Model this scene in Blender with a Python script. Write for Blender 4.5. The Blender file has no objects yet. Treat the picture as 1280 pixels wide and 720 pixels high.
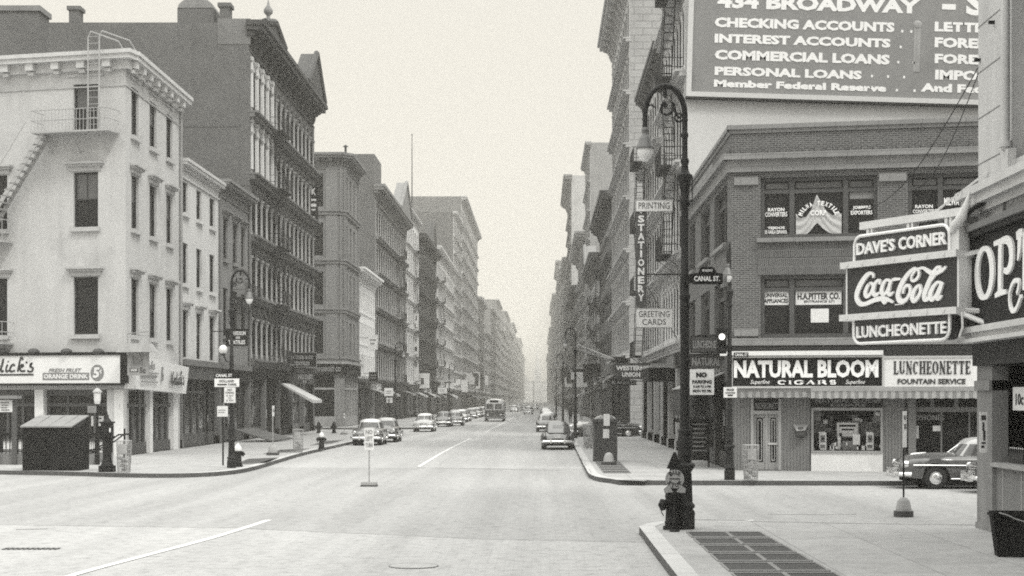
HAZE_DENSITY = 0.00052
SKY_LOW, SKY_HIGH = 0.765, 3.0
SUN_E = 1.5
EXPO = 0.0
DENOISE = False
import bpy, bmesh, math, random
from mathutils import Vector, Matrix
random.seed(11)
PI = math.pi
scene = bpy.context.scene
COL = scene.collection

# ------------------------------------------------------------------ camera model (used to turn measured picture points into places)
FPX, CX, CY, EYE = 2000.0, 676.0, 500.0, 2.75
XL, XR = -19.28, 7.05            # building lines of the avenue
KL, KR = -11.8, 1.9              # kerb lines
SW = 0.15                        # sidewalk height


def at(px, py, Y):
    return Vector(((px - CX) * Y / FPX, Y, EYE - (py - CY) * Y / FPX))


def gy(py, h=0.0):
    return (EYE - h) * FPX / (py - CY)


def ground(px, py, h=0.0):
    Y = gy(py, h)
    return Vector(((px - CX) * Y / FPX, Y, h))


# ------------------------------------------------------------------ materials
MATS = {}


def mat(name, val, var=0.12, scale=1.5, rough=0.85, streak=0.0, brick=None, metal=0.0, spec=0.3, bump=0.0, fine=0.06, stain=0.0):
    m = bpy.data.materials.new(name)
    m.use_nodes = True
    nt = m.node_tree
    N, Lk = nt.nodes, nt.links
    b = N['Principled BSDF']
    b.inputs['Roughness'].default_value = rough
    b.inputs['Metallic'].default_value = metal
    b.inputs['Specular IOR Level'].default_value = spec
    tc = N.new('ShaderNodeTexCoord')

    def noise(sc, det=4, sx=1, sz=1):
        mp = N.new('ShaderNodeMapping')
        mp.inputs['Scale'].default_value = (sc * sx, sc * sx, sc * sz)
        Lk.new(tc.outputs['Object'], mp.inputs['Vector'])
        n = N.new('ShaderNodeTexNoise')
        n.inputs['Scale'].default_value = 1.0
        n.inputs['Detail'].default_value = det
        n.inputs['Roughness'].default_value = 0.6
        Lk.new(mp.outputs['Vector'], n.inputs['Vector'])
        return n.outputs['Fac']

    def math_(op, a, c):
        n = N.new('ShaderNodeMath')
        n.operation = op
        for i, x in enumerate((a, c)):
            if isinstance(x, (int, float)):
                n.inputs[i].default_value = x
            else:
                Lk.new(x, n.inputs[i])
        return n.outputs[0]

    def around(fac, amt):            # 1 + amt*(2*fac-1)*1.8
        return math_('ADD', math_('MULTIPLY', fac, 3.6 * amt), 1 - 1.8 * amt)

    v = None
    if brick:
        bt = N.new('ShaderNodeTexBrick')
        for k, g in (('Color1', 1.0), ('Color2', brick.get('c2', 0.72)), ('Mortar', brick.get('m', 1.35))):
            bt.inputs[k].default_value = (g * val, g * val, g * val, 1)
        bt.inputs['Scale'].default_value = 1.0
        bt.inputs['Brick Width'].default_value = brick.get('w', 0.22)
        bt.inputs['Row Height'].default_value = brick.get('h', 0.075)
        bt.inputs['Mortar Size'].default_value = brick.get('ms', 0.010)
        bt.inputs['Bias'].default_value = -0.1
        Lk.new(tc.outputs['UV'], bt.inputs['Vector'])
        bw = N.new('ShaderNodeRGBToBW')
        Lk.new(bt.outputs['Color'], bw.inputs[0])
        v = bw.outputs[0]
    nz = noise(scale, 5)
    v = math_('MULTIPLY', around(nz, var), v if v is not None else val)
    if fine:
        v = math_('MULTIPLY', v, around(noise(scale * 9 + 7, 2), fine))
    if streak:
        v = math_('MULTIPLY', v, around(noise(1.0, 4, 1.7, 0.16), streak))
    if stain:
        mr = N.new('ShaderNodeMapRange')
        mr.inputs['From Min'].default_value = 0.56
        mr.inputs['From Max'].default_value = 0.75
        mr.inputs['To Min'].default_value = 1.0
        mr.inputs['To Max'].default_value = 1 - stain
        Lk.new(noise(scale * 0.45, 6), mr.inputs['Value'])
        v = math_('MULTIPLY', v, mr.outputs[0])
    cc = N.new('ShaderNodeCombineColor')
    for i in range(3):
        Lk.new(v, cc.inputs[i])
    Lk.new(cc.outputs[0], b.inputs['Base Color'])
    if bump:
        bp = N.new('ShaderNodeBump')
        bp.inputs['Strength'].default_value = bump
        bp.inputs['Distance'].default_value = 0.03
        Lk.new(noise(scale * 6, 4), bp.inputs['Height'])
        Lk.new(bp.outputs[0], b.inputs['Normal'])
    MATS[name] = m
    return m


M = {}


def glass_mat(name, val, rough, spec, var=0.5):
    m = mat(name, val, var, 0.35, rough, spec=spec, fine=0)
    return m


M['cream'] = mat('cream stucco', 0.47, 0.08, 0.5, 0.9, streak=0.10, fine=0.08, stain=0.30, bump=0.25)
M['snow_paint'] = mat('fresh white paint', 0.74, 0.05, 0.6, 0.85, streak=0.06, stain=0.12)
M['white_paint'] = mat('white painted brick', 0.54, 0.06, 0.6, 0.9, streak=0.10, stain=0.25)
M['white'] = mat('white enamel', 0.72, 0.05, 1.2, 0.55, stain=0.08)
M['paper'] = mat('paper', 0.66, 0.04, 3, 0.9)
M['sign_grey'] = mat('grey sign paint', 0.20, 0.10, 0.8, 0.7, stain=0.15)
M['sign_mid'] = mat('mid grey sign paint', 0.060, 0.10, 0.8, 0.6)
M['sign_dark'] = mat('dark sign enamel', 0.012, 0.12, 1.5, 0.5, spec=0.12)
M['black'] = mat('black lettering paint', 0.03, 0.1, 2, 0.6)
M['red_dark'] = mat('soda sign enamel', 0.042, 0.10, 1.5, 0.45, spec=0.2)
M['grey_stone'] = mat('grey stone', 0.20, 0.12, 0.6, 0.9, streak=0.12, stain=0.25)
M['light_stone'] = mat('light limestone', 0.42, 0.10, 0.7, 0.9, streak=0.12, stain=0.25)
M['pale_stone'] = mat('pale limestone', 0.52, 0.08, 0.6, 0.9, streak=0.10, stain=0.20)
M['dark_stone'] = mat('sooty cast iron front', 0.060, 0.16, 0.7, 0.8, streak=0.15, stain=0.3)
M['mid_stone'] = mat('weathered brownstone', 0.135, 0.14, 0.7, 0.9, streak=0.15, stain=0.25)
M['column_paint'] = mat('dusty column paint', 0.30, 0.14, 0.8, 0.8, streak=0.18, stain=0.3)
M['brick_grey'] = mat('grimy party wall brick', 0.125, 0.16, 0.45, 0.95, streak=0.06, brick=dict(c2=0.75, m=1.2), fine=0.16, stain=0.15)
M['brick_patch'] = mat('repointed brick', 0.165, 0.16, 0.45, 0.95, streak=0.1, brick=dict(c2=0.75, m=1.3), fine=0.16)
M['brick_mid'] = mat('tan brick', 0.095, 0.12, 0.8, 0.95, brick=dict(c2=0.55, m=2.0, ms=0.013), fine=0.12)
M['brick_light'] = mat('pale brick', 0.30, 0.12, 0.5, 0.95, brick=dict(c2=0.8, m=1.1), streak=0.08)
M['soldier'] = mat('soldier course brick', 0.10, 0.10, 0.8, 0.95, brick=dict(c2=0.7, m=1.7, w=0.075, h=0.30, ms=0.012))
M['ashlar'] = mat('stone band', 0.23, 0.12, 0.8, 0.9, brick=dict(c2=0.85, m=0.6, w=0.75, h=0.40, ms=0.012), stain=0.2)
M['rustic'] = mat('rusticated pier stone', 0.36, 0.12, 0.8, 0.9, brick=dict(c2=0.92, m=0.62, w=1.4, h=0.55, ms=0.035), stain=0.2)
M['grey_wall'] = mat('painted billboard wall', 0.50, 0.05, 0.35, 0.9, streak=0.03, stain=0.08)
M['roof'] = mat('tar roof', 0.06, 0.2, 0.5, 0.95)
M['iron'] = mat('black painted iron', 0.013, 0.2, 3, 0.6, spec=0.15)
M['iron_worn'] = mat('worn lamp post paint', 0.019, 0.35, 4, 0.6, streak=0.35, spec=0.2, stain=0.3)
M['rail_white'] = mat('white sheet metal', 0.66, 0.08, 2, 0.6, stain=0.2)
M['letter'] = mat('bright lettering', 0.86, 0.03, 2, 0.5)
M['frame_mid'] = mat('worn dark window paint', 0.075, 0.15, 2, 0.6)
M['iron_light'] = mat('pale painted iron', 0.36, 0.1, 2, 0.7)
M['iron_grey'] = mat('grey fire escape iron', 0.045, 0.15, 2, 0.8)
M['wood_dark'] = mat('dark creosoted planks', 0.013, 0.45, 1.2, 0.8, streak=0.35, spec=0.08)
M['wood_grey'] = mat('grey painted timber', 0.20, 0.14, 1.5, 0.8, streak=0.25, stain=0.3)
M['wood_mid'] = mat('stained shopfront wood', 0.075, 0.2, 1.5, 0.6, streak=0.2)
M['lid'] = mat('pale tin lid', 0.21, 0.12, 2, 0.6, stain=0.3)
M['frame_dark'] = mat('dark window paint', 0.022, 0.15, 2, 0.6, spec=0.2)
M['frame_grey'] = mat('grey window paint', 0.15, 0.15, 2, 0.7)
M['glass'] = glass_mat('dark window glass', 0.020, 0.12, 0.18)
M['glass_far'] = glass_mat('far glass and reveal shade', 0.06, 0.35, 0.25)
M['glass_pale'] = glass_mat('window glass paled as haze', 0.20, 0.4, 0.2, 0.2)  # glass of the farthest blocks, haze fade put into its colour
M['glass_dim'] = glass_mat('blind and painted reflection', 0.105, 0.25, 0.3, 0.3)
M['glass_shop'] = glass_mat('shop window glass', 0.011, 0.08, 0.28)
M['inside'] = mat('dark interior and reveal shade', 0.010, 0.3, 1, spec=0.05)
M['siding'] = mat('grey fluted shop siding', 0.17, 0.06, 1, 0.7, streak=0.05)
M['aluminium'] = mat('brushed aluminium trim', 0.55, 0.08, 1.5, 0.35, metal=0.3)
M['chrome'] = mat('chrome', 0.85, 0.04, 2, 0.22, metal=0.9)
M['tyre'] = mat('tyre rubber', 0.022, 0.2, 3, 0.85)
M['car_glass'] = glass_mat('car glass', 0.06, 0.07, 0.6)
M['under'] = mat('car underside', 0.01, 0.1, 1)
M['lens'] = mat('headlamp lens', 0.55, 0.05, 2, 0.1, spec=0.7)
M['globe'] = mat('opal lamp globe', 0.68, 0.05, 3, 0.3, spec=0.5)
M['hood'] = mat('lamp hood enamel', 0.11, 0.12, 4, 0.4, spec=0.5)
M['mesh_wire'] = mat('galvanised wire', 0.30, 0.1, 2, 0.6)
M['granite'] = mat('granite kerb', 0.46, 0.10, 1.2, 0.9, stain=0.25, brick=dict(c2=0.9, m=0.5, w=1.8, h=3.0, ms=0.02))
M['kerb_face'] = mat('dark kerb face', 0.085, 0.2, 1.2, 0.8, stain=0.3)  # kerb fronts darker than kerb tops; also drain slots and seams
M['grate'] = mat('iron grating', 0.034, 0.25, 2, 0.8, brick=dict(c2=1.0, m=1.9, w=0.09, h=0.045, ms=0.012))
M['cloth_dark'] = mat('dark bunting cloth', 0.05, 0.5, 5, 0.9)
M['cloth_light'] = mat('pale curtain cloth', 0.46, 0.18, 2.5, 0.9)
M['canvas'] = mat('awning canvas', 0.48, 0.08, 1.5, 0.9, stain=0.2)
M['canvas_grey'] = mat('faded awning canvas', 0.29, 0.1, 1.5, 0.9, stain=0.2)
M['line_paint'] = mat('road line paint', 0.60, 0.06, 1.5, 0.8, stain=0.12)


def ground_mat(name, val, kind):
    m = mat(name, val, 0.07, 0.12, 0.92, fine=0.05, stain=0.10, bump=0.2)
    nt = m.node_tree
    N, Lk = nt.nodes, nt.links
    b = N['Principled BSDF']
    src = b.inputs['Base Color'].links[0].from_socket
    tc = N.new('ShaderNodeTexCoord')

    def mul(col, fac_socket, lo, hi, flo, fhi):
        mr = N.new('ShaderNodeMapRange')
        mr.inputs['From Min'].default_value = flo
        mr.inputs['From Max'].default_value = fhi
        mr.inputs['To Min'].default_value = lo
        mr.inputs['To Max'].default_value = hi
        Lk.new(fac_socket, mr.inputs['Value'])
        mx = N.new('ShaderNodeVectorMath')
        mx.operation = 'SCALE'
        Lk.new(col, mx.inputs[0])
        Lk.new(mr.outputs[0], mx.inputs['Scale'])
        return mx.outputs[0]
    if kind == 'road':
        # long wear streaks along the avenue, oil specks, small setts
        mp = N.new('ShaderNodeMapping')
        mp.inputs['Scale'].default_value = (0.9, 0.035, 1)
        Lk.new(tc.outputs['Object'], mp.inputs['Vector'])
        n = N.new('ShaderNodeTexNoise')
        n.inputs['Scale'].default_value = 1
        n.inputs['Detail'].default_value = 5
        Lk.new(mp.outputs[0], n.inputs['Vector'])
        src = mul(src, n.outputs['Fac'], 0.84, 1.08, 0.3, 0.7)
        n2 = N.new('ShaderNodeTexNoise')
        n2.inputs['Scale'].default_value = 3.5
        n2.inputs['Detail'].default_value = 6
        n2.inputs['Roughness'].default_value = 0.75
        Lk.new(tc.outputs['Object'], n2.inputs['Vector'])
        src = mul(src, n2.outputs['Fac'], 0.72, 1.06, 0.33, 0.52)
        vo = N.new('ShaderNodeTexVoronoi')
        vo.inputs['Scale'].default_value = 0.8
        Lk.new(tc.outputs['Object'], vo.inputs['Vector'])
        src = mul(src, vo.outputs['Distance'], 0.72, 1.0, 0.03, 0.10)
        br = N.new('ShaderNodeTexBrick')
        br.inputs['Scale'].default_value = 1
        br.inputs['Brick Width'].default_value = 0.30
        br.inputs['Row Height'].default_value = 0.13
        br.inputs['Mortar Size'].default_value = 0.012
        for k, g in (('Color1', 1), ('Color2', 0.94), ('Mortar', 0.86)):
            br.inputs[k].default_value = (g, g, g, 1)
        Lk.new(tc.outputs['Object'], br.inputs['Vector'])
        src = mul(src, br.outputs['Color'], 0.0, 1.0, 0.0, 1.0)
    else:
        br = N.new('ShaderNodeTexBrick')
        br.offset = 0.0
        br.inputs['Scale'].default_value = 1
        br.inputs['Brick Width'].default_value = 1.5
        br.inputs['Row Height'].default_value = 1.5
        br.inputs['Mortar Size'].default_value = 0.012
        for k, g in (('Color1', 1), ('Color2', 0.90), ('Mortar', 0.60)):
            br.inputs[k].default_value = (g, g, g, 1)
        Lk.new(tc.outputs['Object'], br.inputs['Vector'])
        src = mul(src, br.outputs['Color'], 0.0, 1.0, 0.0, 1.0)
        n2 = N.new('ShaderNodeTexNoise')
        n2.inputs['Scale'].default_value = 2.2
        n2.inputs['Detail'].default_value = 6
        n2.inputs['Roughness'].default_value = 0.75
        Lk.new(tc.outputs['Object'], n2.inputs['Vector'])
        src = mul(src, n2.outputs['Fac'], 0.84, 1.05, 0.33, 0.55)
    Lk.new(src, b.inputs['Base Color'])
    return m


M['road'] = ground_mat('worn avenue paving', 0.385, 'road')
M['road_cross'] = ground_mat('cross street paving', 0.325, 'road')
M['sidewalk'] = ground_mat('concrete flags', 0.34, 'walk')


# ------------------------------------------------------------------ mesh builder
class MB:
    """collects polygons; x,y,z are local axes turned into the parent's space by M"""

    def __init__(self, Mx=None):
        self.M = Mx or Matrix.Identity(4)
        self.v, self.f, self.mi, self.sm = [], [], [], []

    def add(self, pts, faces, mi=0, smooth=False):
        o = len(self.v)
        self.v.extend(self.M @ Vector(p) for p in pts)
        for f in faces:
            self.f.append([o + i for i in f])
            self.mi.append(mi)
            self.sm.append(smooth)

    def poly(self, pts, mi=0):
        self.add(pts, [list(range(len(pts)))], mi)

    def box(self, x0, x1, y0, y1, z0, z1, mi=0):
        if x0 > x1: x0, x1 = x1, x0
        if y0 > y1: y0, y1 = y1, y0
        if z0 > z1: z0, z1 = z1, z0
        p = [(x0, y0, z0), (x1, y0, z0), (x1, y1, z0), (x0, y1, z0), (x0, y0, z1), (x1, y0, z1), (x1, y1, z1), (x0, y1, z1)]
        self.add(p, [(0, 3, 2, 1), (4, 5, 6, 7), (0, 1, 5, 4), (1, 2, 6, 5), (2, 3, 7, 6), (3, 0, 4, 7)], mi)

    def prism(self, pts2, z0, z1, mi=0, mi_side=None):
        """polygon in local x,y (counter-clockwise) extruded z0..z1"""
        n = len(pts2)
        a = [(p[0], p[1], z0) for p in pts2]
        b = [(p[0], p[1], z1) for p in pts2]
        fs = [list(range(n))[::-1], [n + i for i in range(n)]]
        self.add(a + b, fs, mi)
        self.add(a + b, [(i, (i + 1) % n, n + (i + 1) % n, n + i) for i in range(n)], mi if mi_side is None else mi_side)

    def tube(self, pts, r, seg=8, mi=0, caps=True, closed=False, smooth=True):
        pts = [Vector(p) for p in pts]
        n = len(pts)
        rr = r if isinstance(r, (list, tuple)) else [r] * n
        rings = []
        up = Vector((0.123, 0.31, 0.94))
        for i, p in enumerate(pts):
            if closed:
                t = pts[(i + 1) % n] - pts[i - 1]
            else:
                t = pts[min(i + 1, n - 1)] - pts[max(i - 1, 0)]
            t = t.normalized() if t.length > 1e-9 else Vector((0, 0, 1))
            a = up - t * up.dot(t)
            if a.length < 1e-3:
                a = Vector((1, 0, 0)) - t * t.x
            a.normalize()
            up = a
            b = t.cross(a)
            rings.append([p + (a * math.cos(2 * PI * k / seg) + b * math.sin(2 * PI * k / seg)) * rr[i] for k in range(seg)])
        P = [q for ring in rings for q in ring]
        fs = []
        m = n if closed else n - 1
        for i in range(m):
            for k in range(seg):
                j = (i + 1) % n
                fs.append((i * seg + k, i * seg + (k + 1) % seg, j * seg + (k + 1) % seg, j * seg + k))
        self.add(P, fs, mi, smooth)
        if caps and not closed:
            self.add(P, [list(range(seg))[::-1], [(n - 1) * seg + k for k in range(seg)]], mi)

    def bar(self, a, b, r=0.015, mi=0, seg=4):
        self.tube([a, b], r, seg, mi, smooth=seg > 5)

    def lathe(self, prof, c=(0, 0, 0), seg=20, mi=0, axis='z', smooth=True, square=None):
        """prof = [(r, h)...] from the bottom up"""
        P = []
        for r, h in prof:
            for k in range(seg):
                t = 2 * PI * k / seg
                x, y = r * math.cos(t), r * math.sin(t)
                if axis == 'z':
                    q = (c[0] + x, c[1] + y, c[2] + h)
                elif axis == 'y':
                    q = (c[0] + y, c[1] + h, c[2] + x)
                else:
                    q = (c[0] + h, c[1] + x, c[2] + y)
                P.append(q)
        fs = []
        for i in range(len(prof) - 1):
            for k in range(seg):
                fs.append((i * seg + k, i * seg + (k + 1) % seg, (i + 1) * seg + (k + 1) % seg, (i + 1) * seg + k))
        self.add(P, fs, mi, smooth)
        self.add(P, [list(range(seg))[::-1], [(len(prof) - 1) * seg + k for k in range(seg)]], mi)

    def sphere(self, c, rx, ry=None, rz=None, seg=14, rings=9, mi=0, lo=-PI / 2, hi=PI / 2):
        ry = rx if ry is None else ry
        rz = rx if rz is None else rz
        P = []
        for i in range(rings + 1):
            a = lo + (hi - lo) * i / rings
            for k in range(seg):
                t = 2 * PI * k / seg
                P.append((c[0] + rx * math.cos(a) * math.cos(t), c[1] + ry * math.cos(a) * math.sin(t), c[2] + rz * math.sin(a)))
        fs = [(i * seg + k, i * seg + (k + 1) % seg, (i + 1) * seg + (k + 1) % seg, (i + 1) * seg + k) for i in range(rings) for k in range(seg)]
        self.add(P, fs, mi, True)

    def loft(self, rings, mi=0, caps=True, smooth=True, closed=True):
        n = len(rings[0])
        P = [p for r in rings for p in r]
        fs = []
        for i in range(len(rings) - 1):
            for k in range(n if closed else n - 1):
                fs.append((i * n + k, i * n + (k + 1) % n, (i + 1) * n + (k + 1) % n, (i + 1) * n + k))
        self.add(P, fs, mi, smooth)
        if caps:
            self.add(P, [list(range(n))[::-1], [(len(rings) - 1) * n + k for k in range(n)]], mi, smooth)

    def ribbon(self, pts, width, z0=0.0, z1=0.02, mi=0, smooth_steps=5):
        """a flat brush stroke in local x,y raised from z0 to z1"""
        n = len(pts)
        w = width if isinstance(width, (list, tuple)) else [width] * n
        P, Wd = [], []
        if n > 2 and smooth_steps > 1:
            q = [pts[0]] + list(pts) + [pts[-1]]
            ww = [w[0]] + list(w) + [w[-1]]
            for i in range(1, n):
                for s in range(smooth_steps):
                    t = s / smooth_steps
                    c = []
                    for d in (0, 1):
                        p0, p1, p2, p3 = (q[i + j - 1][d] for j in range(4))
                        c.append(0.5 * (2 * p1 + (p2 - p0) * t + (2 * p0 - 5 * p1 + 4 * p2 - p3) * t * t + (3 * p1 - p0 - 3 * p2 + p3) * t ** 3))
                    P.append(c)
                    Wd.append(ww[i] * (1 - t) + ww[i + 1] * t)
            P.append(list(pts[-1]))
            Wd.append(w[-1])
        else:
            P = [list(p) for p in pts]
            Wd = w
        self.nr = getattr(self, 'nr', 0) + 1      # strokes that cross lie a hair apart
        z1 += 0.0007 * (self.nr % 12)
        n = len(P)
        L, R = [], []
        for i in range(n):
            a, b = P[max(i - 1, 0)], P[min(i + 1, n - 1)]
            tx, ty = b[0] - a[0], b[1] - a[1]
            l = math.hypot(tx, ty) or 1
            nx, ny = -ty / l * Wd[i] / 2, tx / l * Wd[i] / 2
            L.append((P[i][0] + nx, P[i][1] + ny))
            R.append((P[i][0] - nx, P[i][1] - ny))
        V = [(x, y, z1) for x, y in L] + [(x, y, z1) for x, y in R] + [(x, y, z0) for x, y in L] + [(x, y, z0) for x, y in R]
        fs = []
        for i in range(n - 1):
            fs.append((n + i, n + i + 1, i + 1, i))
            fs.append((i, i + 1, 2 * n + i + 1, 2 * n + i))
            fs.append((3 * n + i, 3 * n + i + 1, n + i + 1, n + i))
        fs.append((0, 2 * n, 3 * n, n))
        fs.append((n - 1, 2 * n - 1, 4 * n - 1, 3 * n - 1))
        self.add(V, fs, mi)

    def text(self, s, x0, x1, y0, y1, z0=0.0, z1=0.015, bold=0.0, mi=0, shear=0.0, fit=True):
        cu = bpy.data.curves.new('letters', 'FONT')
        cu.body = s
        cu.extrude = 0.5
        cu.offset = bold
        cu.resolution_u = 2
        ob = bpy.data.objects.new('letters', cu)
        me = bpy.data.meshes.new_from_object(ob)
        P = [v.co.copy() for v in me.vertices]
        fs = [list(p.vertices) for p in me.polygons]
        bpy.data.objects.remove(ob)
        bpy.data.curves.remove(cu)
        bpy.data.meshes.remove(me)
        if not P:
            return
        for p in P:
            p.x += shear * p.y
        ax, bx = min(p.x for p in P), max(p.x for p in P)
        ay, by = min(p.y for p in P), max(p.y for p in P)
        sx, sy = (x1 - x0) / (bx - ax), (y1 - y0) / (by - ay)
        self.add([(x0 + (p.x - ax) * sx, y0 + (p.y - ay) * sy, z0 if p.z < 0 else z1) for p in P], fs, mi)

    def build(self, name, mats, parent=None, sharp=0.7):
        me = bpy.data.meshes.new(name)
        me.from_pydata([tuple(v) for v in self.v], [], self.f)
        if not isinstance(mats, (list, tuple)):
            mats = [mats]
        for m_ in mats:
            me.materials.append(m_)
        me.polygons.foreach_set('material_index', self.mi)
        me.polygons.foreach_set('use_smooth', self.sm)
        me.update()
        if any(self.sm):
            me.set_sharp_from_angle(angle=sharp)
        uv = me.uv_layers.new(name='UVMap')
        co = [v.co for v in me.vertices]
        data = [0.0] * (2 * len(me.loops))
        for p in me.polygons:
            n = p.normal
            ax = 2 if abs(n.z) > 0.75 else (0 if abs(n.x) > abs(n.y) else 1)
            for li in p.loop_indices:
                c = co[me.loops[li].vertex_index]
                a, b = ((c.y, c.z), (c.x, c.z), (c.x, c.y))[ax]
                data[2 * li], data[2 * li + 1] = a, b
        uv.data.foreach_set('uv', data)
        o = bpy.data.objects.new(name, me)
        COL.objects.link(o)
        if parent is not None:
            o.parent = parent
        return o


def props(o, label=None, cat=None, group=None, kind=None):
    for k, v in (('label', label), ('category', cat), ('group', group), ('kind', kind)):
        if v:
            o[k] = v
    return o


def thing(name, label, cat, loc=(0, 0, 0), rz=0.0, group=None):
    o = bpy.data.objects.new(name, None)
    COL.objects.link(o)
    o.empty_display_size = 0.3
    o.location = loc
    o.rotation_euler = (0, 0, rz)
    return props(o, label, cat, group)


def dup(root, loc, rz=0.0, label=None, group=None, scale=None):
    kids = {}
    for o in COL.objects:
        if o.parent:
            kids.setdefault(o.parent.name, []).append(o)
    r = root.copy()
    COL.objects.link(r)
    r.location = loc
    r.rotation_euler = (0, 0, rz)
    if scale: r.scale = (scale,) * 3
    if label: r['label'] = label
    if group: r['group'] = group
    for ch in kids.get(root.name, []):
        c = ch.copy()
        COL.objects.link(c)
        c.parent = r
        for g in kids.get(ch.name, []):
            d = g.copy()
            COL.objects.link(d)
            d.parent = c
    return r


class Frame:
    """a wall plane: u to the right, v up, w out of the wall, in metres, relative to its owner's base"""

    def __init__(self, O, d, base):
        self.O = Vector(O)
        self.U = Vector((d[0], d[1], 0)).normalized()
        self.N = Vector((self.U.y, -self.U.x, 0))
        self.base = Vector(base)
        self.R = Matrix((self.U, Vector((0, 0, 1)), self.N)).transposed().to_4x4()
        self.M = Matrix.Translation(self.O - self.base) @ self.R

    def uv(self, px, py, w=0.0):
        d = Vector(((px - CX) / FPX, 1, -(py - CY) / FPX))
        c = Vector((0, 0, EYE))
        t = (self.O + self.N * w - c).dot(self.N) / d.dot(self.N)
        q = c + d * t - self.O
        return q.dot(self.U), q.z

    def rect(self, a, b, c, d, w=0.0):
        """picture box -> u0,u1,v0,v1 (taken at its upper left and lower right corners)"""
        u0, v1 = self.uv(a, b, w)
        u1, v0 = self.uv(c, d, w)
        return u0, u1, v0, v1

    def world(self, u, v, w=0.0):
        return self.O + self.U * u + Vector((0, 0, v)) + self.N * w

    def mb(self):
        return MB(self.M)
# ------------------------------------------------------------------ building kit
def wall(mb, W, H, ops, mi=0, v0=0.0, back=None, rev=None):
    """wall rectangle 0..W x v0..H with recessed openings (u0,u1,v0,v1,depth); back = material of the recess bottom"""
    us = sorted({0.0, W, *[o[0] for o in ops], *[o[1] for o in ops]})
    vs = sorted({v0, H, *[o[2] for o in ops], *[o[3] for o in ops]})
    us = [u for u in us if -1e-6 <= u <= W + 1e-6]
    for i in range(len(us) - 1):
        if us[i + 1] - us[i] < 1e-5:
            continue
        run = None
        for j in range(len(vs) - 1):
            cu, cv = (us[i] + us[i + 1]) / 2, (vs[j] + vs[j + 1]) / 2
            hole = any(o[0] < cu < o[1] and o[2] < cv < o[3] for o in ops)
            if not hole:
                if run is None:
                    run = vs[j]
            if hole and run is not None:
                mb.poly([(us[i], run, 0), (us[i + 1], run, 0), (us[i + 1], vs[j], 0), (us[i], vs[j], 0)], mi)
                run = None
        if run is not None:
            mb.poly([(us[i], run, 0), (us[i + 1], run, 0), (us[i + 1], vs[-1], 0), (us[i], vs[-1], 0)], mi)
    for a, b, c, d, dep in ops:
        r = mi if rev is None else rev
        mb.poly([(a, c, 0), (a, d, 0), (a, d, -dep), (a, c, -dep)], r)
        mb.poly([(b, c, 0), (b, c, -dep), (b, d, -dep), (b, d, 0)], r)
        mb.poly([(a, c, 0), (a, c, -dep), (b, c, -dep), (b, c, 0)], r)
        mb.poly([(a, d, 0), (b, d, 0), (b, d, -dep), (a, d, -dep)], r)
        if back is not None:
            mb.poly([(a, c, -dep), (b, c, -dep), (b, d, -dep), (a, d, -dep)], back)


TPL = {}


def spawn(key, maker, owner, Mx):
    """put a small assembly (a part and its sub-parts) on a building; equal ones share their meshes"""
    if key not in TPL:
        top = maker()
        TPL[key] = (top.name.split('.')[0], top.data, [(c.name.split('.')[0], c.data) for c in COL.objects if c.parent is top])
        top.parent = owner
        top.matrix_local = Mx
        return top
    n, me, kids = TPL[key]
    o = bpy.data.objects.new(n, me)
    COL.objects.link(o)
    o.parent = owner
    o.matrix_local = Mx
    for kn, km in kids:
        k = bpy.data.objects.new(kn, km)
        COL.objects.link(k)
        k.parent = o
    return o


def window(fr, owner, u0, u1, v0, v1, dep=0.22, style='sash', frame='frame_dark', glass='glass', sill=None, hood=None, shade=0.0):
    w, h = round(u1 - u0, 2), round(v1 - v0, 2)

    def make():
        f = MB()
        t = min(0.09, w * 0.09)
        f.box(0, t, 0, h, 0.0, 0.08)
        f.box(w - t, w, 0, h, 0.0, 0.08)
        f.box(t, w - t, 0, t, 0.0, 0.08)
        f.box(t, w - t, h - t, h, 0.0, 0.08)
        if style == 'sash':
            f.box(t, w - t, h * 0.5 - 0.035, h * 0.5 + 0.035, 0.0, 0.07)
        if style == 'sash4':
            f.box(t, w - t, h * 0.5 - 0.035, h * 0.5 + 0.035, 0.0, 0.07)
            f.box(w / 2 - 0.02, w / 2 + 0.02, t, h * 0.5 - 0.035, 0.0, 0.05)
            f.box(w / 2 - 0.02, w / 2 + 0.02, h * 0.5 + 0.035, h - t, 0.0, 0.05)
        top = f.build('window', M[frame])
        p = MB()
        p.box(t * 0.5, w - t * 0.5, t * 0.5, h - t * 0.5, -0.02, 0.02)
        if shade:
            p.poly([(t, h * (1 - shade), 0.024), (w - t, h * (1 - shade), 0.024), (w - t, h - t, 0.024), (t, h - t, 0.024)], 1)
        p.build('pane', [M[glass], M['glass_dim']], top)
        if sill:
            s = MB()
            s.box(-0.12, w + 0.12, -0.20, -0.002, dep - 0.10, dep + 0.16)
            s.build('sill', M[sill], top)
        if hood:
            s = MB()
            s.box(-0.16, w + 0.16, h + 0.05, h + 0.26, dep - 0.03, dep + 0.10)
            s.box(-0.26, w + 0.26, h + 0.26, h + 0.36, dep - 0.03, dep + 0.24)
            s.box(-0.32, w + 0.32, h + 0.36, h + 0.46, dep - 0.03, dep + 0.34)
            s.build('lintel', M[hood], top)
        return top
    Mx = fr.M @ Matrix.Translation((u0, v0, -dep))
    return spawn((w, h, dep, style, frame, glass, sill, hood, shade), make, owner, Mx)


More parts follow.
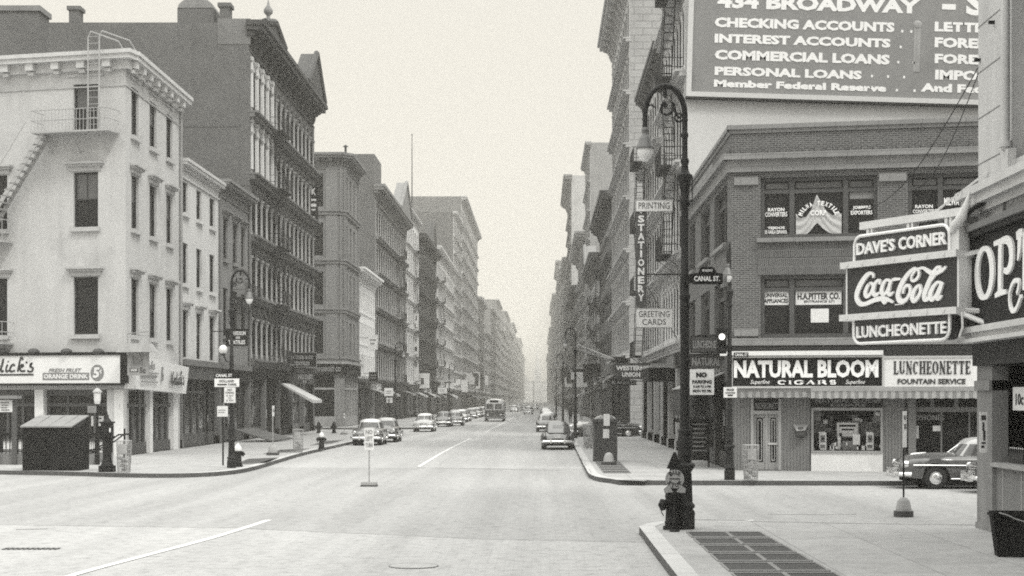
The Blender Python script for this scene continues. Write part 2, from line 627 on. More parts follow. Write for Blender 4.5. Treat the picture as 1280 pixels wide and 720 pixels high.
def flat_window(fr, owner, u0, u1, v0, v1, dep=0.25, frame='frame_dark', glass='glass_far', shade=0.0):
    """small distant window: frame and panes in one mesh"""
    w, h = round(u1 - u0, 2), round(v1 - v0, 2)

    def make():
        f = MB()
        t = 0.08
        f.poly([(0, 0, 0), (w, 0, 0), (w, h, 0), (0, h, 0)], 1)
        f.box(0, w, h * 0.5 - 0.05, h * 0.5 + 0.05, 0.0, 0.07, 0)
        f.box(0, t, 0, h, 0.0, 0.06, 0)
        f.box(w - t, w, 0, h, 0.0, 0.06, 0)
        if shade:
            f.poly([(t, h * (1 - shade), 0.03), (w - t, h * (1 - shade), 0.03), (w - t, h, 0.03), (t, h, 0.03)], 2)
        return f.build('window', [M[frame], M[glass], M['glass_dim']])
    return spawn(('flat', w, h, dep, frame, glass, shade), make, owner, fr.M @ Matrix.Translation((u0, v0, -dep)))


def arch_fill(mb, u0, u1, vs, vt, w0, w1, mi=0, n=8):
    """fills the corners above a round arch between spring line vs and top vt"""
    c, r, h = (u0 + u1) / 2, (u1 - u0) / 2, vt - vs
    pts = [(c - r * math.cos(PI * k / n), vs + h * 0.97 * math.sin(PI * k / n)) for k in range(n + 1)]
    for k in range(n):
        (a, b), (d, e) = pts[k], pts[k + 1]
        mb.poly([(a, b, w1), (d, e, w1), (d, vt, w1), (a, vt, w1)], mi)
        mb.poly([(a, b, w0), (d, e, w0), (d, e, w1), (a, b, w1)], mi)


def arch_ring(mb, u0, u1, vs, rise, t, w0, w1, mi=0, n=8):
    c, r = (u0 + u1) / 2, (u1 - u0) / 2
    A = [(c - r * math.cos(PI * k / n), vs + rise * math.sin(PI * k / n)) for k in range(n + 1)]
    B = [(c - (r + t) * math.cos(PI * k / n), vs + (rise + t) * math.sin(PI * k / n)) for k in range(n + 1)]
    for k in range(n):
        q = [A[k], A[k + 1], B[k + 1], B[k]]
        mb.poly([(x, y, w1) for x, y in q], mi)
        mb.poly([(B[k][0], B[k][1], w1), (B[k + 1][0], B[k + 1][1], w1), (B[k + 1][0], B[k + 1][1], w0), (B[k][0], B[k][1], w0)], mi)
        mb.poly([(A[k][0], A[k][1], w0), (A[k + 1][0], A[k + 1][1], w0), (A[k + 1][0], A[k + 1][1], w1), (A[k][0], A[k][1], w1)], mi)


def cornice(mb, u0, u1, top, depth, h, nb, mi=0, mb_i=0, low=None):
    """stepped crown with scrolled brackets"""
    mb.box(u0 - depth * 0.34, u1 + depth * 0.6, top - h * 0.16, top, -0.10, depth, mi)
    mb.box(u0 - depth * 0.28, u1 + depth * 0.5, top - h * 0.32, top - h * 0.16, -0.09, depth * 0.85, mi)
    mb.box(u0 - depth * 0.15, u1 + depth * 0.2, top - h * 0.50, top - h * 0.32, -0.08, depth * 0.32, mi)
    mb.box(u0 - 0.06, u1 + 0.06, top - h, top - h * 0.92, -0.08, 0.10, mi)
    if nb:
        bw = min(0.35, (u1 - u0) / nb * 0.42)
        for k in range(nb):
            u = u0 + (u1 - u0) * (k + 0.5) / nb
            prof = [(0.0, -h * 0.94), (depth * 0.16, -h * 0.90), (depth * 0.28, -h * 0.72), (depth * 0.30, -h * 0.58), (depth * 0.66, -h * 0.50), (depth * 0.76, -h * 0.33), (0.0, -h * 0.33)]
            a = [(u - bw / 2, top + y, x) for x, y in prof]
            b = [(u + bw / 2, top + y, x) for x, y in prof]
            n = len(prof)
            mb.add(a + b, [list(range(n)), [n + i for i in range(n)][::-1]] + [(i, n + i, n + (i + 1) % n, (i + 1) % n) for i in range(n)], mb_i)


def fire_escape(fr, owner, u0, u1, levels, depth=1.15, m='iron_grey', stairs=True, r=0.02, pitch=0.28):
    mb = fr.mb()
    for i, v in enumerate(levels):
        mb.box(u0, u1, v - 0.06, v, 0.03, depth)
        for vv in (v + 0.45, v + 0.9):
            mb.bar((u0, vv, depth - .02), (u1, vv, depth - .02), r)
            mb.bar((u0, vv, 0.03), (u0, vv, depth - .02), r)
            mb.bar((u1, vv, 0.03), (u1, vv, depth - .02), r)
        n = max(2, int((u1 - u0) / pitch))
        for k in range(n + 1):
            u = u0 + (u1 - u0) * k / n
            mb.bar((u, v, depth - .02), (u, v + 0.9, depth - .02), r * 0.7)
        for u in (u0 + 0.3, u1 - 0.3):
            mb.bar((u, v - 0.03, depth * 0.9), (u, v - 0.8, 0.02), r)
        if stairs and i + 1 < len(levels):
            nv = levels[i + 1]
            a, b = (u0 + 0.5, u1 - 0.7)
            if i % 2:
                a, b = b, a
            for w in (0.35, 0.85):
                mb.bar((a, v, w), (b, nv, w), r * 1.7)
            mb.bar((a, v + .85, 0.9), (b, nv + .85, 0.9), r)
            for k in range(1, 12):
                t = k / 12
                mb.box(a + (b - a) * t - 0.08, a + (b - a) * t + 0.08, v + (nv - v) * t - 0.012, v + (nv - v) * t + 0.012, 0.35, 0.85)
    return mb.build('fire_escape', M[m], owner)


def storefront(fr, owner, W, gh, rnd, trim='dark_stone', nshop=None, awn=0.3, bright=0.5, far=False):
    """recessed shop windows, piers and fascia along the street floor"""
    nshop = nshop or max(1, round(W / 6.0))
    tr = fr.mb()
    top = gh - 0.95
    sw = W / nshop
    dep = 1.0
    tr.box(0.02, W - 0.02, gh - 0.22, gh + 0.10, -0.3, 0.30)
    for k in range(nshop + 1):
        u = k * sw
        a, b = max(0.01, u - 0.24), min(W - 0.01, u + 0.24)
        tr.box(a, b, 0, gh - 0.22, -0.3, 0.10)
        tr.box(a - 0.0, b + 0.0, 0, 0.5, -0.3, 0.16)
    front = tr.build('storefront', M[trim], owner)
    for k in range(nshop):
        a, b = k * sw + 0.24, (k + 1) * sw - 0.24
        fa = fr.mb()
        fa.box(a, b, top, gh - 0.222, -0.25, 0.16 + rnd.random() * 0.08)
        fa.build('fascia', M[rnd.choice(['sign_dark', 'sign_dark', 'wood_mid', 'sign_mid', 'sign_grey', 'white' if rnd.random() < bright * .5 else 'sign_dark'])], front)
        pn = fr.mb()
        door = a + (b - a) * rnd.choice([0.05, 0.4, 0.72])
        dw = 1.1
        for (x0, x1, y0, z) in ((a, door, 0.75, -0.25), (door + dw, b, 0.75, -0.25), (door, door + dw, 0.05, -0.9)):
            if x1 - x0 > 0.15:
                pn.box(x0, x1, y0, top, z - 0.04, z)
        pn.build('shop_window', M['glass_shop'], front)
        fm = fr.mb()
        for (x0, x1) in ((a, door), (door + dw, b)):
            if x1 - x0 > 0.15:
                fm.box(x0, x1, 0, 0.75, -0.9, -0.22)
                fm.box(x0, x1, top - 0.75, top - 0.66, -0.24, -0.18)
                m_ = max(1, int((x1 - x0) / 1.6))
                for j in range(m_ + 1):
                    u = x0 + (x1 - x0) * j / m_
                    fm.box(max(x0, u - 0.04), min(x1, u + 0.04), 0.75, top, -0.24, -0.17)
        fm.build('shop_frame', M[rnd.choice(['wood_mid', 'frame_dark', 'frame_grey', 'column_paint'] if rnd.random() < bright else ['wood_mid', 'frame_dark'])], front)
        if not far:
            gd = fr.mb()
            for j in range(rnd.randint(1, 4)):
                u = a + 0.3 + rnd.random() * (b - a - 1.4)
                v = 0.9 + rnd.random() * 0.8
                gd.box(u, u + 0.3 + rnd.random() * .5, v, v + 0.3 + rnd.random() * .7, -0.247, -0.238)
            gd.build('shop_poster', M[rnd.choice(['paper', 'column_paint', 'sign_grey'])], front)
        if rnd.random() < awn:
            aw = fr.mb()
            L = 1.3 + rnd.random() * .6
            dz = 0.35 + rnd.random() * 0.5
            p = [(top, 0.2), (top - dz, L), (top - dz - 0.22, L), (top - dz - 0.20, L - 0.03), (top - dz - .02, L - 0.04), (top - 0.04, 0.17)]
            aw.add([(a + .1, y, z) for y, z in p] + [(b - .1, y, z) for y, z in p], [list(range(6)), list(range(11, 5, -1))] + [(i, 6 + i, 6 + (i + 1) % 6, (i + 1) % 6) for i in range(6)])
            aw.build('awning', M[rnd.choice(['canvas', 'canvas_grey', 'canvas_grey'])], front)
    return front


def row_building(side, Y0, Y1, H, label, nf, nb, gh=4.8, wallm='grey_stone', trim='light_stone', sidem='brick_grey', arch=False, cols=False,
                 course=0.35, cor=(0.9, 1.3), brk=None, ped=(), fe=None, far=0, ww=0.56, wh=0.64, depth=22.0, cat='building', group=None,
                 name='row_building', seed=0, X=None, hood=False, pil=True, corm=None, awn=0.3, bright=0.5, colm=None, pairs=1, store=True, frame='frame_dark', tank=None, colr=.15):
    rnd = random.Random(seed * 77 + 5)
    X = X if X is not None else (XL if side == 'L' else XR)
    Y0 += 0.02
    Y1 -= 0.02
    W = Y1 - Y0
    s = -1 if side == 'L' else 1
    base = Vector((X + s * depth / 2, (Y0 + Y1) / 2, SW))
    t = thing(name, label, cat, base, 0, group)
    if side == 'L':
        fr = Frame((X, Y0, SW), (0, 1), base)
        near = Frame((X - depth, Y0, SW), (1, 0), base)
        farf = Frame((X, Y1, SW), (-1, 0), base)
        back = Frame((X - depth, Y1, SW), (0, -1), base)
    else:
        fr = Frame((X, Y1, SW), (0, -1), base)
        near = Frame((X, Y0, SW), (1, 0), base)
        farf = Frame((X + depth, Y1, SW), (-1, 0), base)
        back = Frame((X + depth, Y0, SW), (0, 1), base)
    ch = cor[1]
    fh = (H - gh - ch) / nf
    e = min(0.6, W * 0.05)
    bw = (W - 2 * e) / nb
    ops, wins = [], []
    dep0 = .16 if far == 0 else .09
    for i in range(nf):
        for j in range(nb):
            c = e + bw * (j + 0.5)
            w = bw * ww
            v = gh + fh * i + fh * 0.17
            ops.append((c - w / 2, c + w / 2, v, v + fh * wh, dep0))
            wins.append(ops[-1])
    if store:
        ops.append((0.3, W - 0.3, 0.0, gh - 0.25, 1.3))
    mb = fr.mb()
    wall(mb, W, H, ops, 0, back=2 if far >= 2 else None, rev=2 if (cols or far) else None)  # reveals of columned and far fronts coloured dark, their shade painted in
    if far < 2 and store:
        o = ops[-1]
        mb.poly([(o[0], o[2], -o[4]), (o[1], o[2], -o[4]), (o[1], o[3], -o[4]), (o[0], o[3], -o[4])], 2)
    mb.M = near.M
    wall(mb, depth, H, [], 1)
    mb.M = farf.M
    wall(mb, depth, H, [], 1)
    mb.M = back.M
    wall(mb, W, H, [], 1)
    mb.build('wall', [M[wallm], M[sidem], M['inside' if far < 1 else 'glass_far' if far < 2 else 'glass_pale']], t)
    rb = fr.mb()
    rb.poly([(0.01, H - 0.4, -0.01), (W - 0.01, H - 0.4, -0.01), (W - 0.01, H - 0.4, -depth + .01), (0.01, H - 0.4, -depth + .01)])
    rf = rb.build('roof', M['roof'], t)
    if far < 2:
        for (a, b, c, d, dep) in wins:
            sh = rnd.choice([0, 0, 0, 0.3, 0.5])
            if far == 0 and W < 60:
                window(fr, t, a, b, c, d, dep, 'sash', frame, 'glass', sill=trim if not cols else None, hood=trim if hood else None, shade=sh)
            else:
                flat_window(fr, t, a, b, c, d, dep, frame, shade=sh)
    tr = fr.mb()
    if pil:
        for u in (0.0, W):
            a = min(max(0.012, u - 0.4), W - 0.82)
            tr.box(a, a + 0.80, gh, H - ch * 0.9, -0.05, 0.07)
    cm = 1
    for i in range(nf + 1):
        v = gh + fh * i
        if course and i < nf + 0:
            tr.box(-0.02, W + 0.02, v - course * 0.2, v + course * 0.35, -0.05, 0.16 + course * 0.5)
            tr.box(-0.04, W + 0.04, v + course * 0.35, v + course * 0.62, -0.05, 0.26 + course * 0.8)
    for i in range(nf):
        v = gh + fh * i
        for j in range(nb):
            a, b, c, d, dep = ops[i * nb + j]
            if arch:
                sp = d - (b - a) * 0.5
                arch_fill(tr, a, b, sp, d, -dep0 + .01, -0.01)
                arch_ring(tr, a, b, sp, (b - a) * 0.5, min(0.22, bw * 0.1), -0.05, 0.05)
            elif far >= 1 and not cols:
                tr.box(a - 0.12, b + 0.12, d + 0.02, d + 0.25, -0.05, 0.10)
                tr.box(a - 0.1, b + 0.1, c - 0.18, c - 0.02, -0.05, 0.14)
        if cols:
            for j in range(nb + 1):
                if j % pairs:
                    continue
                u = e + bw * j
                u = min(max(u, 0.3), W - 0.3)
                r = colr
                top = ops[i * nb][3] - ((ops[i * nb][1] - ops[i * nb][0]) * 0.5 if arch else 0)
                bot = v + course * 0.7
                seg = 10 if far == 0 else 6
                P = [(r * 1.3, bot), (r * 1.3, bot + 0.25), (r, bot + 0.3), (r * 0.86, top - 0.4), (r * 1.25, top - 0.15), (r * 1.4, top)]
                pts = []
                for rr, vv in P:
                    for k in range(seg):
                        q = 2 * PI * k / seg
                        pts.append((u + rr * math.cos(q), vv, -0.03 + rr * math.sin(q)))
                fs = [(m * seg + k, m * seg + (k + 1) % seg, (m + 1) * seg + (k + 1) % seg, (m + 1) * seg + k) for m in range(len(P) - 1) for k in range(seg)]
                tr.add(pts, fs, 1, True)
                tr.box(u - r * 1.35, u + r * 1.35, top, top + 0.16, -0.05, r * 1.3, 1)
    if tr.v:
        tr.build('trim', [M[trim], M[colm or trim]], t)
    cb = fr.mb()
    cornice(cb, 0.05, W - 0.05, H + 0.12, cor[0], ch, nb if brk is None else brk)
    cob = cb.build('cornice', M[corm or trim], t)
    for (a, b, hh) in ped:
        pm = fr.mb()
        z1, z0 = cor[0] * 0.9, -0.25
        pm.add([(a, H + .1, z1), (b, H + .1, z1), ((a + b) / 2, H + hh, z1), (a, H + .1, z0), (b, H + .1, z0), ((a + b) / 2, H + hh, z0)], [(0, 1, 2), (5, 4, 3), (0, 3, 4, 1), (1, 4, 5, 2), (2, 5, 3, 0)])
        for q in ((a, H + .13, (a + b) / 2, H + hh + .05), (b, H + .13, (a + b) / 2, H + hh + .05)):
            pm.tube([(q[0], q[1], z1 - 0.02), (q[2], q[3], z1 - 0.02)], 0.24, 6)
        pm.build('pediment', M[corm or trim], t)
    if store:
        storefront(fr, t, W, gh, rnd, rnd.choice(['dark_stone', 'mid_stone', 'dark_stone', trim]), awn=awn, bright=bright, far=far > 0)
    if fe and far < 2:
        fire_escape(fr, t, fe[0], fe[1], [gh + fh * i + 0.25 for i in range(nf)])
    rnd2 = random.Random(seed + 3)
    for q in range(rnd2.randint(0, 2) if tank is None else tank):
        cm_ = fr.mb()
        u = rnd2.uniform(1, max(1.1, W - 2))
        w0 = rnd2.uniform(2, 6)
        hh = rnd2.uniform(1.0, 2.2)
        cm_.box(u, u + 0.9, H - 0.42, H + hh, -w0 - 1.2, -w0)
        cm_.box(u - .1, u + 1.0, H + hh, H + hh + .15, -w0 - 1.3, -w0 + .1)
        cm_.build('chimney', M['brick_grey'], rf)
    return t, fr, fh
# ------------------------------------------------------------------ ground
def sheet(name, pts, z, m, th=0):
    mb = MB()
    if th:
        mb.prism(pts, z - th, z)
    else:
        mb.poly([(x, y, z) for x, y in pts])
    o = mb.build(name, M[m])
    return props(o, kind='structure')


sheet('ground', [(-320, -18), (320, -18), (320, 2270), (-320, 2270)], -0.012, 'road_cross')
sheet('avenue_road', [(-16, -17), (12, -17), (12, 2200), (-30, 2200)], -0.006, 'road')
sheet('cross_street_road', [(-200, 52), (-19, 36.5), (-6.6, 34.4), (-1, 31.6), (4, 30.5), (70, 18), (120, 40), (70, 62), (2.2, 64.3), (-11.5, 65.3), (-200, 95)], 0.0, 'road_cross', .007)


def sidewalk(name, edge, rest, grid=True):
    """edge = kerb polyline, rest = points that close the slab behind it (whole ring counter-clockwise)"""
    mb = MB()
    ring = edge + rest
    mb.poly([(x, y, SW) for x, y in ring])
    o = props(mb.build(name, M['sidewalk']), kind='structure')
    k = MB()
    n = len(edge)
    inn = []
    for i in range(n):
        a, b = Vector(edge[max(i - 1, 0)]), Vector(edge[min(i + 1, n - 1)])
        d = (b - a).normalized()
        inn.append((edge[i][0] - d.y * 0.32, edge[i][1] + d.x * 0.32))
    for i in range(n - 1):
        a, b, c, d = edge[i], edge[i + 1], inn[i + 1], inn[i]
        k.poly([(a[0], a[1], SW + .006), (b[0], b[1], SW + .006), (c[0], c[1], SW + .006), (d[0], d[1], SW + .006)], 0 if abs(a[1] - b[1]) > abs(a[0] - b[0]) else 2)
        k.poly([(a[0], a[1], -.02), (b[0], b[1], -.02), (b[0], b[1], SW + .006), (a[0], a[1], SW + .006)], 1)
    props(k.build('kerb', [M['granite'], M['kerb_face'], M['sidewalk']]), kind='structure')
    return o


def smooth(pts, n=4):
    out = []
    q = [pts[0]] + pts + [pts[-1]]
    for i in range(1, len(q) - 2):
        for s in range(n):
            t = s / n
            out.append(tuple(0.5 * (2 * q[i][d] + (q[i + 1][d] - q[i - 1][d]) * t + (2 * q[i - 1][d] - 5 * q[i][d] + 4 * q[i + 1][d] - q[i + 2][d]) * t * t
                             + (3 * q[i][d] - q[i - 1][d] - 3 * q[i + 1][d] + q[i + 2][d]) * t ** 3) for d in (0, 1)))
    out.append(pts[-1])
    return out


sidewalk('sidewalk_northwest', smooth([(-120, 84), (-40, 64.0), (-19.9, 59), (-14.9, 56.8), (-12.7, 56.6), (-11.5, 58.6), (-11.2, 62.5), (-11.5, 71), (-11.8, 82), (-11.8, 110), (-11.8, 134), (-11.8, 137), (-12.3, 139), (-14, 139.6), (-17, 139.6), (-20, 139.6), (-30, 139.6)]), [(-60, 139.6), (-120, 139.6)])
sidewalk('sidewalk_north_block_west', smooth([(-60, 150.2), (-20, 150.2), (-17, 150.2), (-14, 150.2), (-12.3, 150.8), (-11.8, 152.5), (-11.8, 155), (-11.8, 160), (-11.8, 200), (-11.8, 400), (-11.8, 900), (-11.8, 2100)], 2), [(-60, 2100)])
sidewalk('sidewalk_northeast', smooth([(80, 113), (12, 113), (8, 113), (5.5, 113), (4, 113), (2.3, 112.4), (1.9, 111), (1.9, 108), (1.9, 100), (1.9, 90), (1.8, 75), (1.72, 62), (1.75, 55.6), (2.3, 52.8), (3.5, 51.7), (11.2, 51.3), (90, 48)]), [(90, 113)])
sidewalk('sidewalk_north_block_east', smooth([(1.9, 2100), (1.9, 900), (1.9, 400), (1.9, 200), (1.9, 135), (1.9, 128), (1.9, 125), (2.3, 122.6), (4, 122), (6, 122), (9, 122), (20, 122), (80, 122)], 2), [(80, 2100)])
sidewalk('sidewalk_southeast', smooth([(70, 24), (12, 33.0), (4.3, 34.9), (2.9, 34.6), (2.1, 33.2), (2.02, 31), (2.02, 20), (2.02, -17)]), [(70, -17)])

# ------------------------------------------------------------------ near left corner: cream building with the orange drink shop
C1 = (-19.28, 74.3)
A1 = (C1[0] - 19.4, C1[1] + 4.85)
B1 = (-19.28, 85.45)
D1 = (-39, 90)
base = Vector((-29, 82, SW))
L1 = thing('corner_building', 'cream stuccoed four storey corner building above the orange drink shop', 'building', base)
f1 = Frame((A1[0], A1[1], SW), (C1[0] - A1[0], C1[1] - A1[1]), base)
s1 = Frame((C1[0], C1[1], SW), (0, 1), base)
W1 = (Vector(C1) - Vector(A1)).length
WS = B1[1] - C1[1]
H1 = 18.62
rows = {'top': (105, 166), 'mid': (215, 284), 'low': (346, 418)}
fw, sw_ = [], []
u0, _ = f1.uv(92, 105)
u1, _ = f1.uv(122.5, 105)
uL = f1.uv(9, 340)[0]
ww1 = u1 - u0
vr = {k: (f1.uv(107, b)[1], f1.uv(107, a)[1]) for k, (a, b) in rows.items()}
for k in rows:
    v0, v1 = vr[k]
    fw.append((u0, u1, v0, v1, 0.25))
    if k != 'top':
        fw.append((uL - ww1, uL, v0, v1, 0.25))
    fw.append((uL - ww1 * 2 - 2.6, uL - ww1 - 2.6, v0, v1, 0.25))
for (pa, pb) in ((164.3, 173.2), (187, 195.7), (208, 215.6)):
    a, b = s1.uv(pa, 300)[0], s1.uv(pb, 300)[0]
    for k in rows:
        sw_.append((a, b, vr[k][0], vr[k][1], 0.25))
shopH = f1.uv(100, 487)[1]
mb = f1.mb()
wall(mb, W1, H1, fw + [(0.2, W1 - 0.5, 0, shopH, 1.2)])
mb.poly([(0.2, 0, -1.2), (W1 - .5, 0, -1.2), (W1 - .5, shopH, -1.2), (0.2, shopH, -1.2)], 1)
mb.M = s1.M
wall(mb, WS, H1, sw_ + [(0.12, WS - 0.5, 0, shopH, 0.9)])
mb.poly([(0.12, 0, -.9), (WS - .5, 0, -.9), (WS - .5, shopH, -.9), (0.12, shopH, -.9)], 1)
for a, b in ((B1, D1), (D1, A1)):
    g = Frame((a[0], a[1], SW), (b[0] - a[0], b[1] - a[1]), base)
    mb.M = g.M
    wall(mb, (Vector(b) - Vector(a)).length, H1, [])
mb.build('wall', [M['cream'], M['inside']], L1)
rb = MB(Matrix.Translation(Vector((0, 0, SW)) - base))
rb.poly([(p[0], p[1], H1 - 0.3) for p in (A1, C1, B1, D1)])
rb.build('roof', M['roof'], L1)
for i, (a, b, c, d, e) in enumerate(fw):
    top = c > vr['top'][0] - .1
    window(f1, L1, a, b, c, d, 0.2, 'sash4' if i == 2 else 'sash', 'frame_dark', 'glass', 'light_stone', None if top else 'light_stone', shade=0.5 if i in (0, 2) else 0.0)
for i, (a, b, c, d, e) in enumerate(sw_):
    window(s1, L1, a, b, c, d, 0.2, 'sash', 'frame_dark', 'glass', 'light_stone', None if i % 3 == 0 else 'light_stone', shade=0.5 if i % 2 else 0.0)
# flat label mould over the top row
tr = f1.mb()
tr.box(u0 - .3, u1 + .3, vr['top'][1] + .35, vr['top'][1] + .45, -.05, .08)
tr.M = s1.M
for (a, b, c, d, e) in sw_[::3]:
    tr.box(a - .25, b + .25, d + .35, d + .45, -.05, .08)
tr.box(-0.05, WS + .02, H1 - 1.42, H1 - 1.36, -.05, .05)
tr.M = f1.M
tr.box(0, W1 + .05, H1 - 1.42, H1 - 1.36, -.05, .05)
tr.build('trim', M['light_stone'], L1)
cb = f1.mb()


def crown(cb, W, first):
    e0 = 0.0 if first else -0.0
    cb.box(-0.6 * first, W + (0.58 if first else .35), H1 - .02, H1 + .16, -.3, .66)
    cb.box(-0.6 * first, W + (0.50 if first else .3), H1 - .24, H1 - .02, -.2, .58)
    cb.box(-0.6 * first, W + (0.25 if first else .1), H1 - .66, H1 - .24, -.15, .20)
    n = int(W / 1.33)
    for k in range(n):
        u = W - 0.75 - k * 1.33 if first else 0.35 + k * (W / n)
        cb.box(u - .2, u + .2, H1 - .58, H1 - .242, 0.19, .50)
        cb.box(u - .14, u + .14, H1 - .78, H1 - .62, 0.19, .36)


crown(cb, W1, 1)
cb.M = s1.M
crown(cb, WS, 0)
cb.build('cornice', M['pale_stone'], L1)
dp = s1.mb()
dp.tube([(WS - .12, 3.5, .1), (WS - .12, H1 - .6, .1)], .08, 8)
dp.build('downpipe', M['column_paint'], L1)

# fire escape of the corner building: balcony, stair with slab treads, gooseneck ladder
fe = f1.mb()
ba, bb = f1.uv(40, 172, 1)[0], f1.uv(136, 172, 1)[0]
bv = f1.uv(90, 168)[1]
r = .022
fe.box(ba, bb, bv - .08, bv, .03, 1.1)
for vv in (.5, .98):
    fe.bar((ba, bv + vv, 1.08), (bb, bv + vv, 1.08), r)
    for u in (ba, bb):
        fe.bar((u, bv + vv, .03), (u, bv + vv, 1.08), r)
n = 22
for k in range(n + 1):
    u = ba + (bb - ba) * k / n
    fe.bar((u, bv, 1.08), (u, bv + .98, 1.08), r * .7)
for u in (ba + .5, (ba + bb) / 2, bb - .5):
    fe.bar((u, bv - .05, 1.0), (u, bv - .9, .03), r * 1.2)
su, sv = ba + .55, bv
eu, ev = f1.uv(-14, 285, .7)
for w in (.3, .95):
    fe.add([(su - .12, sv, w), (su + .12, sv, w), (eu + .12, ev, w), (eu - .12, ev, w), (su - .12, sv, w + .05), (su + .12, sv, w + .05), (eu + .12, ev, w + .05), (eu - .12, ev, w + .05)],
           [(0, 1, 2, 3), (7, 6, 5, 4), (0, 4, 5, 1), (1, 5, 6, 2), (2, 6, 7, 3), (3, 7, 4, 0)])
for k in range(1, 15):
    t = k / 15
    fe.box(su + (eu - su) * t - .20, su + (eu - su) * t + .12, sv + (ev - sv) * t - .03, sv + (ev - sv) * t + .03, .30, 1.0)
fe.bar((su - .9, sv + .5, .95), (eu - .75, ev + .75, .95), r)
lv0, lv1 = f1.uv(120, 165, .6)[1], f1.uv(120, 41, .6)[1]
la, lb = f1.uv(115, 100, .6)[0], f1.uv(129, 100, .6)[0]
for u in (la, lb):
    fe.tube([(u, lv0, .95), (u, lv1 - .3, .95), (u + .1, lv1, .9), (u + .9, lv1 - .25, -.2), (u + 1.1, H1 - .2, -1.2)], .035, 6)
for k in range(16):
    v = lv0 + .3 + k * .31
    if v < lv1 - .2: fe.bar((la, v, .95), (lb, v, .95), .018)
fe.build('fire_escape', M['iron_light'], L1)
fe2 = f1.mb()
for (v) in (f1.uv(5, 300, 1)[1], f1.uv(5, 428, 1)[1]):
    a2, b2 = uL - ww1 - 1.2, uL + .35
    fe2.box(a2, b2, v - .08, v, .03, 1.0)
    for vv in (.5, .98):
        fe2.bar((a2, v + vv, .98), (b2, v + vv, .98), r)
        fe2.bar((b2, v + vv, .03), (b2, v + vv, .98), r)
    for k in range(13):
        u = a2 + (b2 - a2) * k / 12
        fe2.bar((u, v, .98), (u, v + .98, .98), r * .7)
fe2.build('fire_escape', M['iron_light'], L1)

# --- the shop at its foot
W_ = f1.rect
for (a, b) in ((43.5, 54.5), (141, 154.5)):
    x0, x1 = f1.uv(a, 530)[0], f1.uv(b, 530)[0]
    sh = f1.mb()
    sh.box(x0, x1, 0, shopH, -.3, 0.02, 0)
    sh.build('shop_column', M['white'], L1)
x0 = f1.uv(43.5, 530)[0]
for k in (1, 2, 3):
    sh = f1.mb()
    sh.box(x0 - 3.9 * k, x0 - 3.9 * k + .42, 0, shopH, -.3, 0.02, 0)
    sh.build('shop_column', M['white'], L1)
for (a, b) in ((186.8, 190.5), (216.5, 222)):
    x0, x1 = s1.uv(a, 530)[0], s1.uv(b, 530)[0]
    sh = s1.mb()
    sh.box(x0, x1, 0, shopH, -.3, 0.03, 0)
    sh.build('shop_column', M['white'], L1)
sh = f1.mb()
vt0, vt1 = f1.uv(80, 508)[1], f1.uv(80, 504)[1]
sh.box(.2, W1 - .42, vt0, vt1, -.45, -.30)
sh.box(.2, W1 - .42, shopH - .28, shopH, -.45, -.25)
vb = f1.uv(80, 549)[1]
for p in (-40, -20, 5, 24, 56.5, 80.5, 114, 139):
    x = f1.uv(p, 530)[0]
    if x > .3:
        sh.box(x - .06, x + .06, vb, shopH, -.44, -.31)
sh.box(.2, W1 - .42, vb - .1, vb, -.5, -.2)
sh.M = s1.M
sh.box(.05, WS - .5, s1.uv(175, 509)[1], s1.uv(175, 505)[1], -.3, -.15)
for p in (160, 163, 171, 179, 185, 192, 199, 206, 213):
    x = s1.uv(p, 540)[0]
    sh.box(x - .09, x + .09, 0, s1.uv(175, 507)[1], -.3, -.17)
for p in (166, 174.5, 185, 198, 207, 214):
    x = s1.uv(p, 540)[0]
    sh.box(x - .04, x + .04, s1.uv(175, 507)[1], shopH, -.3, -.2)
sh.box(.05, WS - .5, 0, .55, -.32, -.15)
fr_o = sh.build('shop_frame', M['frame_mid'], L1)
bh = f1.mb()
bh.box(.2, W1 - .42, 0.0, vb - .1, -.5, -.28)
bh.build('bulkhead', M['white'], L1)
pn = f1.mb()
pn.box(.2, W1 - .42, vb, shopH - .28, -.44, -.40)
pn.M = s1.M
pn.box(.05, WS - .5, .5, shopH, -.28, -.25)
pn.build('shop_window', M['glass_shop'], L1)
for (a, b, c, d) in ((67.5, 519.5, 82.5, 530), (92, 520, 106.5, 533), (114, 520, 129.5, 532.5)):
    q = f1.mb()
    r_ = W_(a, b, c, d, -.38)
    q.box(r_[0], r_[1], r_[2], r_[3], -.395, -.385, 0)
    hgt = r_[3] - r_[2]
    q.box(r_[0] + .1, r_[1] - .1, r_[3] - .3 * hgt, r_[3] - .15 * hgt, -.386, -.380, 1)
    for k in range(3):
        q.box(r_[0] + .12, r_[1] - .15 + .03 * k, r_[3] - (.45 + .15 * k) * hgt, r_[3] - (.40 + .15 * k) * hgt, -.386, -.382, 2)
    q.build('shop_poster', [M['paper'], M['black'], M['sign_grey']], L1)

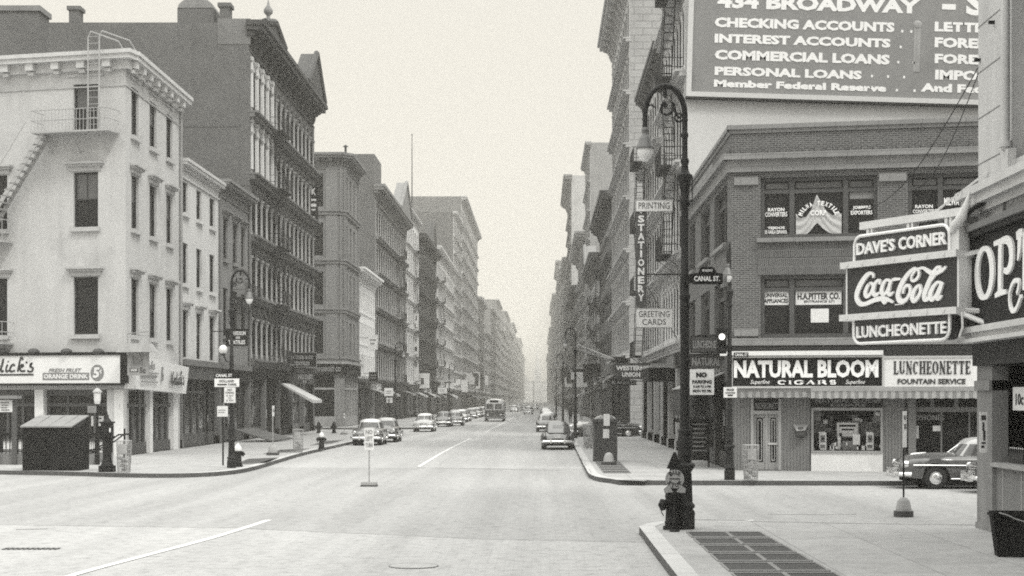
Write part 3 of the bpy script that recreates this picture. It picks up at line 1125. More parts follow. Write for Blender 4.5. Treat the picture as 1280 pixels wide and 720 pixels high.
# --- big white fascia sign round the corner
SCRIPT = {  # brush strokes of the script word, picture units
    'word': [
        [(-232, 272), (-198, 168), (-190, 160), (-172, 272), (-162, 276), (-132, 165), (-118, 150), (-110, 160)],
        [(-100, 248), (-66, 232), (-66, 208), (-90, 214), (-106, 252), (-90, 276), (-58, 262)],
        [(2, 222), (-30, 214), (-46, 250), (-30, 276), (0, 255), (22, 215), (36, 146)],
        [(36, 146), (14, 240), (16, 276), (38, 266)],
        [(76, 205), (62, 250), (66, 276), (92, 264)],
        [(82, 172), (86, 180)],
        [(150, 218), (128, 205), (102, 245), (112, 276), (150, 264)],
        [(232, 158), (222, 140), (206, 150), (178, 274)],
        [(186, 240), (222, 206), (234, 220), (198, 240), (216, 272), (252, 266)],
        [(270, 176), (264, 192)],
        [(298, 212), (322, 190), (304, 222), (330, 240), (322, 270), (292, 276), (276, 264)],
    ]}


def script_word(mb, fx, wd, z0, z1, mi):
    for st in SCRIPT['word']:
        mb.ribbon([fx(*p) for p in st][::1], wd, z0, z1, mi, 5)


sg = thing('shop_fascia_sign', 'long white enamel fascia sign of the orange drink shop', 'sign', f1.world(W1 / 2, shopH, .4))
f1s, s1s = Frame(f1.O, f1.U[:2], sg.location), Frame(s1.O, s1.U[:2], sg.location)
sv0, sv1 = f1.uv(100, 479, .5)[1], f1.uv(100, 444, .5)[1]
b_ = f1s.mb()
ue = f1.uv(150, 460, .5)[0]
b_.box(.3, ue, sv0, sv1, .02, .5, 0)
b_.box(.3, ue + .1, sv1, sv1 + .14, .02, .56, 1)
b_.box(.3, ue + .1, sv0 - .10, sv0, .02, .53, 1)
b_.box(ue, ue + .28, sv0 + .0, sv1 - .0, .02, .49, 1)
b_.M = s1s.M
e_ = s1.uv(229, 470, .3)[0]
b_.add([(-.25, sv0 - .25, .45), (e_, sv0 - .45, .45), (e_ + .05, sv1 - .35, .60), (-.25, sv1 + .0, .60), (-.25, sv0 - .25, .02), (e_, sv0 - .45, .02), (e_, sv1 - .35, .02), (-.25, sv1 + .0, .02)],
       [(0, 1, 2, 3), (7, 6, 5, 4), (3, 2, 6, 7), (0, 4, 5, 1), (1, 5, 6, 2), (0, 3, 7, 4)], 0)
b_.build('panel', [M['white'], M['sign_dark']], sg)
t_ = f1s.mb()
Y0p = lambda x, y: f1.uv(x / 8.0, 430 + y / 8.0, .5)
script_word(t_, Y0p, .085, .5, .52, 0)
t_.ribbon([Y0p(-240, 310), Y0p(336, 306)], .08, .5, .52, 0)
r_ = W_(61, 460.5, 102, 465, .5)
t_.text('FRESH FRUIT', r_[0], r_[1], r_[2], r_[3], .5, .52, .012, 1, .3)
r_ = W_(53.5, 466, 111.5, 474.8, .5)
t_.box(r_[0], r_[1], r_[2], r_[3], .5, .515, 1)
r2 = W_(55, 467.7, 110.3, 473.3, .5)
t_.text('ORANGE DRINK', r2[0], r2[1], r2[2], r2[3], .515, .53, .03, 2)
c_ = f1.uv(121.6, 466, .5)
R_ = (f1.uv(130, 466, .5)[0] - f1.uv(113.4, 466, .5)[0]) / 2
t_.prism([(c_[0] + R_ * math.cos(2 * PI * k / 28), c_[1] + R_ * 1.12 * math.sin(2 * PI * k / 28)) for k in range(28)], .5, .515, 1)
t_.text('5', c_[0] - .22, c_[0] + .12, c_[1] - .24, c_[1] + .25, .515, .53, .04, 2, .12)
t_.text('c', c_[0] + .13, c_[0] + .25, c_[1] - .02, c_[1] + .13, .515, .53, .02, 2)
t_.box(c_[0] + .18, c_[0] + .20, c_[1] - .07, c_[1] + .18, .515, .53, 2)
t_.M = s1s.M
sx = lambda x, y: (2.0 + (x + 232) / 568 * 3.0 + 4.4, sv1 - 1.02 - (y - 150) / 126 * .62 + .35)
script_word(t_, sx, .06, .61, .63, 0)
t_.box(6.4, 9.4, sv1 - 1.2, sv1 - 1.14, .56, .59, 1)
sx2 = lambda x, y: (.75 + (x + 232) / 568 * 2.3, sv1 - .25 - (y - 150) / 126 * .35)
script_word(t_, sx2, .05, .61, .63, 1)
t_.box(.5, 4.0, sv1 - .82, sv1 - .77, .58, .60, 1)
t_.box(.7, 3.7, sv1 - 1.0, sv1 - .9, .55, .59, 1)
t_.text('5', 4.6, 5.0, sv1 - 1.15, sv1 - .45, .57, .60, .03, 1)
t_.box(.7, 3.9, sv1 - 1.25, sv1 - 1.2, .54, .57, 1)
t_.build('lettering', [M['black'], M['sign_grey'], M['white']], sg)
lp = f1s.mb()
for p in (-80, -40, 0, 40, 81, 121):
    u, v = f1.uv(p, 439.5, .6)
    if u > .4:
        lp.sphere((u, v, .45), .26, .16, .3, 10, 6)
lp.build('lamp_cowl', M['sign_mid'], sg)
aw = MB(Matrix.Translation(-sg.location))
a = s1.world(-.6, sv1 + .35, .25)
# box sign hung at the corner over the doorway
bx = thing('corner_box_sign', 'small hooded corner sign hanging over the orange drink shop doorway', 'sign', s1.world(.3, sv1, .9))
s1b = Frame(s1.O, s1.U[:2], bx.location)
f1b = Frame(f1.O, f1.U[:2], bx.location)
q = f1b.mb()
uu = f1.uv(160, 447, .9)[0]
u2 = f1.uv(186, 447, .9)[0]
q.box(uu, u2, sv1 - .95, sv1 + .1, .86, .96, 0)
q.add([(uu - .4, sv1 + .1, .7), (u2 + .4, sv1 + .1, .7), (u2 + .4, sv1 + .1, 1.3), (uu - .4, sv1 + .1, 1.3), (uu - .1, sv1 + .5, .75), (u2 + .1, sv1 + .5, .75), (u2 + .1, sv1 + .5, 1.1), (uu - .1, sv1 + .5, 1.1)],
      [(0, 3, 2, 1), (4, 5, 6, 7), (0, 1, 5, 4), (1, 2, 6, 5), (2, 3, 7, 6), (3, 0, 4, 7)], 1)
q.tube([(uu, sv1 + .5, .95), (uu, sv1 + .95, .95), (u2, sv1 + 1.05, .95), (u2 + .1, sv1 + .5, .95)], .03, 6, 1)
q.bar(((uu + u2) / 2, sv1 + .9, .95), ((uu + u2) / 2, sv1 + .9, .02), .03, 1)
q.build('panel', [M['column_paint'], M['column_paint']], bx)
q = f1b.mb()
script_word(q, lambda x, y: (uu + .25 + (x + 232) / 568 * (u2 - uu - .5), sv1 - .42 + (276 - y) / 130 * .34), .05, .96, .97, 0)
q.box(uu + .15, u2 - .15, sv1 - .50, sv1 - .47, .96, .972, 0)
q.box(uu + .12, u2 - .5, sv1 - .80, sv1 - .62, .96, .972, 1)
q.text('ORANGE DRINK', uu + .17, u2 - .55, sv1 - .77, sv1 - .65, .972, .98, .02, 2)
q.text('5c', u2 - .42, u2 - .12, sv1 - .86, sv1 - .58, .96, .972, .04, 1)
q.build('lettering', [M['sign_grey'], M['sign_mid'], M['white']], bx)

# ------------------------------------------------------------------ rest of the near left row
def plain_house(Y0, Y1, H, label, wallm, pxs, rows, trim, cor=.45, hoods=(1, 2), ftop=None, awn=.3, fe=None, seed=1, bright=.5, downpipe=True):
    base = Vector((XL - 8, (Y0 + Y1) / 2, SW))
    t = thing('row_house', label, 'building', base)
    fr = Frame((XL, Y0, SW), (0, 1), base)
    W = Y1 - Y0
    ops = []
    for i, (py0, py1, pxr) in enumerate(rows):
        v1, v0 = fr.uv(pxr, py0)[1], fr.uv(pxr, py1)[1]
        for a, b in pxs:
            ops.append((fr.uv(a, 300)[0], fr.uv(b, 300)[0], v0, v1, .25))
    mb = fr.mb()
    gh = 4.7
    wall(mb, W, H, ops + [(.15, W - .15, 0, gh - .3, 1.2)])
    mb.poly([(.15, 0, -1.2), (W - .15, 0, -1.2), (W - .15, gh - .3, -1.2), (.15, gh - .3, -1.2)], 1)
    for a, b in (((XL, Y1), (XL - 16, Y1)), ((XL - 16, Y1), (XL - 16, Y0)), ((XL - 16, Y0), (XL, Y0))):
        g = Frame((a[0], a[1], SW), (b[0] - a[0], b[1] - a[1]), base)
        mb.M = g.M
        wall(mb, (Vector(b) - Vector(a)).length, H, [])
    mb.build('wall', [M[wallm], M['inside']], t)
    rb = MB(Matrix.Translation(Vector((0, 0, SW)) - base))
    rb.poly([(XL, Y0, H - .2), (XL, Y1, H - .2), (XL - 16, Y1, H - .2), (XL - 16, Y0, H - .2)])
    rb.build('roof', M['roof'], t)
    nb = len(pxs)
    for i, (a, b, c, d, e) in enumerate(ops):
        window(fr, t, a, b, c, d, .2, 'sash', 'frame_dark', 'glass', trim, trim if (i // nb) in hoods else None, shade=.5 if i % 3 == 1 else 0)
    cb = fr.mb()
    cornice(cb, .2, W - .2, H + .15, cor, 1.0, 0)
    cb.build('cornice', M[trim], t)
    storefront(fr, t, W, gh, random.Random(seed), 'mid_stone', 1, awn, bright)
    if downpipe:
        dp = fr.mb()
        dp.tube([(W - .1, 3.5, .1), (W - .1, H - .5, .1)], .07, 6)
        dp.build('downpipe', M['frame_grey'], t)
    if fe:
        fire_escape(fr, t, fe[0], fe[1], fe[2], 1.0, stairs=False)
    return t, fr


plain_house(85.5, 95.8, 15.4, 'white painted three bay house with low cornice beside the cream corner building', 'white_paint',
            [(228.5, 235), (245.5, 252), (262, 268.5)], [(228, 267, 232), (304, 355, 232), (388, 447, 232)], 'pale_stone', hoods=(2,), seed=3, awn=0)
plain_house(95.82, 105.45, 15.7, 'grey three storey house with small iron balcony, next to the ornate block', 'grey_stone',
            [(279, 284.5), (291, 296.5), (301.5, 306)], [(273, 324, 281), (360, 420, 281)], 'grey_stone', cor=.7, hoods=(0,), seed=8, fe=(3.2, 9.3, [9.0]), awn=0, bright=.2)

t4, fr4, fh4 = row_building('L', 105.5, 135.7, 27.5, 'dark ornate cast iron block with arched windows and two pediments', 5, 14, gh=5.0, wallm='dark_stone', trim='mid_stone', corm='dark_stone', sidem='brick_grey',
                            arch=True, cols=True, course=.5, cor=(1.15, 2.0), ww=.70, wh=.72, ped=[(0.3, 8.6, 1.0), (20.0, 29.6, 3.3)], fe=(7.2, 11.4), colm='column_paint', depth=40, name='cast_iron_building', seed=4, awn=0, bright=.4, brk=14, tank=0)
# pale painted first bays of the two upper floors, party wall patches
bw4, e4 = (30.16 - 1.2) / 14, .6
pk = fr4.mb()
for i in (3, 4):
    va4 = 5.0 + fh4 * i + .6
    vb4 = 5.0 + fh4 * (i + 1) - .12
    for j in range(5):
        u = e4 + bw4 * j
        hw_ = bw4 * .13
        pk.box(max(.03, u - hw_), u + hw_, va4, vb4, -.05, .035)
        pts = [(u, va4, .05), (u, va4 + 3.1, .05)]
        pk.tube(pts, [.19, .15], 10)
        pk.box(u - .26, u + .26, va4 + 3.1, va4 + 3.35, -.04, .22)
    pk.box(.02, e4 + bw4 * 4.2, vb4 - .75, vb4, -.04, .03)
pk.build('painted_pier', M['pale_stone'], t4)
q = MB(Matrix.Translation((-(XL - 20), -(105.52 + 135.68) / 2, -SW)))
for (a, b, c, d, m_, yy) in ((272, 26, 313, 58, 0, 105.49), (300, 62, 311.5, 235, 1, 105.495), (229, 160, 300, 161.2, 1, 105.492)):
    p0, p1 = at(a, d, 105.5), at(b if False else c, b, 105.5)
    q.box(p0.x, p1.x, yy, 105.6, p0.z + SW, p1.z + SW, m_)
q.build('wall_patch', [M['brick_patch'], M['brick_mid']], t4)
# finials are turned upright one by one
fin = MB(fr4.M)
for u, z, h in ((4.45, 28.3, .2), (8.0, 27.7, -.1)):
    seg = 10
    prof = [(.34, 0), (.34, .3), (.14, .45), (.12, .8), (.30, 1.0), (.32, 1.2), (.12, 1.5), (.06, 1.7), (.03, 1.7 + h)]
    P = [(u + rr * math.cos(2 * PI * k / seg), z - .1 + hh, .55 + rr * math.sin(2 * PI * k / seg)) for rr, hh in prof for k in range(seg)]
    fin = MB(fr4.M)
    fin.add(P, [(i * seg + k, i * seg + (k + 1) % seg, (i + 1) * seg + (k + 1) % seg, (i + 1) * seg + k) for i in range(len(prof) - 1) for k in range(seg)], 0, True)
    fin.build('finial', M['grey_stone'], t4)
# the pent house with a domed skylight and chimneys behind the ornate front
q = MB(Matrix.Translation((-(XL - 20), -(105.52 + 135.68) / 2, 0)))
x0, x1 = at(228, 20, 108).x, at(273, 20, 108).x
zt = at(250, 24, 108).z
q.box(x0, x1, 106.5, 111, 27.0, zt + .25, 0)
q.add([(x0 + (x1 - x0) * (.5 - .5 * math.cos(PI * k / 8)), 106.5, zt + .2 + .75 * math.sin(PI * k / 8)) for k in range(9)] +
      [(x0 + (x1 - x0) * (.5 - .5 * math.cos(PI * k / 8)), 111, zt + .2 + .75 * math.sin(PI * k / 8)) for k in range(9)],
      [(k, k + 1, 10 + k, 9 + k) for k in range(8)] + [list(range(9))[::-1], list(range(9, 18))], 1)
q.build('penthouse', [M['brick_grey'], M['lid']], t4)
for (a, b, c) in ((277.5, 289.5, 10), (90.5, 103, 14)):
    q = MB(Matrix.Translation((-(XL - 20), -(105.52 + 135.68) / 2, 0)))
    x0, x1, z1 = at(a, c, 107).x, at(b, c, 107).x, at(a, c, 107).z
    q.box(x0, x1, 106.2, 107.2, 27.0, z1 - .25)
    q.box(x0 - .12, x1 + .12, 106.1, 107.3, z1 - .25, z1)
    q.build('chimney', M['brick_grey'], t4)
# brick bulkhead rising behind the cream building
bb_ = thing('brick_rear_building', 'square brick building rising just behind the cream corner building', 'building', (-36, 94, SW))
q = MB(Matrix.Translation((36, -94, 0)))
x1, z1 = at(48, 17, 91).x, at(48, 17, 91).z
q.box(x1 - 14, x1, 91, 93, 0, z1)
q.build('wall', M['brick_mid'], bb_)
q = MB(Matrix.Translation((36, -94, -SW)))
q.box(x1 - 14.1, x1 + .12, 90.9, 93.1, z1 + SW, z1 + .3 + SW)
q.build('coping', M['grey_stone'], bb_)

# ------------------------------------------------------------------ left row beyond the side street
g_far = 'buildings lining the far avenue'
base5 = Vector((-30, 162, SW))
t5 = thing('chamfered_corner_building', 'grey stone corner building with chamfered corner beyond the first side street', 'building', base5)
XS = XL + .2
P5 = [(-34, 155), (XS - .5, 155), (XS, 155.6), (XS, 167), (-34, 167)]
H5 = 26.4
gh5 = 6.2
fr5 = None
mb = MB()
tr5 = MB()
wins5 = []
for i in range(5):
    a, b = P5[i], P5[(i + 1) % 5]
    fr = Frame((a[0], a[1], SW), (b[0] - a[0], b[1] - a[1]), base5)
    W = (Vector(b) - Vector(a)).length
    ops = []
    if i in (0, 2):
        cs = [W - 2.45, W - 6.4, W - 10.2] if i == 0 else [1.8, 4.9, 8.0]
        ww_ = 1.9 if i == 0 else 1.5
        for fl in range(4):
            for c in cs:
                v = gh5 + .9 + fl * 4.75
                ops.append((c - ww_ / 2, c + ww_ / 2, v, v + 3.2, .3))
        ops.append((.2, W - .3, 0.0, gh5 - 1.0, .8))
    mb.M = fr.M
    wall(mb, W, H5, ops, 0)
    if ops:
        o = ops[-1]
        mb.poly([(o[0], 0, -.8), (o[1], 0, -.8), (o[1], o[3], -.8), (o[0], o[3], -.8)], 1)
        wins5 += [(fr, o_) for o_ in ops[:-1]]
    tr5.M = fr.M
    if i in (0, 1, 2):
        for fl in range(5):
            v = gh5 + .1 + fl * 4.75
            if v < H5 - 2:
                tr5.box(-.06, W + .06, v, v + .3, -.05, .22)
                tr5.box(-.09, W + .09, v + .3, v + .5, -.05, .32)
        for u in ((W - 1.25, W - .1), (W - 4.9, W - 4.3)) if i == 0 else ((.05, .6), (W - .6, W - .05)):
            tr5.box(u[0], u[1], gh5, H5 - 1.2, -.05, .14)
mb.build('wall', [M['grey_stone'], M['inside']], t5)
tr5.build('trim', M['grey_stone'], t5)
for fr, o in wins5:
    window(fr, t5, *o[:4], .25, 'sash', 'frame_dark', 'glass', shade=random.choice([0, 0, .4]))
cb = MB()
for i in (0, 1, 2):
    a, b = P5[i], P5[i + 1]
    fr = Frame((a[0], a[1], SW), (b[0] - a[0], b[1] - a[1]), base5)
    W = (Vector(b) - Vector(a)).length
    cb.M = fr.M
    cornice(cb, 0.1, W - .1, H5 + .1 + .02 * i, .9, 1.5, max(2, int(W / 1.3)))
cb.build('cornice', M['grey_stone'], t5)
sf = MB()
for i in (0, 1, 2):
    a, b = P5[i], P5[i + 1]
    fr = Frame((a[0], a[1], SW), (b[0] - a[0], b[1] - a[1]), base5)
    W = (Vector(b) - Vector(a)).length
    sf.M = fr.M
    sf.box(-.05, W + .05, gh5 - 1.15, gh5 - .1, -.05, .30, 0)
    sf.box(-.12, W + .12, gh5 - .1, gh5 + .12, -.05, .5, 1)
    if i != 1:
        n = int(W / 2.2)
        for k in range(n + 1):
            u = .2 + (W - .5) * k / n
            sf.box(u - .1, u + .1, 0, gh5 - 1.1, -.3, -.02, 1)
        sf.box(.2, W - .3, 3.6, 3.8, -.3, -.05, 1)
        sf.box(.2, W - .3, 0, 1.0, -.3, -.05, 1)
sfo = sf.build('storefront', [M['sign_dark'], M['column_paint']], t5)
gl = MB()
for i in (0, 2):
    a, b = P5[i], P5[i + 1]
    fr = Frame((a[0], a[1], SW), (b[0] - a[0], b[1] - a[1]), base5)
    gl.M = fr.M
    W = (Vector(b) - Vector(a)).length
    gl.box(.2, W - .3, 1.0, gh5 - 1.1, -.26, -.22)
gl.build('shop_window', M['glass_shop'], sfo)
fr = Frame((P5[0][0], P5[0][1], SW), (1, 0), base5)
tx = fr.mb()
tx.text('G & EXPORT CO', *[fr.uv(393, 470, .3)[0], fr.uv(426, 470, .3)[0]], gh5 - .85, gh5 - .4, .3, .33, .03)
tx.build('lettering', M['column_paint'], sfo)
rb = MB(Matrix.Translation(Vector((0, 0, SW)) - base5))
rb.poly([(p[0], p[1], H5 - .2) for p in P5])
rb.build('roof', M['roof'], t5)

row_building('L', 167.1, 186, 16.4, 'low white four storey house squeezed between tall dark neighbours', 3, 9, wallm='snow_paint', trim='snow_paint', course=0, cor=(1.0, 1.5), ww=.42, pil=False, seed=6, brk=9, tank=0)
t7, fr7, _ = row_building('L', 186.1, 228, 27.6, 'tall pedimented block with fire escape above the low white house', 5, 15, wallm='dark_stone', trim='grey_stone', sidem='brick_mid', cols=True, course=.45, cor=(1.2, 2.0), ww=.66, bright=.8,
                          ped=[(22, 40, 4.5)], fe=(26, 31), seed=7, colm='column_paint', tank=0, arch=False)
q = MB(Matrix.Translation((-(XL - 11), -(186.12 + 227.98) / 2, -SW)))
q.box(at(443, 196, 187).x, at(468, 196, 187).x, 187, 195, 27, at(450, 194, 187).z + SW)
q.build('penthouse', M['brick_mid'], t7)
row_building('L', 228.1, 252, 30.2, 'pale flat fronted block with a bracketed balcony past the pedimented block', 6, 6, wallm='snow_paint', trim='white_paint', sidem='brick_light', course=.25, cor=(.7, 1.2), seed=9, fe=(14, 20))
row_building('L', 252.1, 293, 28.8, 'dark narrow windowed block beside the vertical white sign', 6, 11, wallm='dark_stone', trim='dark_stone', sidem='brick_mid', course=.4, cor=(1.3, 2.0), seed=10, arch=True, ped=[(14, 24, 4)], fe=(26, 32))
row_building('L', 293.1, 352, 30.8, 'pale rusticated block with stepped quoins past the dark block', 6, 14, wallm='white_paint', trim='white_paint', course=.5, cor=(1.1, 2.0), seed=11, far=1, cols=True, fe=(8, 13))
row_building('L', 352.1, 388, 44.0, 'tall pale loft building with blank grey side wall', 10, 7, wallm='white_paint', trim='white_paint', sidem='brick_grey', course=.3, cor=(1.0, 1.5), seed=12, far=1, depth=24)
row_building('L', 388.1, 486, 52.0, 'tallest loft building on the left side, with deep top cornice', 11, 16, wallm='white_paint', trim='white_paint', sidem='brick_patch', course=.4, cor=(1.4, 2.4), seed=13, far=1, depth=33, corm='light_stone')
Ys = 486.2
specs = [(545, 34, 'mid_stone', 8), (610, 26, 'pale_stone', 9), (690, 38, 'grey_stone', 9), (760, 46, 'light_stone', 10), (850, 36, 'pale_stone', 10), (960, 50, 'pale_stone', 10), (1080, 44, 'light_stone', 10), (1230, 55, 'pale_stone', 12), (1420, 47, 'pale_stone', 12), (1650, 58, 'pale_stone', 12), (1900, 50, 'pale_stone', 12)]  # farther walls get paler stone, haze fade put into the colour
for i, (y1, h, wm, nb) in enumerate(specs):
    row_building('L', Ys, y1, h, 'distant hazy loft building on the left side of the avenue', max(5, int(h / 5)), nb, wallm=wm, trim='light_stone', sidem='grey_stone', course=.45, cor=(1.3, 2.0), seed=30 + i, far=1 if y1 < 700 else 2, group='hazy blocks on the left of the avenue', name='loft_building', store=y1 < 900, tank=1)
    Ys = y1 + .2

# ------------------------------------------------------------------ right row beyond the luncheonette building
t2, fr2, fh2 = row_building('R', 77.2, 92.5, 29.0, 'tall arcaded loft building with fire escapes and a billboard on its pale side wall', 5, 8, gh=5.2, wallm='light_stone', trim='light_stone', sidem='grey_wall', arch=True, cols=True, course=.40, cor=(.8, 1.9), ww=.72, wh=.74, corm='mid_stone', colr=.11,
                            depth=34, seed=20, name='arcaded_loft_building', colm='pale_stone', awn=0, bright=.3, tank=0)
fire_escape(fr2, t2, 9.6, 13.6, [5.45 + fh2 * i for i in range(1, 5)])
row_building('R', 92.52, 110, 23.2, 'pale loft front with heavy dark cornice, between the billboard building and the side street', 4, 8, gh=5.2, wallm='pale_stone', trim='light_stone', sidem='grey_wall', cols=True, course=.40, cor=(.62, 1.5), ww=.66, wh=.72, corm='mid_stone', colr=.09,
             fe=(3.5, 8), depth=30, seed=28, awn=0, bright=.3, tank=0)
row_building('R', 126, 157, 37.5, 'tall rusticated stone block rising beyond the side street on the right', 7, 11, gh=6, wallm='light_stone', trim='light_stone', sidem='rustic', course=.4, cor=(1.5, 2.4), seed=21, depth=30, cols=True, tank=0, colr=.10, ww=.66)
row_building('R', 157.1, 190, 23.0, 'lower block with heavy projecting cornice next to the rusticated tower on the right', 4, 12, wallm='grey_stone', trim='mid_stone', sidem='pale_stone', course=.5, cor=(1.3, 2.2), seed=22, arch=True, fe=(8, 13))
row_building('R', 190.1, 226, 20.0, 'shorter soot dark block on the right before the pale slab building', 4, 12, wallm='light_stone', trim='grey_stone', sidem='brick_grey', course=.5, cor=(1.4, 2.2), seed=23, ped=[(10, 18, 3)], fe=(20, 25))
row_building('R', 226.1, 252, 39.0, 'pale slab loft building with a blank brick side wall on the right', 8, 8, wallm='light_stone', trim='light_stone', sidem='brick_light', course=.3, cor=(.8, 1.4), seed=24, far=1)
row_building('R', 252.1, 300, 29.0, 'bracketed block just past the pale slab building on the right', 6, 12, wallm='grey_stone', trim='light_stone', sidem='brick_grey', course=.5, cor=(1.8, 2.6), seed=25, far=1)
row_building('R', 300.1, 366, 24.0, 'long low block in the middle distance on the right', 5, 14, wallm='grey_stone', trim='mid_stone', course=.5, cor=(1.5, 2.2), seed=26, far=1)
row_building('R', 366.1, 420, 54.0, 'tall grey tower block with scrolled cornice, middle distance on the right', 11, 10, wallm='light_stone', trim='grey_stone', sidem='light_stone', course=.4, cor=(1.9, 3.0), seed=27, far=1)
Ys = 420.2
specs = [(500, 40, 'grey_stone', 10), (600, 44, 'light_stone', 10), (690, 55, 'light_stone', 10), (800, 48, 'pale_stone', 10), (930, 56, 'light_stone', 10), (1080, 60, 'pale_stone', 12), (1260, 52, 'pale_stone', 12), (1500, 55, 'pale_stone', 12), (1800, 46, 'pale_stone', 12)]  # paler stone with distance, painting in the haze as on the left
for i, (y1, h, wm, nb) in enumerate(specs):
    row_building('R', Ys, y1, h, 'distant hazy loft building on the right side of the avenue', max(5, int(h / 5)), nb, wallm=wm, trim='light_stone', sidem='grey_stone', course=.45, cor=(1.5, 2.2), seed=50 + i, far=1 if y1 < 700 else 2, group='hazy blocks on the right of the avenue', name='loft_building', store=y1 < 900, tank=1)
    Ys = y1 + .2

# end of the avenue: church spire and low blocks where the street bends, stone paled to stand for haze
ch = thing('church', 'pale gothic church with a slim spire closing the far end of the avenue', 'church', (-4, 1960, 0))
q = MB()
q.box(-6, 6, -5, 30, 0, 22)
q.add([(-6, -5, 22), (6, -5, 22), (0, -5, 32), (-6, 30, 22), (6, 30, 22), (0, 30, 32)], [(0, 1, 2), (5, 4, 3), (1, 4, 5, 2), (0, 2, 5, 3)])
q.build('nave', M['pale_stone'], ch)
q = MB()
q.box(-4, 4, -13, -5.2, 0, 34)
for a in (-4, 4):
    for b in (-13, -5.2):
        q.lathe([(.9, 34), (.8, 37), (.05, 42)], (a * .9, b + (.5 if b < -9 else -.5), 0), 6)
q.build('tower', M['pale_stone'], ch)
q = MB()
q.lathe([(3.4, 34), (2.2, 46), (1.1, 58), (.1, 72)], (0, -9.1, 0), 8, smooth=False)
q.build('spire', M['pale_stone'], ch)
for i, (px0, px1, py, Y) in enumerate(((640, 658, 470, 1925), (653, 667, 477, 2030), (677, 692, 478, 2035), (686, 700, 470, 1830))):
    a, b, z = at(px0, py, Y).x, at(px1, py, Y).x, at(px0, py, Y).z
    t = thing('distant_block', ['hazy low block at the bend of the avenue left of the spire', 'hazy block tucked just left of the church spire', 'hazy block just right of the church spire', 'hazy block at the far right kerb under the spire'][i], 'building', ((a + b) / 2, Y + 10, 0))
    q = MB()
    w = (b - a) / 2
    q.box(-w, w, -10, 10, 0, z)
    q.build('wall', M['pale_stone'], t)
    q = MB()
    q.box(-w - .5, w + .5, -10.6, 10.6, z, z + 1.2)
    q.box(-w * .3, w * .1, -5, 0, z + 1.2, z + 5)
    q.build('roof', M['light_stone'], t)

fp = thing('flagpole', 'thin tall flagpole rising from the roof of the pale flat fronted block', 'flagpole', at(515, 262, 240))
q = MB()
hp_ = (262 - 168) / FPX * 240
q.tube([(0, 0, -1), (0, 0, hp_)], [.10, .05], 7)
q.build('pole', M['iron_grey'], fp)
q = MB()
q.sphere((0, 0, hp_), .11, seg=8, rings=6)
q.build('ball', M['iron_grey'], fp)
vp = thing('vent_pipe', 'short vent pipe with flat cap on the chamfered corner building', 'pipe', at(432, 197, 162))
q = MB()
q.tube([(0, 0, -1), (0, 0, 1.1)], .12, 8)
q.build('pipe', M['iron_grey'], vp)
q = MB()
q.lathe([(.3, 1.1), (.05, 1.3)], seg=10)
q.build('cap', M['iron_grey'], vp)
# ------------------------------------------------------------------ near right: brick luncheonette building
C2 = (7.05, 59.2)
d2 = Vector((8.55, -1.75)).normalized()
WF = 21.0
B2 = (C2[0] + d2.x * WF, C2[1] + d2.y * WF)
baseR = Vector((16, 67, SW))
R1 = thing('brick_corner_building', 'two storey brick corner building above the cigar shop and luncheonette', 'building', baseR)
fR = Frame((C2[0], C2[1], SW), d2, baseR)
sR = Frame((7.05, 77.1, SW), (0, -1), baseR)
WSR = 77.1 - 59.2
HR = fR.uv(916, 162)[1]
X_ = lambda px, w=0: fR.uv(px, 400, w)[0]
V_ = lambda py, px=950, w=0: fR.uv(px, py, w)[1]
w2 = (V_(298), V_(222))
w1 = (V_(422), V_(344))
wx = [(X_(950.5), X_(1097)), (X_(1135), X_(1135) + (X_(1097) - X_(950.5)))]
shT = V_(433)
fops = [(a, b, *v, .35) for a, b in wx for v in (w2, w1)]
sops = []
for (a, b) in ((861.5, 869), (876, 887.5), (893, 909)):
    ua, ub = sR.uv(a, 300)[0], sR.uv(b, 300)[0]
    for v in (w2, w1):
        sops.append((ua, ub, *v, .35))
mb = fR.mb()
wall(mb, WF, HR, fops + [(.05, WF - .05, 0, shT - .4, 1.6)])
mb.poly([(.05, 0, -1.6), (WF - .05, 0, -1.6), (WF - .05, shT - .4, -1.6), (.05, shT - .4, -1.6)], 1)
mb.M = sR.M
wall(mb, WSR, HR, sops + [(.5, WSR - .3, 0, shT - .4, 1.2)])
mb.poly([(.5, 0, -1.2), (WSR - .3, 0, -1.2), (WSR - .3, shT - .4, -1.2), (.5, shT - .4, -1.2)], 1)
for a, b in ((B2, (B2[0] + 2, 77.1)), ((B2[0] + 2, 77.1), (7.05, 77.1))):
    g = Frame((a[0], a[1], SW), (b[0] - a[0], b[1] - a[1]), baseR)
    mb.M = g.M
    wall(mb, (Vector(b) - Vector(a)).length, HR, [])
mb.build('wall', [M['brick_mid'], M['inside']], R1)
rb = MB(Matrix.Translation(Vector((0, 0, SW)) - baseR))
rb.poly([(7.07, 59.22, HR - .5), (B2[0], B2[1], HR - .5), (B2[0] + 2, 77.0, HR - .5), (7.07, 77.0, HR - .5)])
rb.build('roof', M['roof'], R1)
tr = MB()
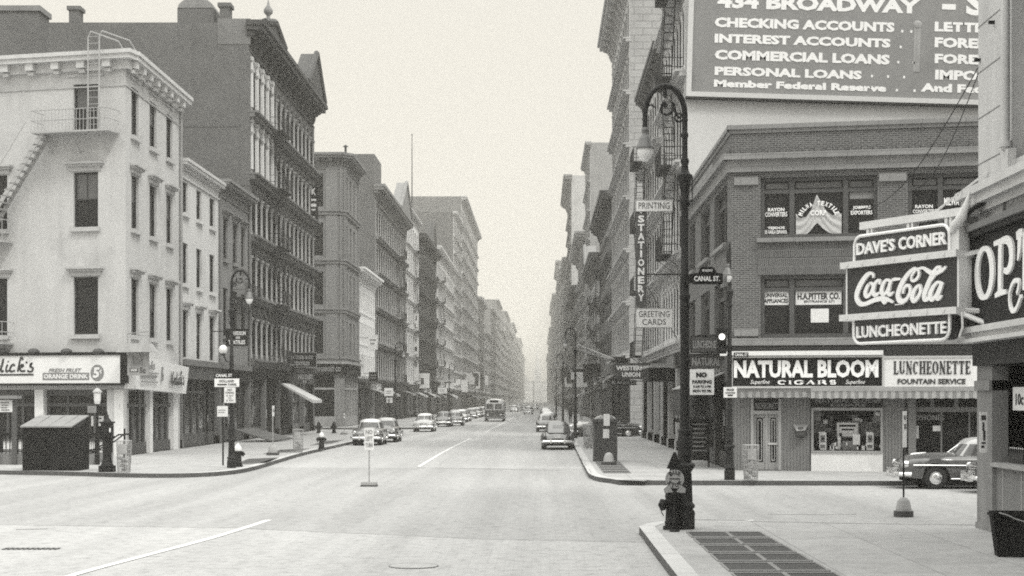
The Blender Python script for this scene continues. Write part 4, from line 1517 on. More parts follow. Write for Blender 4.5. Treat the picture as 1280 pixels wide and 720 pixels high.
for fr, W, (p0, p1) in ((fR, WF, (-.06, .0)), (sR, WSR, (0, .06))):
    tr.M = fr.M
    a, b = p0, W + p1
    tr.box(a - .1 * (p0 < 0), b + .1 * (p1 > 0), HR - .02, HR + .14, -.35, .14, 0)
    tr.box(a, b, HR - .16, HR - .02, -.05, .06, 0)
    z1, z0 = V_(200), V_(215)
    tr.box(a - .06, b + .06, z0, z1, -.06, .16, 0)
    tr.box(a - .2 * (p0 < 0), b + .2 * (p1 > 0), z1, z1 + .22, -.06, .34, 0)
    tr.box(a, b, V_(423), V_(432), -.06, .20, 0)
    n = int(W / .42)
    for k in range(n):
        u = W * (k + .5) / n
        tr.box(u - .10, u + .10, z1 + .24, z1 + .40, -.04, .10, 1)
    tr.box(a, b, V_(197), V_(195.5), -.04, .05, 1)
for a, b in wx:
    tr.M = fR.M
    tr.box(a - .12, b + .12, w2[0] - .16, w2[0], -.05, .18, 0)
    tr.box(a - .1, b + .1, w1[1] + .01, w1[1] + .62, -.04, .03, 2)
    tr.box(a - .1, b + .1, w2[0] - .72, w2[0] - .165, -.04, .025, 2)
tr.M = fR.M
for (a, b) in ((X_(918), X_(948)), (X_(1099), X_(1133))):
    tr.box(a, b, V_(231), V_(221), -.05, .10, 0)
    tr.box(a - .0, b + .0, V_(420), V_(411), -.05, .10, 0)
tr.M = sR.M
for k in range(3):
    a, b = sops[k * 2][:2]
    tr.box(a - .1, b + .1, w2[0] - .16, w2[0], -.05, .16, 0)
tr.box(2.2, 12, HR - 1.2, HR - .35, -.05, .07, 0)
tr.build('trim', [M['ashlar'], M['brick_mid'], M['soldier']], R1)
tx = sR.mb()
tx.text('BUILDING', 3, 9.5, HR - 1.05, HR - .5, .07, .10, .02)
tx.build('lettering', M['column_paint'], R1)


def big_window(fr, a, b, v, split, tr_h, name='window'):
    f = fr.mb()
    d = -.30
    f.box(a, a + .14, v[0], v[1], d, d + .14)
    f.box(b - .14, b, v[0], v[1], d, d + .14)
    f.box(a + .14, b - .14, v[0], v[0] + .14, d, d + .14)
    f.box(a + .14, b - .14, v[1] - .14, v[1], d, d + .14)
    for s in split:
        f.box(s - .09, s + .09, v[0] + .14, v[1] - .14, d, d + .12)
    xs = [a + .14] + [q for s in split for q in (s - .09, s + .09)] + [b - .14]
    for k in range(0, len(xs), 2):
        f.box(xs[k], xs[k + 1], tr_h - .07, tr_h + .07, d, d + .10)
    top = f.build('window', M['frame_mid'], R1)
    for k in range(0, len(xs), 2):
        p = fr.mb()
        p.box(xs[k], xs[k + 1], v[0] + .14, tr_h - .07, d - .02, d + .02)
        p.box(xs[k], xs[k + 1], tr_h + .07, v[1] - .14, d - .02, d + .02)
        p.poly([(xs[k] + .06, tr_h + .12, d + .024), (xs[k + 1] - .06, tr_h + .12, d + .024), (xs[k + 1] - .06, v[1] - .2, d + .024), (xs[k] + .06, v[1] - .2, d + .024)], 1)  # paler transom face, a reflection painted onto the glass
        p.build('pane', [M['glass'], M['glass_dim']], top)
    return top, xs


bw = {}
for i, (a, b) in enumerate(wx):
    for j, v in enumerate((w2, w1)):
        W = b - a
        bw[i, j] = big_window(fR, a, b, v, [a + W * .27, a + W * .73], v[0] + (v[1] - v[0]) * .77)
for k in range(3):
    a, b = sops[k * 2][:2]
    for v in (w2, w1):
        big_window(sR, a, b, v, [(a + b) / 2], v[0] + (v[1] - v[0]) * .74)
# painted words, curtain and cards behind the glass
top, xs = bw[0, 0]
pz = -.275


def words_(fr, owner, items, z=pz + .085, m='letter', name='lettering', t=.01):
    q = fr.mb()
    for s, a, b, c, d, bold in items:
        r = fr.rect(a, b, c, d, z)
        q.text(s, r[0], r[1], r[2], r[3], z, z + t, bold)
    return q.build(name, M[m], owner)


words_(fR, top, [('RAYON', 960, 260, 980.5, 264, .03), ('CONVERTERS', 956.5, 265.5, 984, 270.5, .02), ('TEJIDOS', 959.5, 283.5, 981, 287, .03), ('SE HABLA ESPANOL', 956, 288, 984, 292, .02),
                 ('JOBBERS', 1066, 257.5, 1088.5, 262, .03), ('EXPORTERS', 1063.5, 263.5, 1090.5, 268, .03), ('CORP', 1013, 263, 1033, 269, .03)])
q = fR.mb()
cu, cv = fR.uv(1023.5, 273, pz)
R_ = fR.uv(1047.5, 273, pz)[0] - cu
for i, chh in enumerate('MILWA TEXTILE'):
    if chh == ' ':
        continue
    an = math.radians(163 - i * (146 / 12.0))
    mx = fR.M @ Matrix.Translation((cu + R_ * math.cos(an), cv + R_ * .80 * math.sin(an), pz)) @ Matrix.Rotation(an - PI / 2, 4, 'Z')
    q.M = mx
    q.text(chh, -.055 if chh != 'I' else -.02, .055 if chh != 'I' else .02, -.09, .08, .09, .10, .04)
q.build('lettering', M['letter'], top)
# draped curtain, gathered into a peak
q = fR.mb()
pk_u, pk_v = fR.uv(1021, 242.5, pz)
ctop = [(995, 267), (1000, 273), (1008, 271), (1014, 262), (1021, 243), (1027, 254), (1033, 264), (1040, 269), (1046, 269), (1052, 267)]
cbot = [(995, 296), (1004, 296), (1012, 290), (1019, 281), (1022, 279), (1028, 285), (1036, 291), (1044, 293), (1052, 295)]


def poly_at(tab, x):
    for (a, b), (c, d) in zip(tab, tab[1:]):
        if x <= c:
            return b + (d - b) * (x - a) / (c - a)
    return tab[-1][1]


N_, K = 48, 12
P = []
for i in range(N_ + 1):
    x = 995 + 57 * i / N_
    yt_, yb2 = poly_at(ctop, x), poly_at(cbot, x)
    for k in range(K + 1):
        t = k / K
        u, v = fR.uv(x, yb2 + (yt_ - yb2) * t, pz)
        dd = abs(x - 1021.5) / 28
        P.append((u, v, pz + .045 + .030 * math.sin(15 * t + 7 * dd) * (.4 + .6 * t)))
fs = [(i * (K + 1) + k, (i + 1) * (K + 1) + k, (i + 1) * (K + 1) + k + 1, i * (K + 1) + k + 1) for i in range(N_) for k in range(K)]
q.add(P, fs, 0, True)
q.build('curtain', M['cloth_light'], top)
sd = fR.mb()
r = fR.rect(1062, 239, 1094, 248, pz)
sd.box(r[0], r[1], r[2], r[3], pz - .01, pz)
sd.build('blind', M['sign_grey'], top)
top, xs = bw[0, 1]
cd = fR.mb()
for (a, b, c, d) in ((953.5, 364.5, 986, 381), (994.5, 364, 1052, 380.5), (1061.5, 364, 1092, 381)):
    r = fR.rect(a, b, c, d, pz)
    cd.box(r[0], r[1], r[2], r[3], pz - .01, pz + .006)
r = fR.rect(1013.5, 386, 1036, 403, pz)
cd.box(r[0], r[1], r[2], r[3], pz - .01, pz + .006)
cd.build('window_card', M['paper'], top)
words_(fR, top, [('UNIVERSAL', 955.5, 367, 984.5, 371.5, .03), ('APPLIANCES', 955, 373.5, 985, 378.5, .03), ('H.A.PITTER CO.', 997, 366.5, 1050, 374, .04), ('ENTRANCE 271', 1005, 375.5, 1043, 378, .02)], pz + .006, 'black')
top, xs = bw[1, 0]
words_(fR, top, [('RAYON', 1144, 256, 1166, 260, .03), ('CONVERTERS', 1141, 262, 1170, 266, .02), ('MILWA TEXTILE', 1180, 247, 1222, 256, .03)])

# shop front of the luncheonette building
gnd = V_(588)


def siding(x0, x1, y0, y1, z):
    n = max(1, int((x1 - x0) / .11))
    w = (x1 - x0) / n
    P = []
    for k in range(n):
        u = x0 + w * k
        P += [(u, z), (u + w * .55, z), (u + w * .6, z - .02), (u + w * .95, z - .02)]
    P.append((x1, z))
    V = [(u, y0, zz) for u, zz in P] + [(u, y1, zz) for u, zz in P]
    m = len(P)
    sl = fR.mb()
    sl.add(V, [(i, i + 1, m + i + 1, m + i) for i in range(m - 1)])
    sl.build('siding', M['siding'], R1)


door0, door1 = X_(938.5), X_(976.5)
dv1 = V_(514)
siding(.0, door0, 0, shT - .4, -.02)
siding(door1, X_(1013), 0, shT - .4, -.02)
siding(X_(1103.5), X_(1131), 0, shT - .4, -.02)
siding(door0, door1, V_(498), shT - .4, -.02)
# door
dr = fR.mb()
vT, v1_, v0_ = V_(498.5), V_(514), 0.02
dr.box(door0, door0 + .10, v0_, vT, -.30, .02)
dr.box(door1 - .10, door1, v0_, vT, -.30, .02)
dr.box(door0 + .1, door1 - .1, v1_ - .10, v1_ + .02, -.28, .03)
mid = X_(958)
for a, b in ((door0 + .1, mid - .04), (mid + .04, door1 - .1)):
    st = .09
    dr.box(a, a + st, v0_, v1_ - .1, -.22, -.14)
    dr.box(b - st, b, v0_, v1_ - .1, -.22, -.14)
    dr.box(a + st, b - st, v0_, V_(578), -.22, -.14)
    dr.box(a + st, b - st, v1_ - .24, v1_ - .1, -.22, -.14)
dr.box(mid - .04, mid + .04, v0_, v1_ - .1, -.24, -.10)
d_o = dr.build('door', M['column_paint'], R1)
dg = fR.mb()
for a, b in ((door0 + .19, mid - .13), (mid + .13, door1 - .19)):
    dg.box(a, b, V_(578), v1_ - .24, -.20, -.17)
    z = -.165
dg.build('pane', M['glass_shop'], d_o)
ln = fR.mb()
for a, b in ((door0 + .19, mid - .13), (mid + .13, door1 - .19)):
    y0, y1 = V_(576), v1_ - .30
    for (x0, x1, q0, q1) in ((a + .05, a + .07, y0, y1), (b - .07, b - .05, y0, y1), (a + .05, b - .05, y0, y0 + .03), (a + .05, b - .05, y1 - .03, y1)):
        ln.box(x0, x1, q0, q1, -.169, -.162)
ln.box(mid + .05, door1 - .12, V_(556), V_(553.5), -.14, -.10)
ln.build('door_bar', M['aluminium'], d_o)
tp = fR.mb()
tp.box(door0 + .1, door1 - .1, v1_ + .02, vT, -.2, -.06)
tp.build('transom_panel', M['sign_dark'], d_o)
words_(fR, d_o, [('LUNCHEONETTE', 939.5, 503.5, 976, 511, .0)], -.06, 'column_paint')
# display window with its goods
a, b = X_(1014), X_(1103.5)
yb, yt, yh0, yh1 = V_(563), V_(513), V_(509.5), V_(497.5)
dw = fR.mb()
dw.box(a, b, 0, yb - .06, -.30, .05, 0)
dw.box(a, b, yb - .06, yb, -.30, .10, 1)
dw.box(a, b, yt, yh0, -.30, .04, 1)
dw.box(a, a + .08, yb, yt, -.30, .03, 1)
dw.box(b - .08, b, yb, yt, -.30, .03, 1)
dw_o = dw.build('display_window', [M['rail_white'], M['column_paint']], R1)
hd = fR.mb()
hd.box(a, b, yh0, yh1 + .05, -.2, .06)
hd.build('transom_panel', M['sign_dark'], dw_o)
words_(fR, dw_o, [('NATURAL BLOOM', 1019, 498.5, 1100, 503.5, .03), ('CIGARS', 1038, 504.5, 1082, 508, .03)], .06, 'sign_grey')
gd = fR.mb()


def card(x0, y0, x1, y1, z=-.6, mi=0, th=.02, tilt=0):
    p0 = fR.uv(x0, y1, z)
    p1 = fR.uv(x1, y0, z)
    gd.box(p0[0], p1[0], p0[1], p1[1], z, z + th, mi)


gd.box(a, b, yb - .05, yb, -1.2, -.3, 2)
gd.box(a, b, yb, yt, -1.25, -1.2, 2)
card(1045, 527, 1074, 547, -.9, 1)
card(1046.5, 528.5, 1072.5, 545.5, -.88, 0, .01)
card(1049, 531, 1070, 533.5, -.868, 2, .006)
card(1052, 536, 1067, 538, -.868, 2, .006)
for c in (1028.5, 1087.5):
    card(c - 4.5, 541, c + 4.5, 562.5, -.5, 0)
    card(c - 3, 544, c + 3, 553, -.478, 1, .006)
    card(c - 1.5, 547, c + 1.5, 550, -.470, 2, .006)
    card(c - 3, 556, c + 3, 560, -.478, 1, .006)
    card(c - 4.8, 540, c + 3.0, 542, -.48, 0)
card(1066, 543, 1075, 556, -.55, 0)
card(1047, 545, 1051, 562, -.7, 0)
card(1053, 551, 1070, 562, -.72, 1, .15)
card(1049, 541, 1052.5, 546, -.69, 2)
for c in (1038, 1042, 1078, 1080):
    card(c - .8, 557, c + .8, 562.5, -.45, 0)
card(1016, 513, 1026, 526, -.5, 1)
card(1092, 513, 1102, 527, -.5, 1)
card(1094, 515, 1100, 520, -.48, 0)
card(1016, 527, 1040, 541, -1.15, 1)
card(1076, 527, 1100, 545, -1.15, 1)
rg = random.Random(4)
for k in range(46):
    x, y = rg.uniform(1016, 1100), rg.uniform(552, 561)
    card(x, y, x + rg.uniform(1.2, 3.2), y + rg.uniform(2, 4), rg.uniform(-1.1, -.4), rg.choice([0, 0, 1, 2]), .03)
for k in range(16):
    x, y = rg.uniform(1016, 1098), rg.uniform(514, 532)
    card(x, y, x + rg.uniform(3, 8), y + rg.uniform(3, 7), rg.uniform(-1.15, -1.0), rg.choice([0, 1, 2]), .02)
gd.build('window_goods', [M['white'], M['sign_grey'], M['sign_dark']], dw_o)
# right hand shop window
a2, b2 = X_(1131), WF - .4
rw = fR.mb()
vtr0, vtr1, vT2 = V_(514), V_(510), V_(496)
rw.box(a2, b2, vtr0 - .02, vtr1 + .04, -.32, -.12)
for p in (1131, 1163, 1193, 1224, 1258):
    u = X_(p)
    if u < b2 - .1:
        rw.box(u, u + .14, vtr1 + .04, vT2 + .1, -.3, -.14)
rw.box(X_(1135.5), X_(1145), 0, vT2 + .1, -.10, .06)
rw.box(a2, b2, 0, V_(566), -.32, -.10)
for p in (1131, 1176, 1211, 1250):
    u = X_(p)
    rw.box(u, u + .06, V_(566), vtr0 - .02, -.3, -.2)
rw_o = rw.build('shop_frame', M['frame_grey'], R1)
pn = fR.mb()
pn.box(a2, b2, V_(566), vT2 + .1, -.30, -.26)
pn.build('shop_window', M['glass_shop'], rw_o)
words_(fR, rw_o, [('TELEPHONES', 1129, 518.5, 1180, 525.5, .01)], -.26, 'column_paint')
pc = fR.mb()
for (x0, y0, x1, y1) in ((1166, 532, 1176, 539), (1143.5, 532, 1148.5, 548)):
    r = fR.rect(x0, y0, x1, y1, -.25)
    pc.box(r[0], r[1], r[2], r[3], -.26, -.25)
pc.build('shop_poster', M['paper'], rw_o)
# dark beam over the shops
bm = fR.mb()
bm.box(-.1, WF, shT - .42, shT - .03, -.3, .26)
bm.build('shop_beam', M['frame_dark'], R1)
# valances
for i, (x0, x1, zz) in enumerate(((916, 1013, .62), (1013.5, 1300, .75))):
    va = fR.mb()
    ua, ub = fR.uv(x0, 490, zz)[0], min(fR.uv(x1, 490, zz)[0], WF)
    t_, bt = fR.uv(960, 489.5 if i == 0 else 489, zz)[1], fR.uv(960, 497 if i == 0 else 498, zz)[1]
    va.box(ua, ub, t_, t_ + .16, .15, zz + .02, 2)
    n = int((ub - ua) / .14)
    st = (ub - ua) / n
    for k in range(n):
        u = ua + k * st
        dz = .03 * math.sin(k * 2.1)
        va.add([(u, bt + dz * .5, zz - .06), (u + st, bt + .5 * .03 * math.sin((k + 1) * 2.1), zz - .06), (u + st, t_, zz), (u, t_, zz)], [(0, 1, 2, 3)], k % 2)
    va.build('awning_valance', [M['canvas'], M['canvas_grey'], M['column_paint']], R1)
# vent / bracket lamp on the siding
vt = fR.mb()
cu, cv = fR.uv(1001, 538, .15)
vt.sphere((cu, cv - .08, .12), .22, .22, .16, 12, 8, 1)
vt.add([(cu - .28, cv + .2, .02), (cu + .28, cv + .22, .02), (cu + .16, cv, .3), (cu - .14, cv - .02, .3)], [(0, 3, 2, 1)], 0)
vt.build('wall_vent', [M['column_paint'], M['sign_mid']], R1)

# side (avenue) shopfront of the brick building
ss = sR.mb()
for u in (.5, 4.2, 8.2, 12.4, 16.6):
    ss.box(u, u + .5, 0, shT - .4, -.6, .06)
ss.box(.5, WSR - .3, shT - 1.3, shT - .45, -.4, .12)
ss.box(.5, WSR - .3, 0, .6, -.6, -.1)
so = ss.build('storefront', M['wood_mid'], R1)
pn = sR.mb()
pn.box(.5, WSR - .3, .6, shT - 1.3, -.3, -.26)
pn.build('shop_window', M['glass_shop'], so)
gd = sR.mb()
rr = random.Random(5)
for k in range(16):
    u = 1.2 + rr.random() * 14.5
    v = .8 + rr.random() * 1.6
    gd.box(u, u + .4 + rr.random() * .4, v, v + .4 + rr.random() * .5, -.255, -.245)
gd.build('shop_poster', M['paper'], so)
aw = sR.mb()
ua, ub = 9.5, 16.8
zv = at(0, 488, 62).z - SW
aw.add([(ua, zv + .7, .1), (ub, zv + .7, .1), (ub, zv + .1, 1.5), (ua, zv + .1, 1.5), (ua, zv + .66, .1), (ub, zv + .66, .1), (ub, zv + .06, 1.5), (ua, zv + .06, 1.5)], [(0, 3, 2, 1), (4, 5, 6, 7), (3, 7, 6, 2), (0, 4, 7, 3), (1, 2, 6, 5)])
aw.build('awning', M['canvas_grey'], so)
bu = sR.mb()
for z in (1.45, .6):
    n = 5
    for k in range(n):
        a = ua + (ub - ua) * k / n
        b = ua + (ub - ua) * (k + 1) / n
        K = 10
        P = []
        for i in range(K + 1):
            t = i / K
            sag = math.sin(PI * t)
            P += [(a + (b - a) * t, zv + .08, z), (a + (b - a) * t, zv - .35 - .55 * sag, z + .06 * math.sin(9 * t)), (a + (b - a) * t, zv - .55 - .75 * sag, z + .10 * math.sin(11 * t + 1))]
        bu.add(P, [(3 * i + j, 3 * i + 3 + j, 3 * i + 4 + j, 3 * i + 1 + j) for i in range(K) for j in (0, 1)], 0, True)
bu.build('bunting', M['cloth_dark'], so)
# dark menu board by the corner of the shop
mbd = thing('menu_board', 'tall dark menu board standing at the cigar shop corner under the bunting', 'sign', (6.2, 62.4, SW))
q = MB()
q.box(-.38, .38, -.05, .05, .25, 1.85, 0)
q.box(-.38, -.32, -.06, .06, 0, .25, 0)
q.box(.32, .38, -.06, .06, 0, .25, 0)
q.build('board', M['sign_dark'], mbd)
q = MB()
for k in range(7):
    q.box(-.28, .28 - .06 * (k % 3), -.058, -.05, 1.62 - k * .17, 1.68 - k * .17)
q.build('lettering', M['sign_grey'], mbd)


# ------------------------------------------------------------------ shop signs on the brick building
def wide_sign(name, label, px, z, mat_panel, th=.25, frame=None):
    r = fR.rect(*px, z)
    t = thing(name, label, 'sign', fR.world((r[0] + r[1]) / 2, r[2], z))
    fr = Frame(fR.O, fR.U[:2], t.location)
    q = fr.mb()
    q.box(r[0], r[1], r[2], r[3], .28, z)
    q.build('panel', M[mat_panel], t)
    if frame:
        q = fr.mb()
        e = .07
        q.box(r[0] - e, r[1] + e, r[3], r[3] + e, .27, z + .04)
        q.box(r[0] - e, r[1] + e, r[2] - e, r[2], .27, z + .04)
        q.box(r[0] - e, r[0], r[2], r[3], .27, z + .04)
        q.box(r[1], r[1] + e, r[2], r[3], .27, z + .04)
        q.build('frame', M[frame], t)
    return t, fr


def serif_text(mb, s, x0, x1, y0, y1, z0, z1, mi=0, fat=.24, thin=.09):
    """roman capitals from thick stems, thin arms and serifs; widths in letter heights"""
    Wd = {'I': .36, 'T': .72, 'L': .62, 'E': .64, 'F': .62, 'N': .80, 'H': .80, 'U': .76, 'C': .72, 'O': .80, 'G': .78, 'A': .82, 'R': .78, 'S': .60, 'V': .8, ' ': .4}
    tot = sum(Wd[c] for c in s) + .10 * (len(s) - 1)
    k = (x1 - x0) / tot
    h = y1 - y0
    x = x0

    def box(a, b, c, d, X, W):
        mb.box(X + a * k, X + b * k, y0 + c * h, y0 + d * h, z0, z1, mi)

    def stem(a, X, W, s0=True, s1=True):
        box(a, a + fat, 0, 1, X, W)
        if s0: box(a - .07, a + fat + .07, -.0, .06, X, W)
        if s1: box(a - .07, a + fat + .07, .94, 1.0, X, W)

    def arc(cx, cy, rx, ry, a0, a1, X, n=14):
        pts, wd = [], []
        for i in range(n + 1):
            t = math.radians(a0 + (a1 - a0) * i / n)
            pts.append((X + (cx + rx * math.cos(t)) * k, y0 + (cy + ry * math.sin(t)) * h))
            wd.append((thin + (fat - thin) * abs(math.cos(t)) ** 1.3) * k)
        mb.ribbon(pts, wd, z0, z1, mi, 1)
    for c in s:
        W = Wd[c]
        X = x
        if c == 'I': stem(.07, X, W)
        elif c == 'T':
            stem(W / 2 - fat / 2, X, W, True, False); box(.02, W - .02, .90, 1, X, W); box(.02, .10, .76, .9, X, W); box(W - .10, W - .02, .76, .9, X, W)
        elif c == 'L': stem(.06, X, W); box(.06 + fat, W, 0, .09, X, W); box(W - .09, W, .09, .26, X, W)
        elif c in 'EF':
            stem(.06, X, W); box(.06 + fat, W, .91, 1, X, W); box(W - .08, W, .76, .91, X, W); box(.06 + fat, W - .14, .47, .55, X, W); box(W - .2, W - .13, .40, .62, X, W)
            if c == 'E': box(.06 + fat, W, 0, .09, X, W); box(W - .08, W, .09, .25, X, W)
        elif c == 'H': stem(.05, X, W); stem(W - .05 - fat, X, W); box(.05 + fat, W - .05 - fat, .47, .55, X, W)
        elif c == 'N':
            box(.10, .10 + thin, 0, 1, X, W); box(.0, .28, 0, .05, X, W); box(W - .10 - thin, W - .10, 0, 1, X, W); box(W - .28, W, .95, 1, X, W)
            mb.ribbon([(X + .12 * k, y0 + h), (X + (W - .14) * k, y0)], fat * k * 1.05, z0, z1 + .001, mi)
        elif c == 'U':
            box(.05, .05 + fat, .3, 1, X, W); box(0, .1 + fat, .94, 1, X, W); box(W - .12 - thin, W - .12, .3, 1, X, W); box(W - .26, W, .94, 1, X, W)
            arc(W / 2 + .01, .32, W / 2 - .17, .27, 180, 360, X)
        elif c == 'O': arc(W / 2, .5, W / 2 - fat / 2, .46, 0, 360, X, 24)
        elif c in 'CG':
            arc(W / 2, .5, W / 2 - fat / 2, .46, 50, 310, X, 20); box(W - .16, W - .08, .66, .94, X, W)
            if c == 'G': box(W - .30, W - .08, .08, .46, X, W); box(W - .36, W, .42, .48, X, W)
        elif c == 'A':
            mb.ribbon([(X + .10 * k, y0), (X + W / 2 * k, y0 + h)], thin * k * 1.1, z0, z1, mi); mb.ribbon([(X + (W - .18) * k, y0), (X + (W / 2 - .04) * k, y0 + h)], fat * k, z0, z1 + .001, mi)
            box(.2, W - .28, .28, .35, X, W); box(0, .22, 0, .05, X, W); box(W - .34, W, 0, .05, X, W)
        elif c == 'R':
            stem(.05, X, W); arc(.33, .74, .24, .22, -90, 90, X, 12); mb.ribbon([(X + .38 * k, y0 + .52 * h), (X + (W - .1) * k, y0)], fat * k * .9, z0, z1, mi)
        elif c == 'S':
            arc(W / 2, .73, W / 2 - .12, .22, 20, 270, X, 12); arc(W / 2, .28, W / 2 - .12, .24, -160, 90, X, 12)
        elif c == 'V':
            mb.ribbon([(X + .12 * k, y0 + h), (X + W / 2 * k, y0)], fat * k, z0, z1, mi); mb.ribbon([(X + (W - .1) * k, y0 + h), (X + (W / 2) * k, y0)], thin * k * 1.1, z0, z1, mi)
        x += (W + .10) * k


zs = .72
t, fr = wide_sign('cigar_shop_sign', 'long black cigar shop sign with bold white capitals', (916, 447.5, 1103, 482.5), zs, 'sign_dark', frame='aluminium')
q = fr.mb()
r = fR.rect(917.5, 450.5, 1098, 472, zs)
q.text('NATURAL BLOOM', r[0], r[1], r[2], r[3], zs, zs + .05, .045)
r = fR.rect(972, 475.5, 1046, 480.3, zs)
serif_text(q, 'CIGARS', r[0], r[1], r[2], r[3], zs, zs + .03, 0, .15, .06)
for a in (938, 1057):
    r = fR.rect(a, 474.8, a + 24, 481.5, zs)
    q.text('Superfine', r[0], r[1], r[2], r[3], zs, zs + .02, .0, 0, .35)
q.build('lettering', M['letter'], t)
br = fr.mb()
r = fR.rect(900, 439.2, 1104, 443.5, zs + .2)
br.box(r[0], r[1], r[2], r[3], .4, zs + .25)
br.build('light_trough', M['white'], t)
t, fr = wide_sign('luncheonette_sign', 'white luncheonette fountain service sign with dark serif capitals', (1105, 447.5, 1300, 484), zs - .02, 'white', frame='aluminium')
q = fr.mb()
r = fR.rect(1117, 451.5, 1213, 467.5, zs - .02)
serif_text(q, 'LUNCHEONETTE', r[0], r[1], r[2], r[3], zs - .02, zs + .005)
r = fR.rect(1122, 473.5, 1207, 480, zs - .02)
q.text('FOUNTAIN SERVICE', r[0], r[1], r[2], r[3], zs - .02, zs + .005, .03)
q.build('lettering', M['black'], t)


def blade_sign(name, label, px, Y, panel, lines=(), lm='white', th=.14, arm=None, post=None, rz=0.0, edge=None, wire=None, tilt=0):
    """a flat board facing down the street; px = picture box at distance Y"""
    a, b = at(px[0], px[3], Y), at(px[2], px[1], Y)
    w, h = b.x - a.x, b.z - a.z
    t = thing(name, label, 'sign', ((a.x + b.x) / 2, Y, a.z), rz)
    q = MB()
    q.box(-w / 2, w / 2, -th / 2, th / 2, 0, h)
    q.build('panel', M[panel], t)
    if edge:
        q = MB()
        e = .035
        for (x0, x1, z0, z1) in ((-w / 2 - e, w / 2 + e, h, h + e), (-w / 2 - e, w / 2 + e, -e, 0), (-w / 2 - e, -w / 2, 0, h), (w / 2, w / 2 + e, 0, h)):
            q.box(x0, x1, -th / 2 - .02, th / 2 + .02, z0, z1)
        q.build('frame', M[edge], t)
    if lines:
        q = MB(Matrix(((1, 0, 0, 0), (0, 0, -1, -th / 2), (0, 1, 0, 0), (0, 0, 0, 1))))
        for s, x0, x1, y0, y1, bold in lines:
            if s == '-':
                q.box(-w / 2 + x0 * w, -w / 2 + x1 * w, y0 * h, y1 * h, 0, .012)
            else:
                q.text(s, -w / 2 + x0 * w, -w / 2 + x1 * w, y0 * h, y1 * h, 0, .015, bold)
        q.build('lettering', M[lm], t)
    if arm:
        q = MB()
        for (x, z, xe) in arm:
            q.tube([(x * w - w / 2, 0, z * h), (xe - (a.x + b.x) / 2, 0, z * h)], .03, 6)
        q.build('bracket', M['iron'], t)
    if post is not None:
        q = MB()
        q.tube([(0, .1, -a.z + post), (0, .1, h * .8)], .035, 8)
        q.build('post', M['iron'], t)
    return t


blade_sign('projecting_sign', 'small dark luncheonette sign over the cigar blade sign on the avenue side', (864, 421, 905, 440), 61.5, 'sign_mid', [('LUNCHEONETTE', .06, .94, .25, .75, .02)], 'column_paint', edge='iron')
blade_sign('projecting_sign', 'dark cigar shop blade sign facing down the avenue, behind the parking notice', (862.5, 443.5, 903.5, 472.5), 61.8, 'sign_mid', [('NATURAL', .06, .93, .52, .88, .04), ('BLOOM', .2, .93, .1, .42, .04)], 'column_paint', edge='iron')
blade_sign('projecting_sign', 'dark grey telegraph office sign projecting over the right sidewalk', (767.5, 454, 808.5, 474), 90, 'sign_mid', [('WESTERN', .06, .94, .55, .85, .05), ('UNION', .24, .8, .14, .44, .05)], 'white', arm=[(1.0, .9, 7.0)])
blade_sign('projecting_sign', 'narrow dark blankets sign hanging right under the telegraph sign', (763.5, 475, 795.5, 481.5), 91, 'sign_dark', [('BLANKETS', .04, .96, .2, .8, .02)], 'column_paint', arm=[(1.0, .8, 7.0)])
blade_sign('projecting_sign', 'upper white printing sign of the stationery signs', (795, 250.5, 840, 264), 80, 'white', [('PRINTING', .07, .93, .2, .8, .0)], 'sign_mid', edge='column_paint')
blade_sign('projecting_sign', 'lower white greeting cards sign of the stationery signs', (795, 386, 840, 409), 80, 'white', [('GREETING', .07, .93, .55, .88, .0), ('CARDS', .17, .83, .12, .45, .0)], 'sign_mid', edge='column_paint')
# vertical arrow-tailed stationery sign
a, b = at(794.5, 388, 80.1), at(808, 262, 80.1)
t = thing('vertical_sign', 'tall vertical stationery sign with notched ends between two white signs', 'sign', ((a.x + b.x) / 2, 80.1, a.z))
w, h = b.x - a.x, b.z - a.z
q = MB(Matrix(((1, 0, 0, 0), (0, 0, -1, 0), (0, 1, 0, 0), (0, 0, 0, 1))))
q.prism([(-w / 2, w * .55), (0, 0), (w / 2, w * .55), (w / 2, h), (0, h - w * .4), (-w / 2, h)], -.1, .1)
q.build('panel', M['sign_mid'], t)
q = MB(Matrix(((1, 0, 0, 0), (0, 0, -1, -.1), (0, 1, 0, 0), (0, 0, 0, 1))))
for i, c in enumerate('STATIONERY'):
    z1 = h - w * .55 - i * (h - w * 1.25) / 10
    q.text(c, -.16 if c != 'I' else -.05, .16 if c != 'I' else .05, z1 - (h - w) / 10 * .80, z1, 0, .03, .04)
q.build('lettering', M['white'], t)
q = MB()
for zz in (h * .36,):
    q.tube([(0, .15, zz), (7.05 - t.location.x, .15, zz)], .04, 6)
q.bar((0, .15, zz), (7.05 - t.location.x, .15, 1.2 - 3), .02)
q.build('bracket', M['iron'], t)
# dark marquee over the side entrance
t = thing('entrance_canopy', 'dark box canopy over the sidewalk right of the telegraph sign', 'canopy', (6.3, 84, 3.6))
a, b = at(811, 476, 84), at(851, 459.5, 84)
q = MB(Matrix.Translation((-6.3, -84, -3.6)))
q.box(a.x, 7.05, 84, 88.5, a.z, b.z)
q.build('canopy_box', M['sign_dark'], t)
q = MB(Matrix.Translation((-6.3, -84, -3.6)))
q.box(a.x - .05, 7.05, 83.9, 88.6, b.z, b.z + .12)
for k in range(9):
    q.box(a.x + .1 + k * .15, a.x + .2 + k * .15, 83.9, 84.0, b.z + .12, b.z + .22)
q.build('crest', M['column_paint'], t)

